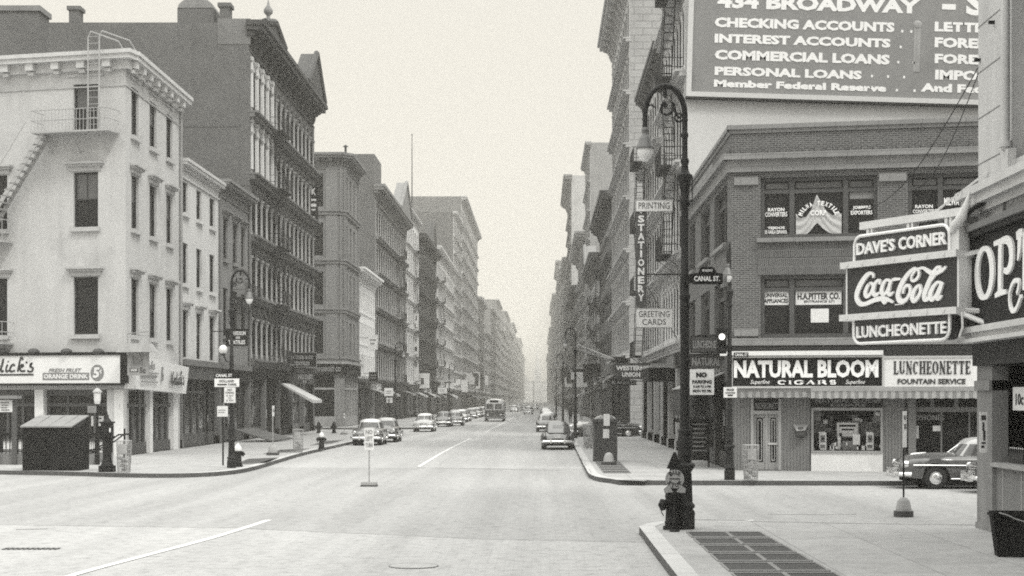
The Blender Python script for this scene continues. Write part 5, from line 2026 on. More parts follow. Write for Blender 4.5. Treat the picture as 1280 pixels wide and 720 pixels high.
# the painted billboard on the pale side wall
fB = Frame((7.05, 77.2, SW), (1, 0), (14, 77, 18))
r = fB.rect(862, -28, 1300, 123, .2)
t = thing('billboard', 'huge grey bank billboard with white capitals high on the pale wall', 'billboard', (14, 77, 18))
rot = math.radians(-1.7)
bu0, bv0 = fB.uv(864, 114.5, .25)
bu1 = fB.uv(1330, 114.5, .25)[0]
Wb, Hb = bu1 - bu0, 6.2
fBm = fB.M @ Matrix.Translation((bu0, bv0, 0)) @ Matrix.Rotation(rot, 4, 'Z')
q = MB(fBm)
q.box(0, Wb, 0, Hb, .04, .22)
q.build('panel', M['red_dark'] if False else M['sign_grey'], t)
q = MB(fBm)
e = .24
for (x0, x1, y0, y1) in ((-.0, Wb, -e, 0), (-.0, Wb, Hb, Hb + e), (-e, 0, -e, Hb + e), (Wb, Wb + e, -e, Hb + e)):
    q.box(x0, x1, y0, y1, .03, .32)
q.build('frame', M['grey_wall'], t)
q = MB(fBm)
q.box(-e - .02, Wb + e, -e - .10, -e, .03, .36)
q.build('drip_rail', M['frame_dark'], t)
inv = (Matrix.Translation((14, 77, 18)) @ fBm).inverted()


def onb(px, py):
    u, v = fB.uv(px, py, .22)
    p = inv @ fB.world(u, v, .22)
    return p.x, p.y


q = MB(fBm)
for s, x0, y0, x1, y1, bold in (('434 BROADWAY', 897, -8, 1150, 17.5, .05), ('- S', 1178, -10, 1232, 20, .05),
                                ('CHECKING ACCOUNTS', 893.5, 21.5, 1118, 40.5, .052), ('INTEREST ACCOUNTS', 893.5, 42, 1113, 60, .052),
                                ('COMMERCIAL LOANS', 893.5, 62, 1112, 81, .052), ('PERSONAL LOANS', 893.5, 83, 1077, 99.5, .052), ('Member Federal Reserve', 892.5, 99.5, 1108, 115, .055),
                                ('LETTERS OF', 1168.5, 27, 1290, 43, .052), ('FOREIGN', 1168.5, 46.5, 1260, 62, .052), ('FOREIGN', 1168.5, 67, 1260, 82, .052), ('IMPORT', 1169, 87, 1250, 102, .052), ('And Federal', 1151, 104, 1262, 118, .055),
                                ('. .', 1128, 30, 1139, 41, .03), ('.', 1126, 56, 1130, 60.5, .03), ('. .', 1123, 74, 1142, 80, .03), ('. . .', 1090, 93, 1130, 98, .03), ('. .', 1121, 111, 1143, 115, .03)):
    xa, ya = onb(x0, y0)
    xb, yb_ = onb(x1, y1)
    if s in ('.', '. .', '. . .'):
        n = s.count('.')
        for k in range(n):
            xx = xa + (xb - xa) * (k / max(1, n - 1))
            q.box(xx - .05, xx + .05, yb_, yb_ + .12, .22, .235)
    else:
        q.text(s, xa, xb, yb_, ya, .22, .24, bold)
q.build('lettering', M['white'], t)
q = MB(fBm)
xa, ya = onb(1147, 31)
xb, yb_ = onb(1147, 90)
q.box(xa - .16, xa + .16, yb_, ya, .22, .235)
q.box(xa - .03, xa + .03, yb_, ya + .05, .236, .245)
q.sphere((xa, ya, .22), .22, .22, .05, 12, 6)
q.build('divider', M['column_paint'], t)
# ------------------------------------------------------------------ near right edge: stone corner building with the snack stand
XS_, YS_ = 8.9, 32.55
baseS = Vector((14, 22, SW))
SB = thing('stone_corner_building', 'pale jointed stone building with snack counter at the right edge of the photo', 'building', baseS)
fS = Frame((XS_, YS_, SW), (0, -1), baseS)
LS = 30.0
HS = 26.0


def S_(px, py, w=0.0):
    return fS.uv(px, py, w)


vc = S_(1224, 268)[1]
mb = fS.mb()
ops = [(2.35 + k * 4.2, 4.6 + k * 4.2, vc + .75, vc + 4.6, .4) for k in range(6)] + [(2.35 + k * 4.2, 4.6 + k * 4.2, vc + 6.2, vc + 10.2, .4) for k in range(6)]
wall(mb, LS, HS, ops, 0, v0=S_(1224, 432)[1])
mb.M = Frame((XS_ + 12, YS_, SW), (-1, 0), baseS).M
wall(mb, 12, HS, [], 0, v0=S_(1224, 432)[1])
mb.M = Frame((XS_, YS_ - LS, SW), (1, 0), baseS).M
wall(mb, 12, HS, [], 0)
mb.M = Frame((XS_ + 12, YS_ - LS, SW), (0, 1), baseS).M
wall(mb, LS, HS, [], 0)
mb.build('wall', M['cream'], SB)
rb = fS.mb()
rb.poly([(0, HS - .1, 0), (LS, HS - .1, 0), (LS, HS - .1, -12), (0, HS - .1, -12)])
rb.build('roof', M['roof'], SB)
for o in ops:
    window(fS, SB, *o[:4], .35, 'sash', 'frame_dark', 'glass')
tr = fS.mb()
for k in range(14):          # deep joints of the corner pier
    v = vc + 1.0 + k * .93
    tr.box(-.012, 1.55, v, v + .022, -.02, .006, 1)
tr.box(-.30, LS, vc + .30, vc + .46, -.05, .40, 0)
tr.box(-.22, LS, vc + .12, vc + .30, -.05, .30, 0)
tr.box(-.10, LS, vc - .02, vc + .12, -.05, .14, 0)
vs0 = S_(1216, 300, .2)[1]
tr.box(-.22, LS, vs0 + .12, vs0 + .24, -.05, .42, 1)
tr.box(-.14, LS, vs0 + .02, vs0 + .12, -.05, .34, 2)
vf = S_(1220, 410, .2)[1]
tr.box(-.10, LS, vf - .10, vf + .02, -.05, .36, 0)
tr.box(-.05, LS, vf - .22, vf - .10, -.05, .26, 0)
tr.box(-.10, LS, vf - .30, vf - .22, -.05, .40, 0)
tr.box(.0, LS, vf - .75, vf - .30, -.3, .12, 2)
tr.build('trim', [M['pale_stone'], M['frame_grey'], M['frame_dark']], SB)
pp = fS.mb()
up = S_(1256, 150, .15)[0]
pp.tube([(up, vc + .95, .14), (up, HS - 1, .14)], .085, 10)
for v in (vc + 1.0, vc + 5.7, vc + 5.95, vc + 6.2):
    pp.tube([(up, v, .14), (up, v + .12, .14)], .125, 10)
pp.box(up - .2, up + .22, vc + .46, vc + .95, .0, .16)
pp.build('downpipe', M['pale_stone'], SB)
# joint sign plate over the shop sign
t = thing('name_plate', 'small framed plate above the large black shop sign at the right edge', 'sign', fS.world(2.8, vs0 + .4, .1))
fr = Frame(fS.O, fS.U[:2], t.location)
q = fr.mb()
a_ = S_(1256, 250, .1)[0]
q.box(a_, a_ + 3.2, vs0 + .34, vs0 + .92, .01, .08)
q.build('panel', M['sign_grey'], t)
q = fr.mb()
for (x0, x1, y0, y1) in ((a_ - .07, a_ + 3.27, vs0 + .92, vs0 + .99), (a_ - .07, a_ + 3.27, vs0 + .27, vs0 + .34), (a_ - .07, a_, vs0 + .34, vs0 + .92), (a_ + 3.2, a_ + 3.27, vs0 + .34, vs0 + .92)):
    q.box(x0, x1, y0, y1, .01, .13)
q.build('frame', M['frame_grey'], t)
q = fr.mb()
q.text("DAVE'S", a_ + .25, a_ + 1.9, vs0 + .46, vs0 + .82, .08, .09, .02)
q.build('lettering', M['column_paint'], t)
# large black sign with white letters
t = thing('shop_sign', 'large black sign with big outlined white capitals at the right edge', 'sign', fS.world(2.5, vf, .2))
fr = Frame(fS.O, fS.U[:2], t.location)
q = fr.mb()
q.box(-.12, 9.0, vf + .02, vs0 + .02, .0, .20)
q.build('panel', M['sign_dark'], t)
q = fr.mb()
q.box(-.30, -.12, vf - .05, vs0 + .06, -.05, .26)
q.build('frame', M['iron_light'], t)
q = fr.mb()
S2 = lambda x, y: S_(1200 + x / 4.0, 260 + y / 4.0, .21)


def stroke(pts, w, closed=False, st=4):
    q.ribbon([S2(*p) for p in pts], [k / 4.0 * .0262 for k in w] if isinstance(w, list) else w / 4.0 * .0262, .20, .24, 0, st)


O = []
Ow = []
for k in range(33):
    a = PI / 2 + 2 * PI * k / 32
    x, y = 128 + 38 * math.cos(a), 325 - 123 * math.sin(a) - 9 * math.cos(a)
    O.append((x, y))
    Ow.append(14 + 30 * abs(math.cos(a)) ** 1.5)
stroke(O, Ow, st=1)
stroke([(208, 175), (206, 300), (205, 432)], [34, 34, 34])
stroke([(176, 180), (206, 168), (244, 160), (262, 200), (262, 270), (246, 312), (226, 312)], [14, 16, 26, 38, 38, 22, 14])
stroke([(182, 440), (205, 425), (238, 418)], [12, 18, 12])
stroke([(290, 140), (306, 128), (320, 122)], [22, 26, 22])
stroke([(306, 128), (304, 200), (296, 262)], [34, 28, 8])
stroke([(330, 118), (352, 112), (372, 130), (366, 190), (345, 215)], [14, 26, 30, 22, 12])
stroke([(332, 118), (331, 260), (330, 410)], [30, 30, 30])
stroke([(346, 225), (370, 320), (392, 395)], [24, 28, 26])
stroke([(312, 440), (290, 500), (268, 515), (255, 480), (256, 420), (275, 370), (296, 362), (302, 385), (292, 430)], 13)
q.build('lettering', M['letter'], t)

# snack counter under the building
kp = fS.mb()
pw = (S_(1241, 560, .0)[0])
vP = vf - .75
kp.box(-.02, .02 + pw, 0, vP, -.30, .02)
kp.box(-.04, .05 + pw, 0, .12, -.32, .05)
kp.box(-.02, pw + .02, vP - .5, vP - .3, -.3, .08)
for u in (4.0, 8.2, 12.4):
    k2 = fS.mb()
    k2.box(u, u + .3, 0, vP, -.3, .02)
    k2.build('timber_post', M['wood_grey'], SB)
kp.build('timber_post', M['wood_grey'], SB)
vcn = S_(1250, 579, .0)[1]
ct = fS.mb()
ct.box(pw + .02, LS - .1, 0.02, vcn - .08, -.30, -.06, 0)
ct.box(pw + .02, LS - .1, vcn - .08, vcn, -.6, .06, 1)
for k in range(22):
    u = pw + .5 + k * 1.2
    ct.box(u, u + .05, .05, vcn - .09, -.1, -.045, 1)
ct.build('counter', [M['siding'], M['column_paint']], SB)
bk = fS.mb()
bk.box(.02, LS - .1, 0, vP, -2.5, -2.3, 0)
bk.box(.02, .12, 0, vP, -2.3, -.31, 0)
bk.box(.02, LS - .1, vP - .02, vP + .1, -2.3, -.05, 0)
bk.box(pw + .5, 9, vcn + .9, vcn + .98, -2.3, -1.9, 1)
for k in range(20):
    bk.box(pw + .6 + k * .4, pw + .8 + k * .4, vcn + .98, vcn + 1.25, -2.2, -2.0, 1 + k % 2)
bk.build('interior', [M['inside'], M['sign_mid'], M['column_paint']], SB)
hp = fS.mb()
u0_, v1__ = S_(1266, 484, -.3)
hp.box(u0_, u0_ + 1.6, v1__ - .45, v1__, -.34, -.30)
hp.build('price_board', M['paper'], SB)
hp = fS.mb()
hp.text('10c', u0_ + .2, u0_ + .7, v1__ - .35, v1__ - .12, -.30, -.292, .03)
hp.build('lettering', M['black'], SB)
for k in range(7):
    u, _ = S_(1263 + k * 2.6, 575, -.25)
    b = thing('bottle', 'dark soda bottle in the row on the snack counter', 'bottle', fS.world(u, vcn, -.25), 0, 'bottles on the snack counter')
    q = MB()
    q.lathe([(.03, 0), (.036, .02), (.036, .12), (.02, .2), (.013, .25), (.013, .29)], seg=10)
    q.build('body', M['sign_mid'], b)
    q = MB()
    q.lathe([(.016, .285), (.016, .31)], seg=8)
    q.build('cap', M['white'], b)
po = thing('poster', 'narrow white poster pinned to the grey timber post', 'poster', fS.world(.1, S_(1229, 565)[1], .03))
fr = Frame(fS.O, fS.U[:2], po.location)
q = MB(Matrix.Translation(-po.location))
a, b = at(1224.8, 566, YS_ - pw - .06), at(1234.3, 515, YS_ - pw - .06)
q.box(a.x, b.x, YS_ - pw - .045, YS_ - pw - .025, a.z, b.z)
q.build('sheet', M['paper'], po)
q = MB(Matrix.Translation(-po.location))
for i, (x0, x1, z0, z1) in enumerate(((.2, .8, .80, .92), (.35, .6, .55, .75), (.45, .75, .3, .55), (.2, .6, .12, .18), (.25, .8, .22, .26))):
    q.box(a.x + (b.x - a.x) * x0, a.x + (b.x - a.x) * x1, YS_ - pw - .052, YS_ - pw - .045, a.z + (b.z - a.z) * z0, a.z + (b.z - a.z) * z1)
q.build('print', M['black'], po)
# tarred trash bin at the kerb of the stand
p = ground(1268, 697, SW)
bn = thing('trash_bin', 'dark tapered rectangular trash bin at the bottom right corner', 'bin', (p.x, p.y + .25, SW), math.radians(-8))
q = MB()
z1 = .74
q.add([(-.22, -.2, 0), (.22, -.2, 0), (.22, .2, 0), (-.22, .2, 0), (-.31, -.28, z1), (.31, -.28, z1), (.31, .28, z1), (-.31, .28, z1), (-.27, -.24, z1), (.27, -.24, z1), (.27, .24, z1), (-.27, .24, z1), (-.2, -.17, .15), (.2, -.17, .15), (.2, .17, .15), (-.2, .17, .15)],
      [(0, 3, 2, 1), (0, 1, 5, 4), (1, 2, 6, 5), (2, 3, 7, 6), (3, 0, 4, 7), (4, 5, 9, 8), (5, 6, 10, 9), (6, 7, 11, 10), (7, 4, 8, 11), (8, 9, 13, 12), (9, 10, 14, 13), (10, 11, 15, 14), (11, 8, 12, 15), (12, 13, 14, 15)])
q.box(-.33, .33, -.30, .30, z1 - .07, z1 - .03)
q.build('body', M['wood_dark'], bn)
q = MB()
q.tube([(-.22, -.29, z1), (-.1, -.31, z1 - .03), (.05, -.31, z1 - .1), (.25, -.30, z1 - .16), (.33, -.29, z1 - .13)], .012, 6)
q.build('rope', M['mesh_wire'], bn)

# the big soda sign hung across the corner
dS = Vector((1.63, -3.0))
oS = at(1066, 500, 35.0)
sL = dS.length
SS = thing('soda_sign', 'big dark soda sign with white script and two neon name panels, hung from the corner', 'sign', (oS.x + dS.x, 35.0 + dS.y, 4.4))
fK = Frame((oS.x, 35.0, SW), dS, SS.location)
K_ = lambda x, y, w=.16: fK.uv(x, y, w)
va, vb = 4.45 - .0, 5.48
q = fK.mb()
q.box(.02, sL, 4.45, 5.48, -.16, .16)
q.build('panel', M['red_dark'], SS)
q = fK.mb()
q.box(-.12, sL + .06, 5.46, 5.60, -.26, .26)
q.box(-.15, sL + .06, 4.32, 4.46, -.26, .26)
q.box(sL, sL + .05, 4.46, 5.46, -.17, .17)
q.box(-.03, .02, 4.46, 5.46, -.17, .17)
for k in range(7):
    for v in (5.53, 4.39):
        q.box(.1 + k * .5, .16 + k * .5, v - .03, v + .03, .26, .275)
q.build('frame', M['rail_white'], SS)


def panel_shape(x0, x1, y0, y1, r, top):
    pts = []
    cs = [(x1 - r, y1 - r, 0), (x0 + r, y1 - r, 90)] if top else [(x0 + r, y0 + r, 180), (x1 - r, y0 + r, 270)]
    if top:
        pts = [(x0, y0), (x1, y0)]
    else:
        pts = [(x1, y1), (x0, y1)]
    for cx, cy, a in cs:
        for k in range(7):
            t = math.radians(a + 15 * k)
            pts.append((cx + r * math.cos(t), cy + r * math.sin(t)))
    return pts


ut0, ut1 = K_(1068, 310)[0], K_(1187, 310)[0]
vt1 = K_(1128, 288)[1]
vb0 = K_(1128, 427)[1]
Ptop = panel_shape(ut0, ut1, 5.60, vt1, .22, True)
Pbot = panel_shape(ut0 - .02, ut1, vb0, 4.32, .22, False)
q = fK.mb()
q.prism(Ptop, -.14, .14)
q.prism(Pbot, -.14, .14)
q.build('name_panel', M['sign_mid'], SS)
q = fK.mb()
for P_ in (Ptop, Pbot):
    q.tube([(x, y, .16) for x, y in P_[1:] + P_[:1]], .035, 6)
q.build('neon_border', M['letter'], SS)
q = fK.mb()
for s, a, y0, y1, y2, y3, b in (("DAVE'S", 1072, 303, 319, 0, 0, 1119.5), ('CORNER', 1124.5, 292, 312, 0, 0, 1184)):
    ua, ub = K_(a, 300)[0], K_(b, 300)[0]
    q.text(s, ua, ub, 5.60 + .13, vt1 - .14, .15, .20, .025)
q.build('neon_lettering', M['letter'], SS)
q = fK.mb()
q.text('LUNCHEONETTE', K_(1072, 412)[0], K_(1184, 412)[0], vb0 + .12, 4.32 - .13, .15, .20, .02)
q.build('neon_lettering', M['letter'], SS)
# script: brush strokes
q = fK.mb()
Kp = lambda p: K_(1055 + p[0] / 6.2625, 320 + p[1] / 6.2609)


def brush(pts, w, st=5):
    P_ = [Kp(p) for p in pts]
    sc = .0044
    ww_ = [k * sc for k in w] if isinstance(w, list) else w * sc
    q.ribbon(P_, ww_, .16, .20, 0, st)


brush([(236, 172), (240, 150), (222, 134), (186, 154), (144, 214), (113, 285), (110, 335), (135, 374), (180, 374), (240, 348), (300, 333), (345, 338), (395, 364)], [10, 16, 14, 26, 30, 32, 30, 24, 20, 22, 24, 20, 8])
brush([(300, 342), (325, 365), (350, 345)], [8, 18, 8])
brush([(216, 212), (192, 240), (176, 290), (186, 316), (210, 304), (232, 262), (234, 222), (216, 212), (200, 225)], [14, 20, 26, 22, 16, 18, 14, 12, 8])
brush([(286, 222), (290, 196), (268, 196), (246, 235), (238, 284), (256, 306), (288, 286)], [14, 18, 14, 24, 26, 20, 10])
brush([(372, 196), (342, 188), (316, 224), (304, 276), (318, 300), (342, 280), (374, 205)], [12, 14, 22, 26, 20, 14, 16])
brush([(380, 186), (362, 250), (356, 288), (372, 302), (398, 282)], [20, 24, 24, 18, 8])
brush([(388, 186), (412, 182), (452, 180)], [12, 16, 10])
brush([(598, 112), (560, 100), (510, 145), (462, 220), (434, 300), (444, 346), (474, 354), (506, 330), (528, 280), (522, 238), (498, 232), (478, 262), (474, 296)], [14, 16, 22, 28, 30, 28, 22, 18, 18, 16, 14, 16, 10])
brush([(598, 112), (594, 158), (566, 192), (540, 190), (542, 154), (572, 112)], [14, 16, 14, 12, 12, 10])
brush([(585, 104), (630, 94), (668, 118), (704, 136), (748, 128), (790, 104), (808, 82)], [10, 14, 20, 22, 20, 16, 10])
brush([(596, 230), (566, 262), (546, 318), (556, 350), (584, 332), (610, 280), (606, 236), (596, 230)], [14, 20, 28, 24, 18, 20, 16, 10])
brush([(770, 86), (738, 90), (704, 140), (668, 220), (640, 296), (640, 336), (664, 336), (690, 306)], [10, 14, 22, 28, 28, 26, 18, 8])
brush([(768, 86), (752, 118), (712, 160), (680, 214)], [10, 16, 16, 10])
brush([(772, 214), (742, 206), (708, 244), (684, 304), (694, 338), (722, 320), (770, 222)], [12, 14, 22, 28, 24, 16, 16])
brush([(778, 206), (756, 270), (738, 312), (748, 334), (776, 310)], [22, 26, 26, 22, 8])
q.box(Kp((400, 384))[0], Kp((470, 384))[0], Kp((400, 386))[1], Kp((400, 378))[1], .16, .17)
q.build('script_lettering', M['letter'], SS)
# top rail with horn and struts
q = fK.mb()
ra, rb_ = K_(1071.5, 281)[0], K_(1213, 265)[0] - .25
vr_ = K_(1074, 281)[1]
q.box(ra, rb_ + .25, vr_ - .10, vr_ + .06, -.10, .10)
for x in (1083, 1133.5, 1181):
    u = K_(x, 290)[0]
    q.box(u - .10, u - .02, 5.58, vr_ - .10, -.08, .08)
    q.box(u + .04, u + .10, 5.58, vr_ - .10, -.08, .08)
q.box(ut1 + .02, sL + .02, 5.60, 5.60 + .55, -.14, .14)
q.tube([(*K_(x, y), .16) for x, y in ((1190, 290), (1193, 282), (1199, 277), (1205, 267), (1209, 255), (1212, 239))], [.06, .10, .11, .10, .07, .01], 10)
q.build('top_rail', M['rail_white'], SS)
q = MB(Matrix.Translation(-SS.location))
e0, e1 = fK.world(sL, 5.5), fK.world(sL, 4.4)
q.bar(e0, (8.9, 31.6, e0.z + .1), .05)
q.bar(e1, (8.9, 31.6, e1.z - .05), .05)
w0 = fK.world(K_(1187, 390)[0], 4.42, .1)
q.tube([w0, (8.9, 31.2, 4.16)], .05, 6)
q.tube([fK.world(K_(1202, 405)[0], 4.35, .15), fK.world(K_(1203, 415)[0], 4.05, .15), fK.world(K_(1199, 424)[0], 3.86, .15)], .025, 6)
q.bar(fK.world(sL * .75, vr_ + .05), (8.9, 31.8, 7.3), .03)
q.build('bracket', M['rail_white'], SS)
q = MB(Matrix.Translation(-SS.location))
q.tube([fK.world(rb_ + .1, vr_ - .12, .12), fK.world(rb_ + .3, vr_, .12), (9.0, 31.4, vr_ + .4)], .05, 6)
q.build('insulator', M['iron'], SS)

# slack cables from the corner building
for i, (p0, p1, lab) in enumerate(((at(1246, 28, 31.4), at(1135, 240, 58.0), 'upper slack cable from the stone building to the brick corner building'), (at(1228, 75, 32.4), at(1068, 262, 57.4), 'lower slack cable from the stone building to the brick corner building'))):
    cb = thing('cable', lab, 'cable', p0)
    q = MB()
    d = p1 - p0
    q.tube([d * (k / 14) - Vector((0, 0, .9 * math.sin(PI * k / 14))) for k in range(15)], .012, 5)
    q.build('strand', M['iron'], cb)
    q = MB()
    q.box(-.16, .1, -.035, .035, -.03, .03)
    q.build('anchor', M['iron'], cb)


# ------------------------------------------------------------------ street furniture
def lamp(name, label, loc, rz=0.0, scale=1.0, group=None):
    """bishop's crook post; arm towards local -x"""
    t = thing(name, label, 'street lamp', loc, rz, group)
    t.scale = (scale,) * 3
    q = MB()
    q.prism([(.21 * math.cos(a), .21 * math.sin(a)) for a in [PI / 8 + k * PI / 4 for k in range(8)]], 0, .26)
    q.lathe([(.20, .26), (.21, .30), (.195, .36), (.16, .40), (.20, .43), (.205, .48), (.17, .52), (.150, .56), (.140, .75), (.130, 1.0), (.125, 1.12), (.14, 1.16), (.20, 1.25), (.21, 1.29), (.19, 1.32), (.13, 1.34),
             (.12, 1.42), (.145, 1.46), (.15, 1.54), (.135, 1.60), (.15, 1.66), (.155, 1.76), (.13, 1.86), (.125, 1.92), (.14, 1.95), (.135, 1.99), (.118, 2.02)], seg=24)
    for k in range(12):
        a = 2 * PI * k / 12
        q.bar((.148 * math.cos(a), .148 * math.sin(a), .56), (.126 * math.cos(a), .126 * math.sin(a), 1.12), .012, 0, 4)
    q.build('base', M['iron_worn'], t)
    q = MB()
    q.lathe([(0.102, 2.02), (0.094, 3.3), (0.088, 4.4), (0.095, 4.42), (0.108, 4.46), (0.095, 4.52), (0.090, 4.62), (0.110, 4.66), (0.110, 4.71), (0.088, 4.75), (0.086, 4.98), (0.099, 5.02), (0.099, 5.08), (0.081, 5.12), (0.074, 6.50), (0.108, 6.54), (0.108, 6.58), (0.077, 6.62),
             (0.077, 6.70), (0.090, 6.82), (0.122, 7.0), (0.149, 7.10), (0.153, 7.14), (0.108, 7.17), (0.077, 7.24), (0.068, 7.34), (0.086, 7.40), (0.086, 7.44), (0.059, 7.5), (0.056, 7.88), (0.074, 7.92), (0.074, 7.97), (0.056, 8.0), (0.056, 8.22), (0.070, 8.25), (0.050, 8.30)], seg=18)
    q.build('shaft', M['iron_worn'], t)
    q = MB()
    for sx in (-.15, .15):
        q.bar((sx, 0, 6.58), (sx, 0, 7.12), .012)
    q.tube([(.15 * math.cos(2 * PI * k / 12), .15 * math.sin(2 * PI * k / 12), 6.62) for k in range(12)], .012, 5, closed=True)
    q.build('cage', M['iron_worn'], t)
    q = MB()
    pts = [(0, 0, 8.25)] + [(-.40 + .40 * math.cos(a), 0, 8.36 + .58 * math.sin(a)) for a in [PI * k / 18 for k in range(19)]] + [(-.80, 0, 8.22), (-.80, 0, 8.08)]
    q.tube(pts, [.058] * 12 + [.052] * (len(pts) - 12), 10)
    q.build('crook', M['iron_worn'], t)
    q = MB()
    sp = [(-.40 + (.19 - .010 * k) * math.cos(.5 - k * .33), 0, 8.50 + (.20 - .010 * k) * math.sin(.5 - k * .33)) for k in range(17)]
    q.tube([(-.05, 0, 8.34), (-.12, 0, 8.30), (-.18, 0, 8.38)] + sp, .026, 7)
    q.tube([(-.12 + .085 * math.cos(a), 0, 8.30 + .085 * math.sin(a)) for a in [2 * PI * k / 14 for k in range(14)]], .020, 6, closed=True)
    q.tube([(-.40, 0, 8.50), (-.36, 0, 8.56), (-.42, 0, 8.60), (-.48, 0, 8.54)], .03, 6)
    q.tube([(-.58, 0, 8.50), (-.68, 0, 8.56), (-.76, 0, 8.52)], .02, 6)
    q.tube([(-.40, 0, 8.70), (-.40, 0, 8.80), (-.40, 0, 8.88)], [.025, .05, .02], 7)
    q.build('scroll', M['iron_worn'], t)
    q = MB()
    q.lathe([(.185, 7.66), (.19, 7.69), (.175, 7.72), (.155, 7.76), (.125, 7.86), (.09, 7.93), (.065, 7.96), (.065, 8.02), (.08, 8.04), (.06, 8.10)], (-.80, 0, 0), 18)
    lan = q.build('lantern', M['hood'], t)
    q = MB()
    q.sphere((-.80, 0, 7.66), .165, .165, .25, 16, 8, 0, -PI / 2, .05)
    q.build('globe', M['globe'], lan)
    return t


p = ground(856, 661, SW)
LN = lamp('street_lamp', 'tall bishop crook lamp post standing on the near right kerb corner', (p.x, p.y, SW))
lampn = dup(LN, ground(289.5, 585, SW), PI, 'bishop crook lamp post with tunnel signs on the left corner by the orange drink shop', scale=.845)
dup(LN, ground(912, 600, SW), PI / 2 - .2, 'bishop crook lamp post with traffic signal in front of the cigar shop door', scale=.86)
g_l = 'crook lamps along the avenue kerbs'
far_l = [(2.35, 109, 0, 'bishop crook lamp post on the right kerb by the parked coupe'), (2.35, 170, 0, 'second lamp post up the right kerb, past the parked cars'), (2.35, 245, 0, 'third lamp post up the right kerb, thin and hazy'),
         (-12.3, 135.5, PI, 'bishop crook lamp post on the left kerb beside the first parked cars'), (-12.3, 215, PI, 'second lamp post up the left kerb behind the light parked sedan'), (-12.3, 300, PI, 'third lamp post up the left kerb, hazy')]
for x, y, rz, lab in far_l:
    dup(LN, (x, y, SW), rz, lab, g_l, scale=.84)


def hydrant(label, loc, rz=0, pale=False, group='fire hydrants along the kerbs'):
    t = thing('fire_hydrant', label, 'fire hydrant', loc, rz, group)
    q = MB()
    q.lathe([(.19, 0), (.19, .07), (.15, .08), (.15, .13), (.165, .15), (.14, .18), (.128, .45), (.135, .52), (.16, .54), (.16, .60), (.13, .62)], seg=18)
    q.build('barrel', M['iron'], t)
    q = MB()
    q.lathe([(.14, .62), (.15, .66), (.14, .74), (.10, .82), (.05, .87), (.03, .88), (.03, .94)], seg=16)
    q.build('bonnet', M['white' if pale else 'iron'], t)
    q = MB()
    q.lathe([(.07, .10), (.07, .16), (.10, .165), (.10, .22), (.05, .23), (.035, .27)], (0, 0, .50), 12, 0, 'x')
    q.M = Matrix.Rotation(PI, 4, 'Z')
    q.lathe([(.07, .10), (.07, .16), (.11, .165), (.12, .24), (.06, .26), (.035, .29)], (0, 0, .50), 12, 0, 'x')
    q.build('outlet_cap', M['iron'], t)
    q = MB()
    q.tube([(-.22, 0, .48), (-.24, -.02, .36), (-.20, -.05, .28)], .01, 5)
    q.build('chain', M['iron'], t)
    return t


p = ground(840.5, 662, SW)
hydrant('black fire hydrant right in front of the near right lamp post', (p.x, p.y, SW), .25)
for (x, y, lab, pl) in ((297.5, 583.5, 'hydrant close beside the lamp post on the left corner', True), (402, 561, 'short hydrant with pale cap on the left kerb before the first parked car', True),
                        (398.5, 541.5, 'left one of two hydrants in front of the chamfered corner building', False), (417.5, 541.5, 'right one of two hydrants in front of the chamfered corner building', False), (722, 541, 'hydrant on the right kerb behind the parked coupe', False)):
    p = ground(x, y, SW)
    hydrant(lab, (p.x, p.y, SW), .1, pl)

# bus stop sign in front of the hydrant
p = ground(842.5, 664, SW)
bs = thing('bus_stop_sign', 'round bus stop sign with pointed top, on the hydrant at the near right corner', 'sign', (p.x, p.y - .16, SW))
zc = at(842.5, 598, p.y).z - SW
q = MB(Matrix(((1, 0, 0, 0), (0, 0, -1, 0), (0, 1, 0, 0), (0, 0, 0, 1))))
R_ = .185
q.prism([(R_ * math.cos(2 * PI * k / 28), zc + R_ * math.sin(2 * PI * k / 28)) for k in range(28)], -.015, .015)
q.build('disc', M['column_paint'], bs)
q = MB(Matrix(((1, 0, 0, 0), (0, 0, -1, 0), (0, 1, 0, 0), (0, 0, 0, 1))))
q.prism([(-.16, zc + .20), (.16, zc + .20), (.02, zc + .53), (-.02, zc + .53)], -.02, .012)
q.prism([(-.10, zc + .15), (.10, zc + .15), (.10, zc + .21), (-.10, zc + .21)], -.022, .010)
q.prism([(-.13, zc - .34), (.13, zc - .34), (.15, zc - .20), (-.15, zc - .20)], -.02, .012)
q.build('pointed_top', M['iron'], bs)
q = MB()
q.tube([(0, .02, 0), (0, .02, zc + .3)], .03, 8)
q.lathe([(.10, 0), (.10, .03), (.04, .06)], (0, .02, 0), 10)
q.build('post', M['iron'], bs)
q = MB(Matrix(((1, 0, 0, 0), (0, 0, -1, -.016), (0, 1, 0, 0), (0, 0, 0, 1))))
for word, a0, a1, flip in (('BUS', 128, 52, 1), ('STOP', 218, 322, -1)):
    n = len(word)
    for i, c in enumerate(word):
        a = math.radians(a0 + (a1 - a0) * i / (n - 1))
        base_m = Matrix(((1, 0, 0, 0), (0, 0, -1, -.016), (0, 1, 0, 0), (0, 0, 0, 1)))
        q.M = base_m @ Matrix.Translation((.128 * math.cos(a), zc + .128 * math.sin(a), 0)) @ Matrix.Rotation(a - PI / 2 if flip > 0 else a + PI / 2, 4, 'Z')
        q.text(c, -.036, .036, -.042, .042, 0, .006, .04)
q.M = base_m
q.box(-.10, .10, zc - .012, zc + .012, 0, .006)
q.build('lettering', M['black'], bs)
q = MB()
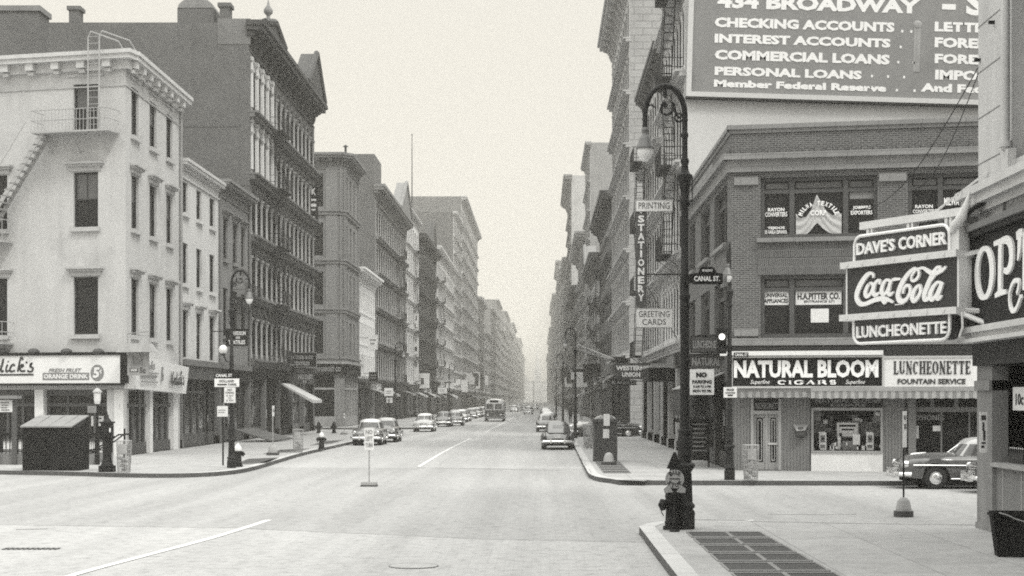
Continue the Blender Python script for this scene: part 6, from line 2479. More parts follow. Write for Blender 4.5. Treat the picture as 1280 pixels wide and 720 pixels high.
for sx in (-1, 1):
    q.add([(sx * .03, -.03, zc - .26), (sx * .20, -.03, zc - .28), (sx * .22, -.03, zc - .20), (sx * .13, -.03, zc - .12), (sx * .03, .0, zc - .26), (sx * .20, .0, zc - .28), (sx * .22, .0, zc - .20), (sx * .13, .0, zc - .12)],
          [(0, 1, 2, 3), (7, 6, 5, 4), (0, 4, 5, 1), (1, 5, 6, 2), (2, 6, 7, 3), (3, 7, 4, 0)])
q.build('clamp', M['column_paint'], bs)


def street_sign(label, px, Y, rz, words, hump=None, scale=1.0):
    a, b = at(px[0], px[3], Y), at(px[2], px[1], Y)
    w, h = b.x - a.x, b.z - a.z
    t = thing('street_sign', label, 'street sign', ((a.x + b.x) / 2, Y, a.z), rz)
    B = Matrix(((1, 0, 0, 0), (0, 0, -1, 0), (0, 1, 0, 0), (0, 0, 0, 1)))
    q = MB(B)
    e = h * .12
    q.prism([(-w / 2 + e, 0), (w / 2 - e, 0), (w / 2, e), (w / 2, h - e), (w / 2 - e, h), (w * .30, h), (w * .24, h * 1.42), (w * .16, h * 1.55), (-w * .16, h * 1.55), (-w * .24, h * 1.42), (-w * .30, h), (-w / 2 + e, h), (-w / 2, h - e), (-w / 2, e)], -.025, .025)
    q.build('panel', M['sign_dark'], t)
    q = MB(B)
    q.text(words, -w * .44, w * .40, h * .28, h * .74, .025, .034, .03)
    if hump:
        q.text(hump, -w * .17, w * .17, h * 1.12, h * 1.34, .025, .034, .02)
    q.build('lettering', M['white'], t)
    q = MB()
    q.box(-w / 2 - .16, -w / 2, -.03, .03, h * .1, h * .9)
    q.build('bracket', M['iron'], t)
    return t


Yl = LN.location.y
street_sign('black CANAL ST. sign with arched top on the tall near lamp post', (865, 341.5, 903.5, 355.5), Yl - .12, 0, 'CANAL ST.', 'BROADWAY')
t = thing('street_sign', 'small dark cross street plate edge-on behind the CANAL ST. sign', 'street sign', (at(907, 345, Yl).x, Yl + .3, at(907, 357, Yl).z), 0)
q = MB()
q.box(-.03, .03, -.3, .3, 0, .2)
q.box(-.28, -.03, -.03, .03, .06, .12)
q.build('panel', M['sign_grey'], t)
t = blade_sign('parking_sign', 'white NO PARKING notice fixed on the tall near lamp post', (862.3, 461.5, 892.5, 493.5), Yl - .13, 'white', [('NO', .26, .70, .68, .88, .06), ('PARKING', .1, .9, .44, .58, .03), ('8 AM TO 6 PM', .14, .86, .28, .37, .02), ('MON TO FRI', .12, .88, .1, .2, .03)], 'sign_dark', th=.012, edge=None)
t = blade_sign('street_sign', 'black CANAL ST plate on the left corner lamp post', (268, 466, 299, 472.6), 61.0, 'sign_dark', [('CANAL ST', .06, .72, .2, .8, .03)], 'white', th=.05)
t = blade_sign('tunnel_sign', 'white HOLLAND tunnel direction sign on the left corner lamp post', (268.2, 473.2, 299, 483.6), 61.0, 'white', [('HOLLAND', .2, .8, .55, .86, .0), ('-', .12, .5, .2, .36, 0), ('TUNNEL', .54, .9, .16, .42, .0)], 'sign_dark', th=.04)
t = blade_sign('parking_sign', 'white notice under the tunnel sign on the left corner lamp post', (280.3, 484.2, 294.3, 503.6), 61.0, 'paper', [('NO', .3, .7, .78, .92, .02), ('PARKING', .12, .88, .6, .72, .0), ('8 AM', .2, .8, .42, .52, 0), ('TO', .36, .64, .28, .36, 0), ('6 PM', .2, .8, .1, .22, 0)], 'sign_grey', th=.03)
t = blade_sign('notice_sign', 'plain white card sign left of the left corner lamp post', (271.5, 507.5, 284.8, 520.8), 63.5, 'paper', [('-', .1, .8, .6, .64, 0), ('-', .1, .7, .4, .44, 0)], 'sign_grey', th=.03, post=SW)
q = MB()
gl = thing('alarm_globe', 'white alarm globe on a bracket left of the left corner lamp post', 'lamp', ground(289.5, 585, SW) + Vector((0, 0, 4.0)))
pz_ = at(279, 437, 61.2) - gl.location
q.sphere(pz_, .17, .17, .18, 14, 8)
q.build('globe', M['globe'], gl)
q = MB()
q.tube([(0, 0, pz_.z - .5), (pz_.x * .6, 0, pz_.z - .45), (pz_.x, pz_.y, pz_.z - .17)], .03, 6)
q.lathe([(.07, -.22), (.10, -.16), (.09, -.12)], pz_, 10)
q.build('bracket', M['iron_worn'], gl)
# signs on the right corner lamp and its signal
Y3 = ground(912, 600, SW).y
t = blade_sign('street_sign', 'small black CANAL ST plate on the lamp post at the cigar shop', (917, 440.5, 935.5, 446.5), Y3 - .15, 'sign_dark', [('CANAL ST', .08, .92, .2, .8, .03)], 'white', th=.04)
t = blade_sign('tunnel_sign', 'small white arrow sign low on the lamp post at the cigar shop', (904.5, 484, 921, 497), Y3 - .15, 'white', [('TRUCK', .2, .8, .64, .86, .02), ('-', .12, .88, .42, .5, 0), ('-', .3, .7, .16, .3, 0)], 'sign_dark', th=.04)
tl = thing('traffic_signal', 'black two lens traffic signal with top lamp lit, by the cigar shop corner', 'traffic light', at(902, 442, Y3 - .2))
sg_h = (442 - 413) / FPX * Y3
q = MB()
w = .15
q.box(-w, w, -.1, .16, 0, sg_h)
q.box(-w - .03, w + .03, -.12, .18, sg_h, sg_h + .06)
q.build('housing', M['iron'], tl)
q = MB()
for zz in (.72, .26):
    c = (0, -.10, sg_h * zz)
    P = []
    for k in range(13):
        a = PI * (-.1) + PI * 1.2 * k / 12
        for y in (-.10, -.30):
            P.append((.13 * math.cos(a), y, sg_h * zz + .13 * math.sin(a)))
    q.add(P, [(2 * k, 2 * k + 2, 2 * k + 3, 2 * k + 1) for k in range(12)])
q.build('visor', M['iron'], tl)
lit = bpy.data.materials.new('lit signal lens')
lit.use_nodes = True
lb = lit.node_tree.nodes['Principled BSDF']
lb.inputs['Base Color'].default_value = (.8, .8, .76, 1)
lb.inputs['Emission Color'].default_value = (1, .98, .92, 1)
lb.inputs['Emission Strength'].default_value = 1.6
q = MB()
q.sphere((0, -.10, sg_h * .72), .105, .04, .105, 14, 8)
q.build('lit_lens', lit, tl)
q = MB()
q.sphere((0, -.10, sg_h * .26), .105, .04, .105, 14, 8)
q.build('dark_lens', M['sign_mid'], tl)
q = MB()
for z in (.1, sg_h - .1):
    q.tube([(0, .1, z), (at(912, 430, Y3).x - tl.location.x, .2, z)], .03, 6)
q.tube([(-.8, .1, sg_h * .8), (0, .1, sg_h * .8)], .02, 6)
q.build('bracket', M['iron'], tl)


def basket(label, loc, h=1.0, r=.27, group='wire trash baskets'):
    t = thing('trash_basket', label, 'trash basket', loc, 0, group)
    q = MB()
    n = 22
    for k in range(n):
        a = 2 * PI * k / n
        q.bar((r * .8 * math.cos(a), r * .8 * math.sin(a), .03), (r * math.cos(a), r * math.sin(a), h), .011)
    for i in range(8):
        z = .05 + (h - .05) * i / 7
        rr_ = r * (.8 + .2 * z / h)
        q.tube([(rr_ * math.cos(2 * PI * k / 18), rr_ * math.sin(2 * PI * k / 18), z) for k in range(18)], .014 if i in (0, 7) else .009, 4, closed=True)
    q.build('wire_cage', M['mesh_wire'], t)
    q = MB()
    q.box(-r * .5, r * .5, -r - .012, -r + .0, h * .6, h * .9)
    q.build('notice_plate', M['column_paint'], t)
    rn = random.Random(int(loc[0] * 10))
    q = MB()
    for k in range(9):
        a, b = rn.uniform(-.12, .12), rn.uniform(-.12, .12)
        q.sphere((a, b, .12 + .05 * k), .10, .08, .06, 6, 4)
    q.build('litter', M['column_paint'], t)
    return t


for x, y, hh, lab in ((155, 591, 1.15, 'wire trash basket by the iron pedestal before the orange drink shop'), (372.5, 566, 1.15, 'wire trash basket on the left sidewalk before the first hydrant'), (735, 561, 1.3, 'wire trash basket left of the dark relay cabinet'), (938.5, 601, 1.15, 'wire trash basket beside the cigar shop door')):
    p = ground(x, y, SW)
    basket(lab, (p.x, p.y, SW), hh)


def stanchion(label, loc, hgt, kind, rz=0.0, panel=None, base='round'):
    t = thing('stanchion_sign', label, 'sign', loc, rz)
    q = MB()
    if base == 'round':
        q.lathe([(.23, .0), (.23, .14), (.21, .145)], seg=18, mi=1)
        q.lathe([(.19, .145), (.15, .36), (.09, .44), (.05, .46)], seg=18, mi=0)
    elif base == 'bell':
        q.lathe([(.30, .0), (.30, .12), (.26, .13)], seg=18, mi=1)
        q.lathe([(.23, .13), (.18, .36), (.12, .46), (.04, .50)], seg=18, mi=0)
    else:
        q.box(-.26, .26, -.2, .2, 0, .05, 1)
        q.box(-.24, .24, -.18, .18, .05, .14, 0)
    q.build('base', [M['column_paint'], M['sign_mid']], t)
    if hgt:
        q = MB()
        q.tube([(0, 0, .1), (0, 0, hgt)], .022, 8)
        q.build('pole', M['iron' if base == 'round' else 'mesh_wire'], t)
    if panel:
        w, h, lines = panel
        q = MB()
        q.box(-w / 2, w / 2, -.035, -.015, hgt - h, hgt)
        q.build('panel', M['paper'], t)
        q = MB(Matrix(((1, 0, 0, 0), (0, 0, -1, -.035), (0, 1, 0, hgt - h), (0, 0, 0, 1))))
        for s, y0, y1 in lines:
            q.text(s, -w * .36, w * .36, h * y0, h * y1, 0, .008, .02)
        q.build('lettering', M['sign_grey'], t)
    return t


p = ground(1129.5, 646)
stanchion('black pole sign seen edge-on, with pale conical base in the road at right', p, 132 / FPX * p.y, 'round', math.radians(62), (.30, .85, [('NO', .75, .9), ('TURNS', .5, .65)]))
p = ground(461.5, 608)
stanchion('white NO LEFT TURN sign on a flat base in the middle of the crossing', p, 73 / FPX * p.y, 'flat', 0, (.30, .70, [('NO', .72, .92), ('LEFT', .42, .62), ('TURN', .12, .32)]), 'flat')
p = ground(341, 569, SW)
stanchion('thin pole with pale bell base on the left sidewalk before the ornate block', p, 62 / FPX * p.y, 'round', 1.4, (.26, .5, [('BUS', .4, .7)]), 'bell')
p = ground(761, 581, SW)
stanchion('pale bell shaped stanchion base on the sidewalk in front of the dark relay cabinet', p, 0, 'bell', 0, None, 'bell')
p = ground(430, 543, SW)
stanchion('small flat stanchion base near the chamfered corner building', p, 1.6, 'flat', 1.3, (.25, .35, [('NO', .3, .7)]), 'flat')

# dark relay cabinet on the right sidewalk
p = ground(756.5, 577, SW)
w_, h_ = 28 / FPX * p.y, 53 / FPX * p.y
rc = thing('relay_cabinet', 'tall dark wooden cabinet with two white notices on the right sidewalk', 'cabinet', (p.x, p.y + .4, SW), math.radians(4))
q = MB()
q.box(-w_ / 2, w_ / 2, -.36, .36, 0, h_ - .12)
q.box(-w_ / 2 - .02, -w_ / 2 + .06, -.375, -.361, 0, h_ - .12)
q.box(w_ / 2 - .06, w_ / 2 + .02, -.375, -.361, 0, h_ - .12)
q.box(-.02, .02, -.372, -.361, .3, h_ - .5)
q.build('body', M['sign_mid'], rc)
q = MB()
q.box(-w_ / 2 - .07, w_ / 2 + .07, -.44, .44, h_ - .12, h_)
q.build('lid', M['sign_mid'], rc)
q = MB()
q.box(-.12, .14, -.39, -.376, h_ - .80, h_ - .42)
q.box(-.10, .16, -.46, -.445, h_ - .28, h_ + .22)
q.build('notice', M['paper'], rc)

# dark shed-like box and fire alarm pedestal, left corner
p = ground(63, 588.5, SW)
w_ = 70 / FPX * p.y
sb = thing('newsstand_box', 'dark plank news storage box with a pale sloping lid on the left corner', 'box', (p.x, p.y + .7, SW))
q = MB()
hb, hf = 1.95, 1.58
D = .7
q.add([(-w_ / 2, -D, 0), (w_ / 2, -D, 0), (w_ / 2, D, 0), (-w_ / 2, D, 0), (-w_ / 2, -D, hf), (w_ / 2, -D, hf), (w_ / 2, D, hb), (-w_ / 2, D, hb)], [(0, 3, 2, 1), (4, 5, 6, 7), (0, 1, 5, 4), (1, 2, 6, 5), (2, 3, 7, 6), (3, 0, 4, 7)])
for k in range(1, 6):
    z = hf * k / 6
    q.box(-w_ / 2 + .005, w_ / 2 - .005, -D - .012, -D - .002, z - .11, z + .12)
q.box(w_ / 2 - .28, w_ / 2 + .015, -D - .022, -D - .013, 0, hf)
q.build('body', M['wood_dark'], sb)
q = MB()
q.add([(-w_ / 2 - .06, -D - .08, hf + .01), (w_ / 2 - .22, -D - .08, hf + .01), (w_ / 2 - .02, D + .05, hb + .03), (-w_ / 2 + .16, D + .05, hb + .03), (-w_ / 2 - .06, -D - .08, hf + .06), (w_ / 2 - .22, -D - .08, hf + .06), (w_ / 2 - .02, D + .05, hb + .08), (-w_ / 2 + .16, D + .05, hb + .08)],
      [(0, 3, 2, 1), (4, 5, 6, 7), (0, 1, 5, 4), (1, 2, 6, 5), (2, 3, 7, 6), (3, 0, 4, 7)])
for k in (1, 2, 3):
    x = -w_ / 2 + w_ * k / 4
    q.bar((x - .05, -D - .07, hf + .065), (x + .12, D, hb + .085), .012)
q.build('lid', M['lid'], sb)
p = ground(134, 590, SW)
fa = thing('alarm_pedestal', 'black cast iron fire alarm pedestal with pointed finial on the left corner', 'alarm post', (p.x, p.y, SW))
k_ = p.y / FPX
q = MB()
q.prism([(9.2 * k_ * c, 9.2 * k_ * s) for c, s in ((1, .7), (.7, 1), (-.7, 1), (-1, .7), (-1, -.7), (-.7, -1), (.7, -1), (1, -.7))], 0, 8 * k_)
q.lathe([(8.6 * k_, 8 * k_), (6.5 * k_, 12 * k_), (5.4 * k_, 17 * k_), (5.0 * k_, 38 * k_), (6.5 * k_, 40 * k_), (7.0 * k_, 42 * k_)], seg=8, smooth=False)
q.build('pedestal', M['iron'], fa)
q = MB()
q.box(-6.6 * k_, 6.6 * k_, -.16, .16, 42 * k_, 61 * k_)
q.box(-7.6 * k_, 7.6 * k_, -.2, .2, 43.5 * k_, 45 * k_)
q.box(-8 * k_, 8 * k_, -.21, .21, 61 * k_, 63 * k_)
q.build('alarm_box', M['iron'], fa)
q = MB()
q.lathe([(6 * k_, 63 * k_), (3.6 * k_, 66 * k_), (2.0 * k_, 68 * k_), (2.2 * k_, 70 * k_), (.9 * k_, 72 * k_), (.2 * k_, 76 * k_)], seg=12)
q.build('finial', M['iron'], fa)
q = MB()
q.box(4 * k_, 6.0 * k_, -.17, -.161, 50 * k_, 55 * k_)
q.build('plate', M['white'], fa)

# subway stair: rail, notice board, lantern post
Yr = 64.5
sr = thing('subway_railing', 'iron subway stair railing on a stone kerb before the orange drink shop', 'railing', (at(60, 575, Yr).x, Yr, SW))
q = MB(Matrix.Translation(-sr.location))
a, b = at(-60, 580, Yr), at(124, 580, Yr)
q.box(a.x, b.x, Yr - .12, Yr + .12, SW, SW + .42)
q.box(a.x, b.x, Yr + 1.9, Yr + 2.1, SW, SW + .42)
q.build('stone_kerb', M['grey_stone'], sr)
q = MB(Matrix.Translation(-sr.location))
zt = at(50, 543, Yr).z
for y in (Yr, Yr + 2.0):
    q.box(a.x, b.x, y - .04, y + .04, zt - .06, zt + .02)
    q.box(a.x, b.x, y - .03, y + .03, SW + .50, SW + .55)
    n = int((b.x - a.x) / .16)
    for k in range(n):
        x = a.x + (b.x - a.x) * (k + .5) / n
        q.bar((x, y, SW + .42), (x, y, zt), .014)
for x in (-60, -20, 20, 70, 121.5):
    xx = at(x, 500, Yr).x
    for y in (Yr, Yr + 2.0):
        q.box(xx - .08, xx + .08, y - .08, y + .08, SW + .42, zt + .06)
p0, p1, p2 = at(152, 543, Yr + 1), at(140, 552, Yr + 1), at(96, 574, Yr + 1)
for dy in (0, .9):
    q.tube([(p0.x + .25, Yr + .5 + dy, p0.z), (p0.x, Yr + .5 + dy, p0.z), (p1.x, Yr + .5 + dy, p1.z), (p2.x, Yr + .5 + dy, p2.z)], .035, 6)
    q.tube([(p0.x + .25, Yr + .5 + dy, SW), (p0.x + .25, Yr + .5 + dy, p0.z + .25)], .04, 6)
q.build('rail', M['iron'], sr)
nb = thing('notice_board', 'roofed notice board on dark posts at the left edge, beside the subway railing', 'notice board', (at(12, 570, Yr - .1).x, Yr - .25, SW))
q = MB(Matrix.Translation(-nb.location))
for x in (-1.5, 20.5):
    xx = at(x, 500, Yr).x
    q.box(xx - .09, xx + .09, Yr - .33, Yr - .17, SW, at(0, 497, Yr).z)
q.build('post', M['wood_mid'], nb)
q = MB(Matrix.Translation(-nb.location))
a, b = at(-3, 498.5, Yr), at(26.5, 494.5, Yr)
q.box(a.x, b.x, Yr - .55, Yr + .05, a.z, b.z)
q.build('roof', M['sign_grey'], nb)
q = MB(Matrix.Translation(-nb.location))
a, b = at(.5, 515, Yr), at(19, 500, Yr)
q.box(a.x, b.x, Yr - .35, Yr - .335, a.z, b.z)
q.build('board', M['paper'], nb)
q = MB(Matrix.Translation(-nb.location))
for k in range(4):
    z = b.z - (b.z - a.z) * (.22 + .2 * k)
    q.box(a.x + .12 + .03 * (k % 2), b.x - .12 - .04 * (k % 3), Yr - .36, Yr - .352, z - .03, z + .02)
q.build('lettering', M['sign_grey'], nb)
xl = at(122.5, 500, Yr - .1).x
sl_ = thing('lantern_post', 'slim subway lantern post with pale glass head, over the railing of the stair', 'street lamp', (xl, Yr - .2, SW))
z0, z1, z2 = at(0, 505, Yr).z - SW, at(0, 501, Yr).z - SW, at(0, 490.5, Yr).z - SW
q = MB()
q.lathe([(.10, 0), (.10, .4), (.055, .45), (.05, z0 - .1), (.10, z0)], seg=10)
q.build('post', M['iron'], sl_)
q = MB()
q.lathe([(.10, z0), (.13, z1), (.15, z2), ], seg=8, smooth=False)
lan = q.build('lantern', M['globe'], sl_)
q = MB()
q.lathe([(.20, z2), (.19, z2 + .04), (.09, z2 + .14), (.02, z2 + .18)], seg=8, smooth=False)
q.build('cap', M['iron_light'], lan)
q = MB()
zz = at(0, 516, Yr).z - SW
q.box(-.38, -.02, -.06, -.04, zz, zz + .28)
q.build('sign_plate', M['sign_grey'], sl_)


# gratings set in the sidewalks
def grating(label, pts, z=SW + .006, group=None):
    t = thing('sidewalk_grating', label, 'grating', (sum(p[0] for p in pts) / 4, sum(p[1] for p in pts) / 4, z), 0, group)
    q = MB(Matrix.Translation(-t.location))
    q.poly([(x, y, z) for x, y in pts])
    q.build('bars', M['grate'], t)
    q = MB(Matrix.Translation(-t.location))
    for i in range(4):
        q.bar((*pts[i], z + .004), (*pts[(i + 1) % 4], z + .004), .02)
    q.build('rim', M['sign_grey'], t)
    return t


xs0, xs1 = 2.86, 4.30
yy = 31.35
for k in range(7):
    y1 = yy - k * 1.48
    for j, (a, b) in enumerate(((xs0, 3.62), (3.65, xs1 + .02 * k))):
        if y1 < 21: continue
        grating('iron vent grating in the two-wide strip along the near right kerb', [(a, y1 - 1.18), (b, y1 - 1.18), (b, y1), (a, y1)], group='vent gratings on the near right sidewalk')
pa = [(ground(x, y, SW).x, ground(x, y, SW).y) for x, y in ((755, 592), (789, 592), (775, 578), (744, 578))]
for k in range(5):
    t0, t1 = k / 5 + .02, (k + 1) / 5 - .03
    L = lambda i, j, t: (pa[i][0] + (pa[j][0] - pa[i][0]) * t, pa[i][1] + (pa[j][1] - pa[i][1]) * t)
    grating('iron vent grating in the short strip before the relay cabinet', [L(0, 3, t0), L(1, 2, t0), L(1, 2, t1), L(0, 3, t1)], group='vent gratings by the relay cabinet')
for (c, lab) in (([(293, 581.5), (334, 579), (348, 572.5), (310, 574)], 'long dark vent grating on the left corner sidewalk near the hydrant'), ([(330, 567.5), (368, 565), (386, 561), (350, 562.5)], 'dark vent grating on the left sidewalk by the trash basket'), ([(388, 557), (414, 554.5), (430, 550), (405, 552)], 'farther dark vent grating on the left sidewalk toward the parked cars')):
    grating(lab, [(ground(x, y, SW).x, ground(x, y, SW).y) for x, y in c])
# cellar door leaves leaning by the ornate block
cd_ = thing('cellar_hatch', 'open sloping cellar hatch boards on the left sidewalk by the ornate block', 'hatch', (-18.4, 100, SW))
q = MB()
for y in (-1.6, 1.2):
    q.add([(-.5, y, .75), (.0, y + 2.0, .72), (2.3, y + 3.0, .05), (1.8, y, .05), (-.5, y, .82), (0, y + 2.0, .79), (2.3, y + 3.0, .12), (1.8, y, .12)], [(0, 3, 2, 1), (4, 5, 6, 7), (0, 1, 5, 4), (1, 2, 6, 5), (2, 3, 7, 6), (3, 0, 4, 7)])
q.build('leaf', M['wood_mid'], cd_)
# small street fittings in the road
mh = thing('manhole_cover', 'thin dark rimmed manhole cover low in the road at bottom centre', 'manhole', ground(517, 707.5))
q = MB()
q.lathe([(.40, .002), (.40, .008), (.34, .010)], seg=28)
q.build('cover', M['road'], mh)
q = MB()
q.tube([(.41 * math.cos(2 * PI * k / 32), .41 * math.sin(2 * PI * k / 32), .006) for k in range(32)], .006, 5, closed=True)
q.build('rim', M['sign_grey'], mh)
p = ground(40, 686)
dg_ = thing('drain_grate', 'worn slotted drain grate in the road at bottom left', 'drain', p)
q = MB()
for k in range(11):
    q.box(-.52 + k * .095, -.46 + k * .095, -.16, .16, .003, .009)
q.build('slots', M['kerb_face'], dg_)


# road paint
def stripe(pts, w, name='road_line'):
    P = [ground(x, y) for x, y in pts]
    q = MB()
    q.ribbon([(v.x, v.y) for v in P], w, .003, .005, 0, 6)
    props(q.build(name, M['line_paint']), kind='structure')


stripe([(336, 650), (270, 671), (180, 695), (88, 720), (-30, 760)], .16)
stripe([(588.5, 548), (560, 562), (523.5, 583.5)], .17)
stripe([(644, 521), (625, 531), (607, 540)], .17)
stripe([(662, 509), (655, 513.5)], .17)
stripe([(1150, 627), (1225, 627)], .09)
# thin tar seams
q = MB()
for pts in ([(960, 643), (1040, 643.5), (1070, 643)], [(520, 584.5), (600, 586), (700, 588.5)], [(60, 661), (20, 662)]):
    P = [ground(x, y) for x, y in pts]
    q.ribbon([(v.x, v.y) for v in P], .045, .0025, .0035, 0, 3)
props(q.build('road_seam', M['kerb_face']), kind='structure')
# flag pole like banner spars over the right sidewalk
for i, (a, b, Y, lab) in enumerate((((723, 431.5), (767, 449), 118, 'upper pale banner spar reaching over the right sidewalk'), ((727, 438), (765, 450), 119, 'lower pale banner spar reaching over the right sidewalk'), ((700, 450), (716, 463), 172, 'small banner spar farther up the right sidewalk'))):
    p, r_ = at(*b, Y + 9), at(*a, Y - 3)
    t = thing('banner_spar', lab, 'pole', p)
    q = MB()
    q.tube([(0, 0, 0), r_ - p], [.09, .06], 8)
    q.build('spar', M['iron_light'], t)
    q = MB()
    q.box(-.1, 1.2, -.1, .1, -.2, .2)
    q.bar((0, 0, -.0), (.9, .3, -1.2), .03)
    q.build('bracket', M['iron'], t)

# signs up the street, left
blade_sign('projecting_sign', 'dark textile dealer sign in white capitals over the left corner lamp', (282.5, 411, 309.5, 432.5), 94, 'sign_dark', [('DAVIDSON', .2, .92, .62, .86, .03), ('AND', .45, .66, .42, .56, .02), ('TEXTILES', .12, .9, .1, .34, .04)], 'white', arm=[(0, .85, XL)])
blade_sign('projecting_sign', 'arched dark textiles sign on the ornate block', (358, 441, 395.5, 458.5), 121, 'sign_dark', [('TEXTILES', .25, .78, .1, .38, .04), ('BEN SIEGEL & CO', .08, .9, .55, .8, .02)], 'column_paint', arm=[(0, .85, XL)], edge='sign_grey')
blade_sign('projecting_sign', 'lower dark sign with faded figures hanging under the textiles sign', (363, 460, 392, 480), 121.3, 'sign_mid', [('TERMS', .25, .6, .7, .9, .02), ('NO 3187', .35, .95, .3, .6, .03), ('FT', .55, .72, .06, .2, .02)], 'column_paint')
blade_sign('projecting_sign', 'tall dark vertical sign with white K high on the ornate block', (387.5, 232.5, 397.5, 279), 134, 'sign_dark', [('K', .2, .75, .76, .94, .03), ('-', .15, .8, .6, .65, 0), ('-', .15, .8, .44, .52, 0), ('-', .2, .7, .34, .38, 0), ('-', .35, .6, .10, .18, 0)], 'white')
blade_sign('projecting_sign', 'small white box sign over the low white house', (460.5, 418.5, 472, 437), 172, 'paper', [('-', .15, .85, .6, .7, 0), ('-', .2, .7, .35, .45, 0)], 'sign_grey', arm=[(0, .8, XL)])
blade_sign('projecting_sign', 'dark round ended sign hanging below the white box sign', (461, 465, 472.5, 476.5), 174, 'sign_dark', [('-', .1, .8, .6, .7, 0), ('-', .1, .8, .3, .4, 0)], 'sign_grey', arm=[(0, .8, XL)])
t = blade_sign('projecting_sign', 'tall vertical white sign with dark letters reading down, J LEVINE', (516.6, 392, 523, 476), 243, 'paper', [(c, .3, .75, .90 - .115 * i, .97 - .115 * i, .03) for i, c in enumerate('JLEVINE')], 'sign_dark')
for i, (px, Y, lab) in enumerate((((480.5, 485, 491.5, 495), 151, 'upper small white kerb notice by the second side street corner'), ((483, 497, 490.5, 503.5), 152, 'lower small white kerb notice by the second side street corner'), ((547.5, 484.5, 558.5, 492), 230, 'small white kerb sign beyond the light sedan'))):
    blade_sign('parking_sign', lab, px, Y, 'paper', [('-', .2, .8, .55, .65, 0), ('-', .2, .7, .3, .38, 0)], 'sign_grey', post=SW)
rs = random.Random(21)
for i in range(14):
    Y = 250 + i * 22
    blade_sign('projecting_sign', 'tiny shop sign far up the left sidewalk', [CX + (XL + .2) * FPX / Y, 470 + rs.uniform(-6, 10), CX + (XL + 1.2 + rs.random()) * FPX / Y, 477 + rs.uniform(-2, 14)], Y, rs.choice(['paper', 'sign_dark', 'sign_grey', 'paper']), (), arm=[(0, .8, XL)])['group'] = 'small shop signs far up the left side'
for i in range(12):
    Y = 182 + i * 24
    blade_sign('projecting_sign', 'tiny shop sign far up the right sidewalk', [CX + (XR - 1.6 - rs.random() * .6) * FPX / Y, 462 + rs.uniform(-8, 10), CX + (XR - .2) * FPX / Y, 472 + rs.uniform(-2, 12)], Y, rs.choice(['paper', 'sign_dark', 'sign_grey', 'sign_dark']), (), arm=[(1, .8, XR)])['group'] = 'small shop signs far up the right side'
# fixed awning by the ornate block
t = thing('sidewalk_awning', 'pale canvas awning sloping out from the ornate block', 'awning', (XL, 118, SW))
q = MB(Matrix.Translation((-XL, -118, -SW)))
a, b = at(362, 479, 118), at(391.5, 500, 118)
q.add([(XL + .3, 117, a.z), (XL + 2.6, 117, b.z), (XL + 2.6, 122, b.z), (XL + .3, 122, a.z), (XL + .3, 117, a.z - .12), (XL + 2.6, 117, b.z - .22), (XL + 2.6, 122, b.z - .22), (XL + .3, 122, a.z - .12)], [(0, 1, 2, 3), (7, 6, 5, 4), (0, 4, 5, 1), (1, 5, 6, 2), (2, 6, 7, 3), (3, 7, 4, 0)])
q.build('canvas', M['canvas'], t)
q = MB(Matrix.Translation((-XL, -118, -SW)))
for y in (117.05, 121.95):
    q.bar((XL + .3, y, b.z - .25), (XL + 2.55, y, b.z - .15), .025)
q.build('bracket', M['iron'], t)
# ------------------------------------------------------------------ vehicles
def paint(name, val, rough=0.22):
    m = mat(name, val, 0.04, 1.0, rough, spec=0.6, fine=0.02)
    m.node_tree.nodes['Principled BSDF'].inputs['Coat Weight'].default_value = 0.5
    m.node_tree.nodes['Principled BSDF'].inputs['Coat Roughness'].default_value = 0.08
    return m


PAINT = {'black': paint('black car paint', .012), 'dark': paint('dark car paint', .045), 'mid': paint('mid grey car paint', .11), 'slate': paint('slate car paint', .075), 'light': paint('light grey car paint', .36), 'cream': paint('pale car paint', .6)}


def lerp(tab, x):
    tab = sorted(tab)
    if x <= tab[0][0]: return tab[0][1]
    for (a, b), (c, d) in zip(tab, tab[1:]):
        if x <= c:
            t = (x - a) / (c - a)
            t = t * t * (3 - 2 * t)
            return b + (d - b) * t
    return tab[-1][1]


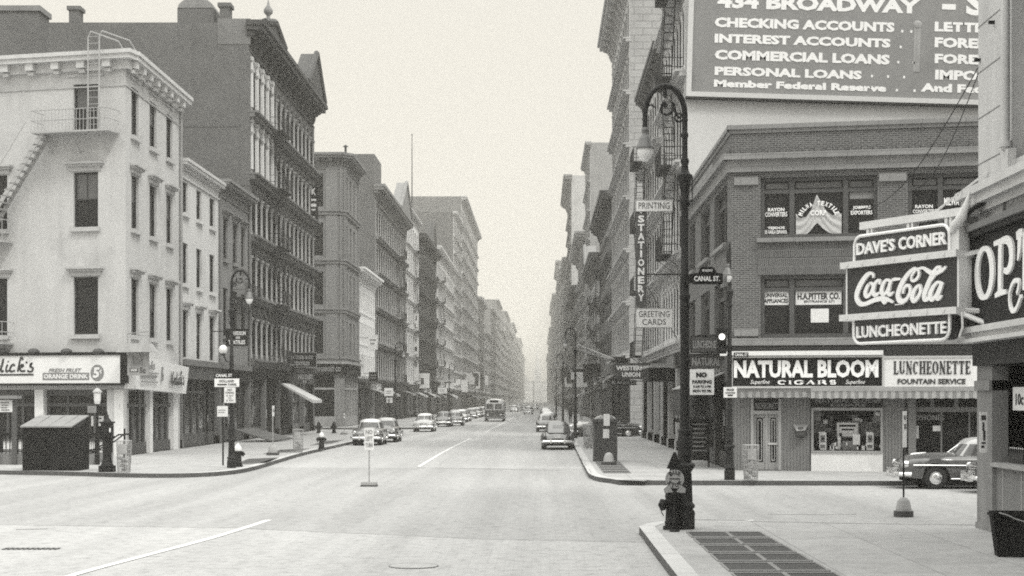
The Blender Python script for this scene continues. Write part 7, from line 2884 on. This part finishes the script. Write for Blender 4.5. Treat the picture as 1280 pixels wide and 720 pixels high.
def make_car(label, loc, rz, col='dark', roof=None, style='sedan', group=None, detail=True, L=5.0, trim=True):
    t = thing('car', label, 'car', loc, rz, group)
    h = L / 2
    coupe = style == 'coupe'
    wx = (.29 * L, -.27 * L)
    wr = .345
    if coupe:
        z1 = [(-h, .62), (-h + .25, .78), (-h + .9, .96), (-.6, 1.02), (.7, 1.0), (1.2, 1.0), (h - .5, .92), (h - .1, .82), (h, .66)]
        crn = [(-h, .02), (-h + .5, .10), (-.5, .06), (.7, .10), (h - .3, .12), (h, .02)]
        hwb, hw0 = .70, .70
    else:
        z1 = [(-h, .64), (-h + .2, .80), (-h + .7, .93), (-1.0, .99), (.6, 1.0), (1.3, .99), (h - .4, .93), (h - .08, .84), (h, .66)]
        crn = [(-h, .02), (-h + .5, .08), (-1.2, .08), (.8, .12), (h - .5, .12), (h - .1, .06), (h, .02)]
        hwb, hw0 = .92, .92
    rings = []
    N = 56 if detail else 24
    for i in range(N + 1):
        x = -h + L * i / N
        e = abs(x) / (h + .04)
        hw = hwb * (1 - .30 * e ** 7)
        if coupe:
            hw = lerp([(-h, .58), (-h + .4, .72), (-.8, .80), (.5, .80), (1.0, .70), (h - .2, .52), (h, .44)], x)
        zb = .27 + .10 * e ** 6
        if not coupe:
            for w_ in wx:
                rr = .42 if w_ > 0 else .38
                if abs(x - w_) < rr:
                    zb = max(zb, .34 + math.sqrt(rr * rr - (x - w_) ** 2) * (1.0 if w_ > 0 else .8))
        zt, cr = lerp(z1, x), lerp(crn, x)
        zb = min(zb, zt - .12)
        zm = (zb + zt) / 2
        half = [(hw * .84, zb), (hw * .97, zb + .04), (hw, zm), (hw * .99, zt - (zt - zm) * .45), (hw * .95, zt - .05), (hw * .86, zt + .005), (hw * .66, zt + cr * .25), (hw * .38, zt + cr * .85), (hw * .15, zt + cr)]
        rings.append([(x, -y, z) for y, z in half] + [(x, y, z) for y, z in half[::-1]])
    q = MB()
    q.loft(rings)
    q.build('body', PAINT[col], t, sharp=1.0)
    q = MB()
    q.box(-h + .25, h - .25, -.62, .62, .22, .55)
    for w_ in wx:
        for s in (-1, 1):
            q.lathe([(.40, 0), (.40, .10)], (w_, s * (.72 if s > 0 else .72) - (.10 if s > 0 else 0), .36), 18, 0, 'y')
    q.build('underside', M['under'], t)
    if coupe:
        for (fx, fz, rx, rz_) in ((wx[0] + .02, .52, .72, .40), (wx[1] - .05, .52, .74, .40)):
            for s in (-1, 1):
                q = MB()
                q.sphere((fx, s * .70, fz), rx, .25, rz_, 20, 12)
                q.build('fender', PAINT[col], t)
    # cabin
    lv = [(.93, 1.0), (1.03, .985), (1.38, .84), (1.46, .78), (1.54, .64), (1.585, .42), (1.60, .02)] if not coupe else [(.93, 1.0), (1.05, .98), (1.36, .84), (1.46, .76), (1.54, .62), (1.585, .40), (1.60, .02)]
    xf0, xf1 = .95, .42
    xr0, xr1 = (-1.62, -.92) if not coupe else (-2.0, -.75)
    n = 44
    hwc = .80 if not coupe else .74
    R = []
    for j, (z, k) in enumerate(lv):
        tt = min(1, (z - .93) / .54)
        xf = xf0 + (xf1 - xf0) * tt
        xr = xr0 + (xr1 - xr0) * (tt ** 1.2 if coupe else tt)
        if j >= 4:
            c_ = (xf1 + xr1) / 2
            sc = k / lv[3][1]
            xf, xr = c_ + (xf1 - c_) * sc * 1.02, c_ + (xr1 - c_) * sc * 1.02
        cx_, ax = (xf + xr) / 2, (xf - xr) / 2
        ring = []
        for m in range(n):
            a = 2 * PI * m / n
            ca, sa = math.cos(a), math.sin(a)
            p_ = 2 / 3.0
            ring.append((cx_ + ax * math.copysign(abs(ca) ** p_, ca), hwc * k * math.copysign(abs(sa) ** p_, sa), z))
        R.append(ring)
    q = MB()
    q.loft(R)
    q.build('cabin', PAINT[roof or col], t, sharp=1.0)
    deg = lambda m: (360 * (m + .5) / n + 180) % 360 - 180
    sets = {'windshield': lambda a: abs(a) < 40, 'rear_window': lambda a: abs(abs(a) - 180) < (28 if not coupe else 20),
            'side_window': lambda a: 50 < a < 84 or 94 < a < 128, 'side_window.': lambda a: 50 < -a < 84 or 94 < -a < 128}
    for nm, f in sets.items():
        q = MB()
        for m in range(n):
            if f(deg(m)):
                a, b, c, d = (Vector(R[1][m]), Vector(R[1][(m + 1) % n]), Vector(R[2][(m + 1) % n]), Vector(R[2][m]))
                if coupe and nm == 'rear_window':
                    a, b = a.lerp(d, .45), b.lerp(c, .45)
                nn = (b - a).cross(d - a).normalized() * .008
                q.add([a + nn, b + nn, c + nn, d + nn], [(0, 1, 2, 3)])
        if q.v:
            w = q.build(nm.strip('.'), M['car_glass'], t)
    # wheels
    for w_ in wx:
        for s in (-1, 1):
            y = s * (.80 if not coupe else .80)
            q = MB()
            q.lathe([(.20, -.085), (.30, -.095), (.345, -.07), (.352, 0), (.345, .07), (.30, .095), (.20, .085)], (w_, y, wr), 24, 0, 'y')
            wh = q.build('wheel', M['tyre'], t)
            q = MB()
            d_ = .1 * s
            pr = [(.20, .07), (.195, .085), (.14, .095), (.13, .125), (.07, .145), (.01, .15)]
            if s < 0: pr = [(r_, -z) for r_, z in pr]
            q.lathe(pr, (w_, y, wr), 18, 0, 'y')
            q.build('hubcap', M['chrome'], wh)
    # brightwork
    q = MB()
    yb_ = .86
    q.tube([(h - .30, -yb_ - .05, .46), (h + .02, -yb_ + .08, .46), (h + .10, -.4, .46), (h + .12, 0, .46), (h + .10, .4, .46), (h + .02, yb_ - .08, .46), (h - .30, yb_ + .05, .46)], .075, 8)
    for y in (-.38, .38):
        q.box(h + .05, h + .20, y - .05, y + .05, .34, .64)
    q.build('bumper', M['chrome'], t)
    q = MB()
    q.tube([(-h + .30, -yb_ - .05, .46), (-h - .02, -yb_ + .08, .46), (-h - .10, -.4, .46), (-h - .12, 0, .46), (-h - .10, .4, .46), (-h - .02, yb_ - .08, .46), (-h + .30, yb_ + .05, .46)], .075, 8)
    for y in (-.38, .38):
        q.box(-h - .20, -h - .05, y - .04, y + .04, .36, .60)
    q.build('bumper', M['chrome'], t)
    q = MB()
    gw = .62 if not coupe else .34
    for k in range(4):
        z = .56 + .075 * k
        q.tube([(h - .06 - .02 * k, -gw, z), (h + .05 - .025 * k, -gw * .4, z), (h + .05 - .025 * k, gw * .4, z), (h - .06 - .02 * k, gw, z)], .022, 6)
    q.box(h - .05, h + .04, -.03, .03, .54, .84)
    q.build('grille', M['chrome'], t)
    for s in (-1, 1):
        q = MB()
        hx, hy = (h - .10, .70) if not coupe else (h - .42, .66)
        q.lathe([(.12, -.12), (.125, .0), (.10, .03)], (hx, s * hy, .76), 16, 0, 'x')
        hl = q.build('headlight', M['chrome'], t)
        q = MB()
        q.sphere((hx + .02, s * hy, .76), .035, .098, .098, 14, 8)
        q.build('lens', M['lens'], hl)
        q = MB()
        tx_ = -h + .06 if not coupe else -h + .30
        q.sphere((tx_, s * .74, .70), .05, .055, .075, 10, 6)
        q.build('tail_light', M['sign_mid'], t)
    if trim:
        for s in (-1, 1):
            q = MB()
            yy = .925 if not coupe else .80
            q.tube([(h - .35, s * (yy - .03), .74), (h - .8, s * yy, .74), (-.1, s * (yy + .005), .72)], .022, 6)
            q.tube([(1.0, s * (yy + .003), .32), (-.95, s * (yy + .003), .32)], .020, 6)
            q.build('side_trim', M['chrome'], t)
        q = MB()
        q.tube([(.97, 0, 1.04), (.47, 0, 1.40)], .018, 5)
        q.tube([(h - .25, 0, .96), (h - .55, 0, 1.06), (h - .95, 0, 1.10)], [.012, .03, .012], 6)
        q.build('hood_ornament', M['chrome'], t)
    q = MB()
    q.box(-h - .035 if not coupe else -h - .02, -h + .01, -.15, .15, .66, .80)
    q.box(h + .135, h + .150, -.15, .15, .34, .50)
    q.build('number_plate', M['paper'], t)
    return t


SOUTH, NORTH = -PI / 2, PI / 2
gl_ = 'cars parked along the left kerb'
make_car('first car at the left kerb, dark with pale roof, nearest the corner', (-10.55, 99.0, 0), SOUTH, 'mid', 'cream', group=gl_)
make_car('second car at the left kerb, dark, tucked behind the first', (-10.25, 106.0, 0), SOUTH, 'dark', 'light', group=gl_)
make_car('light grey sedan parked alone at the left kerb, past the first pair', (-10.15, 140.2, 0), SOUTH, 'light', 'cream', group=gl_)
make_car('black sedan behind the light grey sedan at the left kerb', (-10.1, 166.5, 0), SOUTH, 'dark', 'mid', group=gl_)
make_car('dark car fifth in the row at the left kerb', (-9.2, 172.6, 0), SOUTH, 'dark', 'light', group=gl_)
make_car('grey car sixth in the row at the left kerb', (-10.2, 190, 0), SOUTH, 'mid', 'light', group=gl_, detail=False)
make_car('pale car seventh in the row at the left kerb', (-9.9, 198, 0), SOUTH, 'light', 'cream', group=gl_, detail=False)
make_car('dark car eighth in the row at the left kerb, just before the bus', (-9.9, 207, 0), SOUTH, 'dark', 'mid', group=gl_, detail=False)
for k in range(6):
    make_car('hazy parked car far up the left kerb beyond the bus', (-10.3, 236 + k * 13 + (k % 2) * 4, 0), SOUTH, ['mid', 'light', 'dark'][k % 3], ['light', 'cream', 'mid'][k % 3], group='hazy cars far up the left kerb', detail=False, trim=False)
gr_ = 'cars parked along the right kerb'
make_car('rounded grey coupe seen from behind, first at the right kerb', (.93, 90.6, 0), NORTH, "slate", "slate", "coupe", group=gr_, L=4.8)
make_car('dark car in front of the rounded coupe, sticking out at its left', (.50, 140, 0), NORTH, 'dark', 'light', group=gr_)
for k, (c, r_) in enumerate((('light', 'cream'), ('mid', 'light'), ('light', 'cream'), ('dark', 'light'), ('mid', 'cream'))):
    make_car(['third car', 'fourth car', 'fifth car', 'sixth car', 'seventh car'][k] + ' up the right kerb, mostly hidden by the coupe', (.75, 162 + k * 19, 0), NORTH, c, r_, group=gr_, detail=False, trim=False)
for k, (x, y) in enumerate(((-2.35, 307), (-6.2, 372), (-4.4, 430), (-1.6, 470), (-7.2, 520))):
    make_car(['small dark car driving toward us, nearest of the far traffic', 'far oncoming car left of centre, hazy', 'far hazy car in the middle of the avenue', 'far hazy car right of centre', 'farthest hazy car at the left of the traffic'][k], (x, y, 0), SOUTH, ['dark', 'light', 'mid', 'light', 'mid'][k], ['light', 'cream', 'light', 'cream', 'light'][k], group='far traffic on the avenue', detail=False, trim=False)
make_car('slate sedan at the right cross street kerb, front half showing behind the pole sign', (13.62, 50.15, 0), PI, 'slate', 'light')  # pale roof colour paints in the sky highlight on dark paint
make_car('second black car mostly hidden by the timber post, chrome nose showing', (15.3, 47.6, 0), PI, 'black', 'dark')
make_car('black car with bright grille in the side street behind the relay cabinet', (4.9, 117.0, 0), 0.0, 'black', 'black')
make_car('pale car in the side street left of the black car, behind the relay cabinet', (4.6, 120.6, 0), PI, 'light', 'cream')

# bus
bu = thing('bus', 'two tone city bus with pale roof and dark lower body coming toward us', 'bus', (-5.95, 209.5, 0), SOUTH)
L, w, H = 10.5, 1.27, 2.95
rings, rings2 = [], []
for i in range(25):
    x = -L / 2 + L * i / 24
    e = abs(x) / (L / 2)
    k = 1 - .16 * e ** 14
    rings.append([(x, -w * k, .35), (x, -w * k * 1.01, .9), (x, -w * k, 1.55), (x, w * k, 1.55), (x, w * k * 1.01, .9), (x, w * k, .35)])
    k2 = 1 - .22 * e ** 10
    rings2.append([(x, -w * k * .99, 1.55), (x, -w * k * .97, 2.2), (x, -w * k2 * .92, 2.6), (x, -w * k2 * .70, 2.84 - .12 * e ** 8), (x, 0, H - .14 * e ** 8), (x, w * k2 * .70, 2.84 - .12 * e ** 8), (x, w * k2 * .92, 2.6), (x, w * k * .97, 2.2), (x, w * k * .99, 1.55)])
q = MB(); q.loft(rings); q.build('lower_body', PAINT['dark'], bu)
q = MB(); q.loft(rings2); q.build('upper_body', PAINT['cream'], bu)
xf = L / 2
for s in (-1, 1):
    q = MB()
    q.box(xf - .06, xf + .03, s * .08, s * 1.0, 1.58, 2.28)
    q.build('windshield', M['car_glass'], bu)
    q = MB()
    for k in range(9):
        x = -xf + .7 + k * 1.02
        q.box(x, x + .85, s * (w * .985), s * (w * .985 + .02), 1.62, 2.2)
    q.build('side_window', M['car_glass'], bu)
    q = MB()
    q.lathe([(.13, -.03), (.13, .06), (.10, .08)], (xf - .02, s * .82, .85), 14, 0, 'x')
    q.build('headlight', M['lens'], bu)
    for x in (xf - 2.0, -xf + 2.8):
        q = MB()
        q.lathe([(.25, -.13), (.44, -.13), (.48, 0), (.44, .13), (.25, .13)], (x, s * 1.13, .48), 18, 0, 'y')
        wh = q.build('wheel', M['tyre'], bu)
        q = MB()
        q.lathe([(.22, -.14), (.22, .14)], (x, s * 1.13, .48), 14, 0, 'y')
        q.build('hubcap', M['column_paint'], wh)
q = MB(); q.box(xf - .3, xf + .0, -.55, .55, 2.42, 2.72); q.build('destination_box', M['sign_dark'], bu)
q = MB(); q.box(xf - .02, xf + .14, -1.2, 1.2, .38, .58); q.build('bumper', M['sign_grey'], bu)
q = MB(); q.box(xf - .02, xf + .05, -1.15, 1.15, 1.46, 1.54); q.build('belt_trim', M['aluminium'], bu)


# ------------------------------------------------------------------ a few passers-by far up the right sidewalk
def person(label, loc, rz, stride=.18, coat='sign_dark', hat=True):
    t = thing('person', label, 'person', loc, rz, 'passers-by on the right sidewalk')
    J = [((0, 0, .95), .15), ((0, 0, 1.15), .145), ((0, 0, 1.38), .17), ((0, 0, 1.52), .06), ((0, 0, 1.62), .095), ((0, 0, 1.72), .085),
         ((.10, 0, .90), .10), ((.10, stride, .50), .07), ((.10, stride * .6, .09), .05), ((.10, stride * .6 + .15, .05), .04),
         ((-.10, 0, .90), .10), ((-.10, -stride * .3, .50), .07), ((-.10, -stride, .12), .05), ((-.10, -stride + .14, .06), .04),
         ((.22, 0, 1.40), .07), ((.27, -.06, 1.12), .052), ((.26, .04, .86), .042), ((-.22, 0, 1.40), .07), ((-.27, .06, 1.12), .052), ((-.25, .16, .90), .042)]
    E_ = [(0, 1), (1, 2), (2, 3), (3, 4), (4, 5), (0, 6), (6, 7), (7, 8), (8, 9), (0, 10), (10, 11), (11, 12), (12, 13), (2, 14), (14, 15), (15, 16), (2, 17), (17, 18), (18, 19)]
    me = bpy.data.meshes.new('body')
    me.from_pydata([j[0] for j in J], E_, [])
    me.materials.append(M[coat])
    o = bpy.data.objects.new('body', me)
    COL.objects.link(o)
    o.parent = t
    o.modifiers.new('skin', 'SKIN')
    sv = me.skin_vertices[0].data if me.skin_vertices else None
    if sv is None:
        bm = bmesh.new(); bm.from_mesh(me); bm.verts.layers.skin.verify(); bm.to_mesh(me); bm.free()
        sv = me.skin_vertices[0].data
    for i, j in enumerate(J):
        sv[i].radius = (j[1], j[1])
        sv[i].use_root = i == 0
    o.modifiers.new('round', 'SUBSURF').render_levels = 1
    q = MB()
    q.lathe([(.16, 1.73), (.15, 1.75), (.10, 1.76), (.10, 1.84), (.06, 1.86)], seg=12)
    q.build('hat', M['sign_mid'], t)
    return t


person('person in dark coat walking away by the second right lamp post', (3.3, 178, SW), 0)
person('person in grey coat near the shops up the right sidewalk', (5.2, 205, SW), PI, coat='sign_grey')

# ------------------------------------------------------------------ air, light, camera
hz = MB()
hz.box(-330, 330, -22, 2290, -1.1, 82)
haze_m = bpy.data.materials.new('haze')
haze_m.use_nodes = True
nt = haze_m.node_tree
nt.nodes.clear()
out = nt.nodes.new('ShaderNodeOutputMaterial')
pv = nt.nodes.new('ShaderNodeVolumePrincipled')
pv.inputs['Color'].default_value = (.98, .955, .89, 1)
pv.inputs['Density'].default_value = HAZE_DENSITY
pv.inputs['Anisotropy'].default_value = 0.1
nt.links.new(pv.outputs[0], out.inputs['Volume'])
props(hz.build('haze', haze_m), kind='stuff')

w = bpy.data.worlds.new('World')
scene.world = w
w.use_nodes = True
nt = w.node_tree
nt.nodes.clear()
N, Lk = nt.nodes, nt.links
out = N.new('ShaderNodeOutputWorld')
bg = N.new('ShaderNodeBackground')
sky = N.new('ShaderNodeTexSky')
sky.sky_type = 'NISHITA'
sky.sun_disc = False
SUN_EL, SUN_AZ = math.radians(52), math.radians(142)     # azimuth clockwise from north (+Y): behind the camera, to the right
sky.sun_elevation = SUN_EL
sky.sun_rotation = SUN_AZ
sky.dust_density = 6
bwn = N.new('ShaderNodeRGBToBW')
Lk.new(sky.outputs[0], bwn.inputs[0])
m1 = N.new('ShaderNodeMath'); m1.operation = 'MULTIPLY'; m1.inputs[1].default_value = 0.025
Lk.new(bwn.outputs[0], m1.inputs[0])
# overcast deck: pale at the horizon, brighter overhead
tc = N.new('ShaderNodeTexCoord')
sx = N.new('ShaderNodeSeparateXYZ')
Lk.new(tc.outputs['Generated'], sx.inputs[0])
mr = N.new('ShaderNodeMapRange')
mr.inputs['From Min'].default_value = 0.26
mr.inputs['From Max'].default_value = 0.95
mr.inputs['To Min'].default_value = SKY_LOW
mr.inputs['To Max'].default_value = SKY_HIGH
mr.interpolation_type = 'SMOOTHSTEP'
Lk.new(sx.outputs[2], mr.inputs['Value'])
m2 = N.new('ShaderNodeMath'); m2.operation = 'ADD'
Lk.new(m1.outputs[0], m2.inputs[0]); Lk.new(mr.outputs[0], m2.inputs[1])
vm = N.new('ShaderNodeVectorMath'); vm.operation = 'SCALE'
tint = N.new('ShaderNodeMix'); tint.data_type = 'RGBA'
tint.inputs[6].default_value = (1.0, .962, .868, 1)
tint.inputs[7].default_value = (1.0, 1.0, .955, 1)
mt = N.new('ShaderNodeMapRange'); mt.inputs['From Min'].default_value = .22; mt.inputs['From Max'].default_value = .5
Lk.new(sx.outputs[2], mt.inputs['Value']); Lk.new(mt.outputs[0], tint.inputs[0])
Lk.new(tint.outputs[2], vm.inputs[0])
Lk.new(m2.outputs[0], vm.inputs['Scale'])
Lk.new(vm.outputs[0], bg.inputs['Color'])
bg.inputs['Strength'].default_value = 1.0
Lk.new(bg.outputs[0], out.inputs[0])

sd = bpy.data.lights.new('sun', 'SUN')
sd.energy = SUN_E
sd.angle = math.radians(10)
sd.color = (1.0, .98, .92)
so = bpy.data.objects.new('sun', sd)
COL.objects.link(so)
dirv = Vector((math.sin(SUN_AZ) * math.cos(SUN_EL), math.cos(SUN_AZ) * math.cos(SUN_EL), math.sin(SUN_EL)))
so.rotation_euler = dirv.to_track_quat('Z', 'Y').to_euler()
so.location = (30, -10, 60)

cd = bpy.data.cameras.new('camera')
cd.sensor_width = 36
cd.lens = 36 * FPX / 1280
cd.shift_x = (640 - CX) / 1280
cd.shift_y = (CY - 360) / 1280
cd.clip_end = 6000
cd.clip_start = 0.1
co = bpy.data.objects.new('camera', cd)
COL.objects.link(co)
co.location = (0, 0, EYE)
co.rotation_euler = (PI / 2, 0, 0)
scene.camera = co

vs = scene.view_settings
vs.view_transform = 'Standard'
vs.look = 'None'
vs.exposure = EXPO
vs.gamma = 1
vs.use_curve_mapping = False
scene.render.engine = 'CYCLES'
scene.cycles.max_bounces = 6
scene.cycles.diffuse_bounces = 3
scene.cycles.glossy_bounces = 3
scene.cycles.volume_bounces = 3
scene.cycles.use_denoising = DENOISE
scene.cycles.use_adaptive_sampling = False
scene.cycles.sample_clamp_indirect = 4.0
scene.cycles.use_fast_gi = False
scene.cycles.filter_width = 1.85
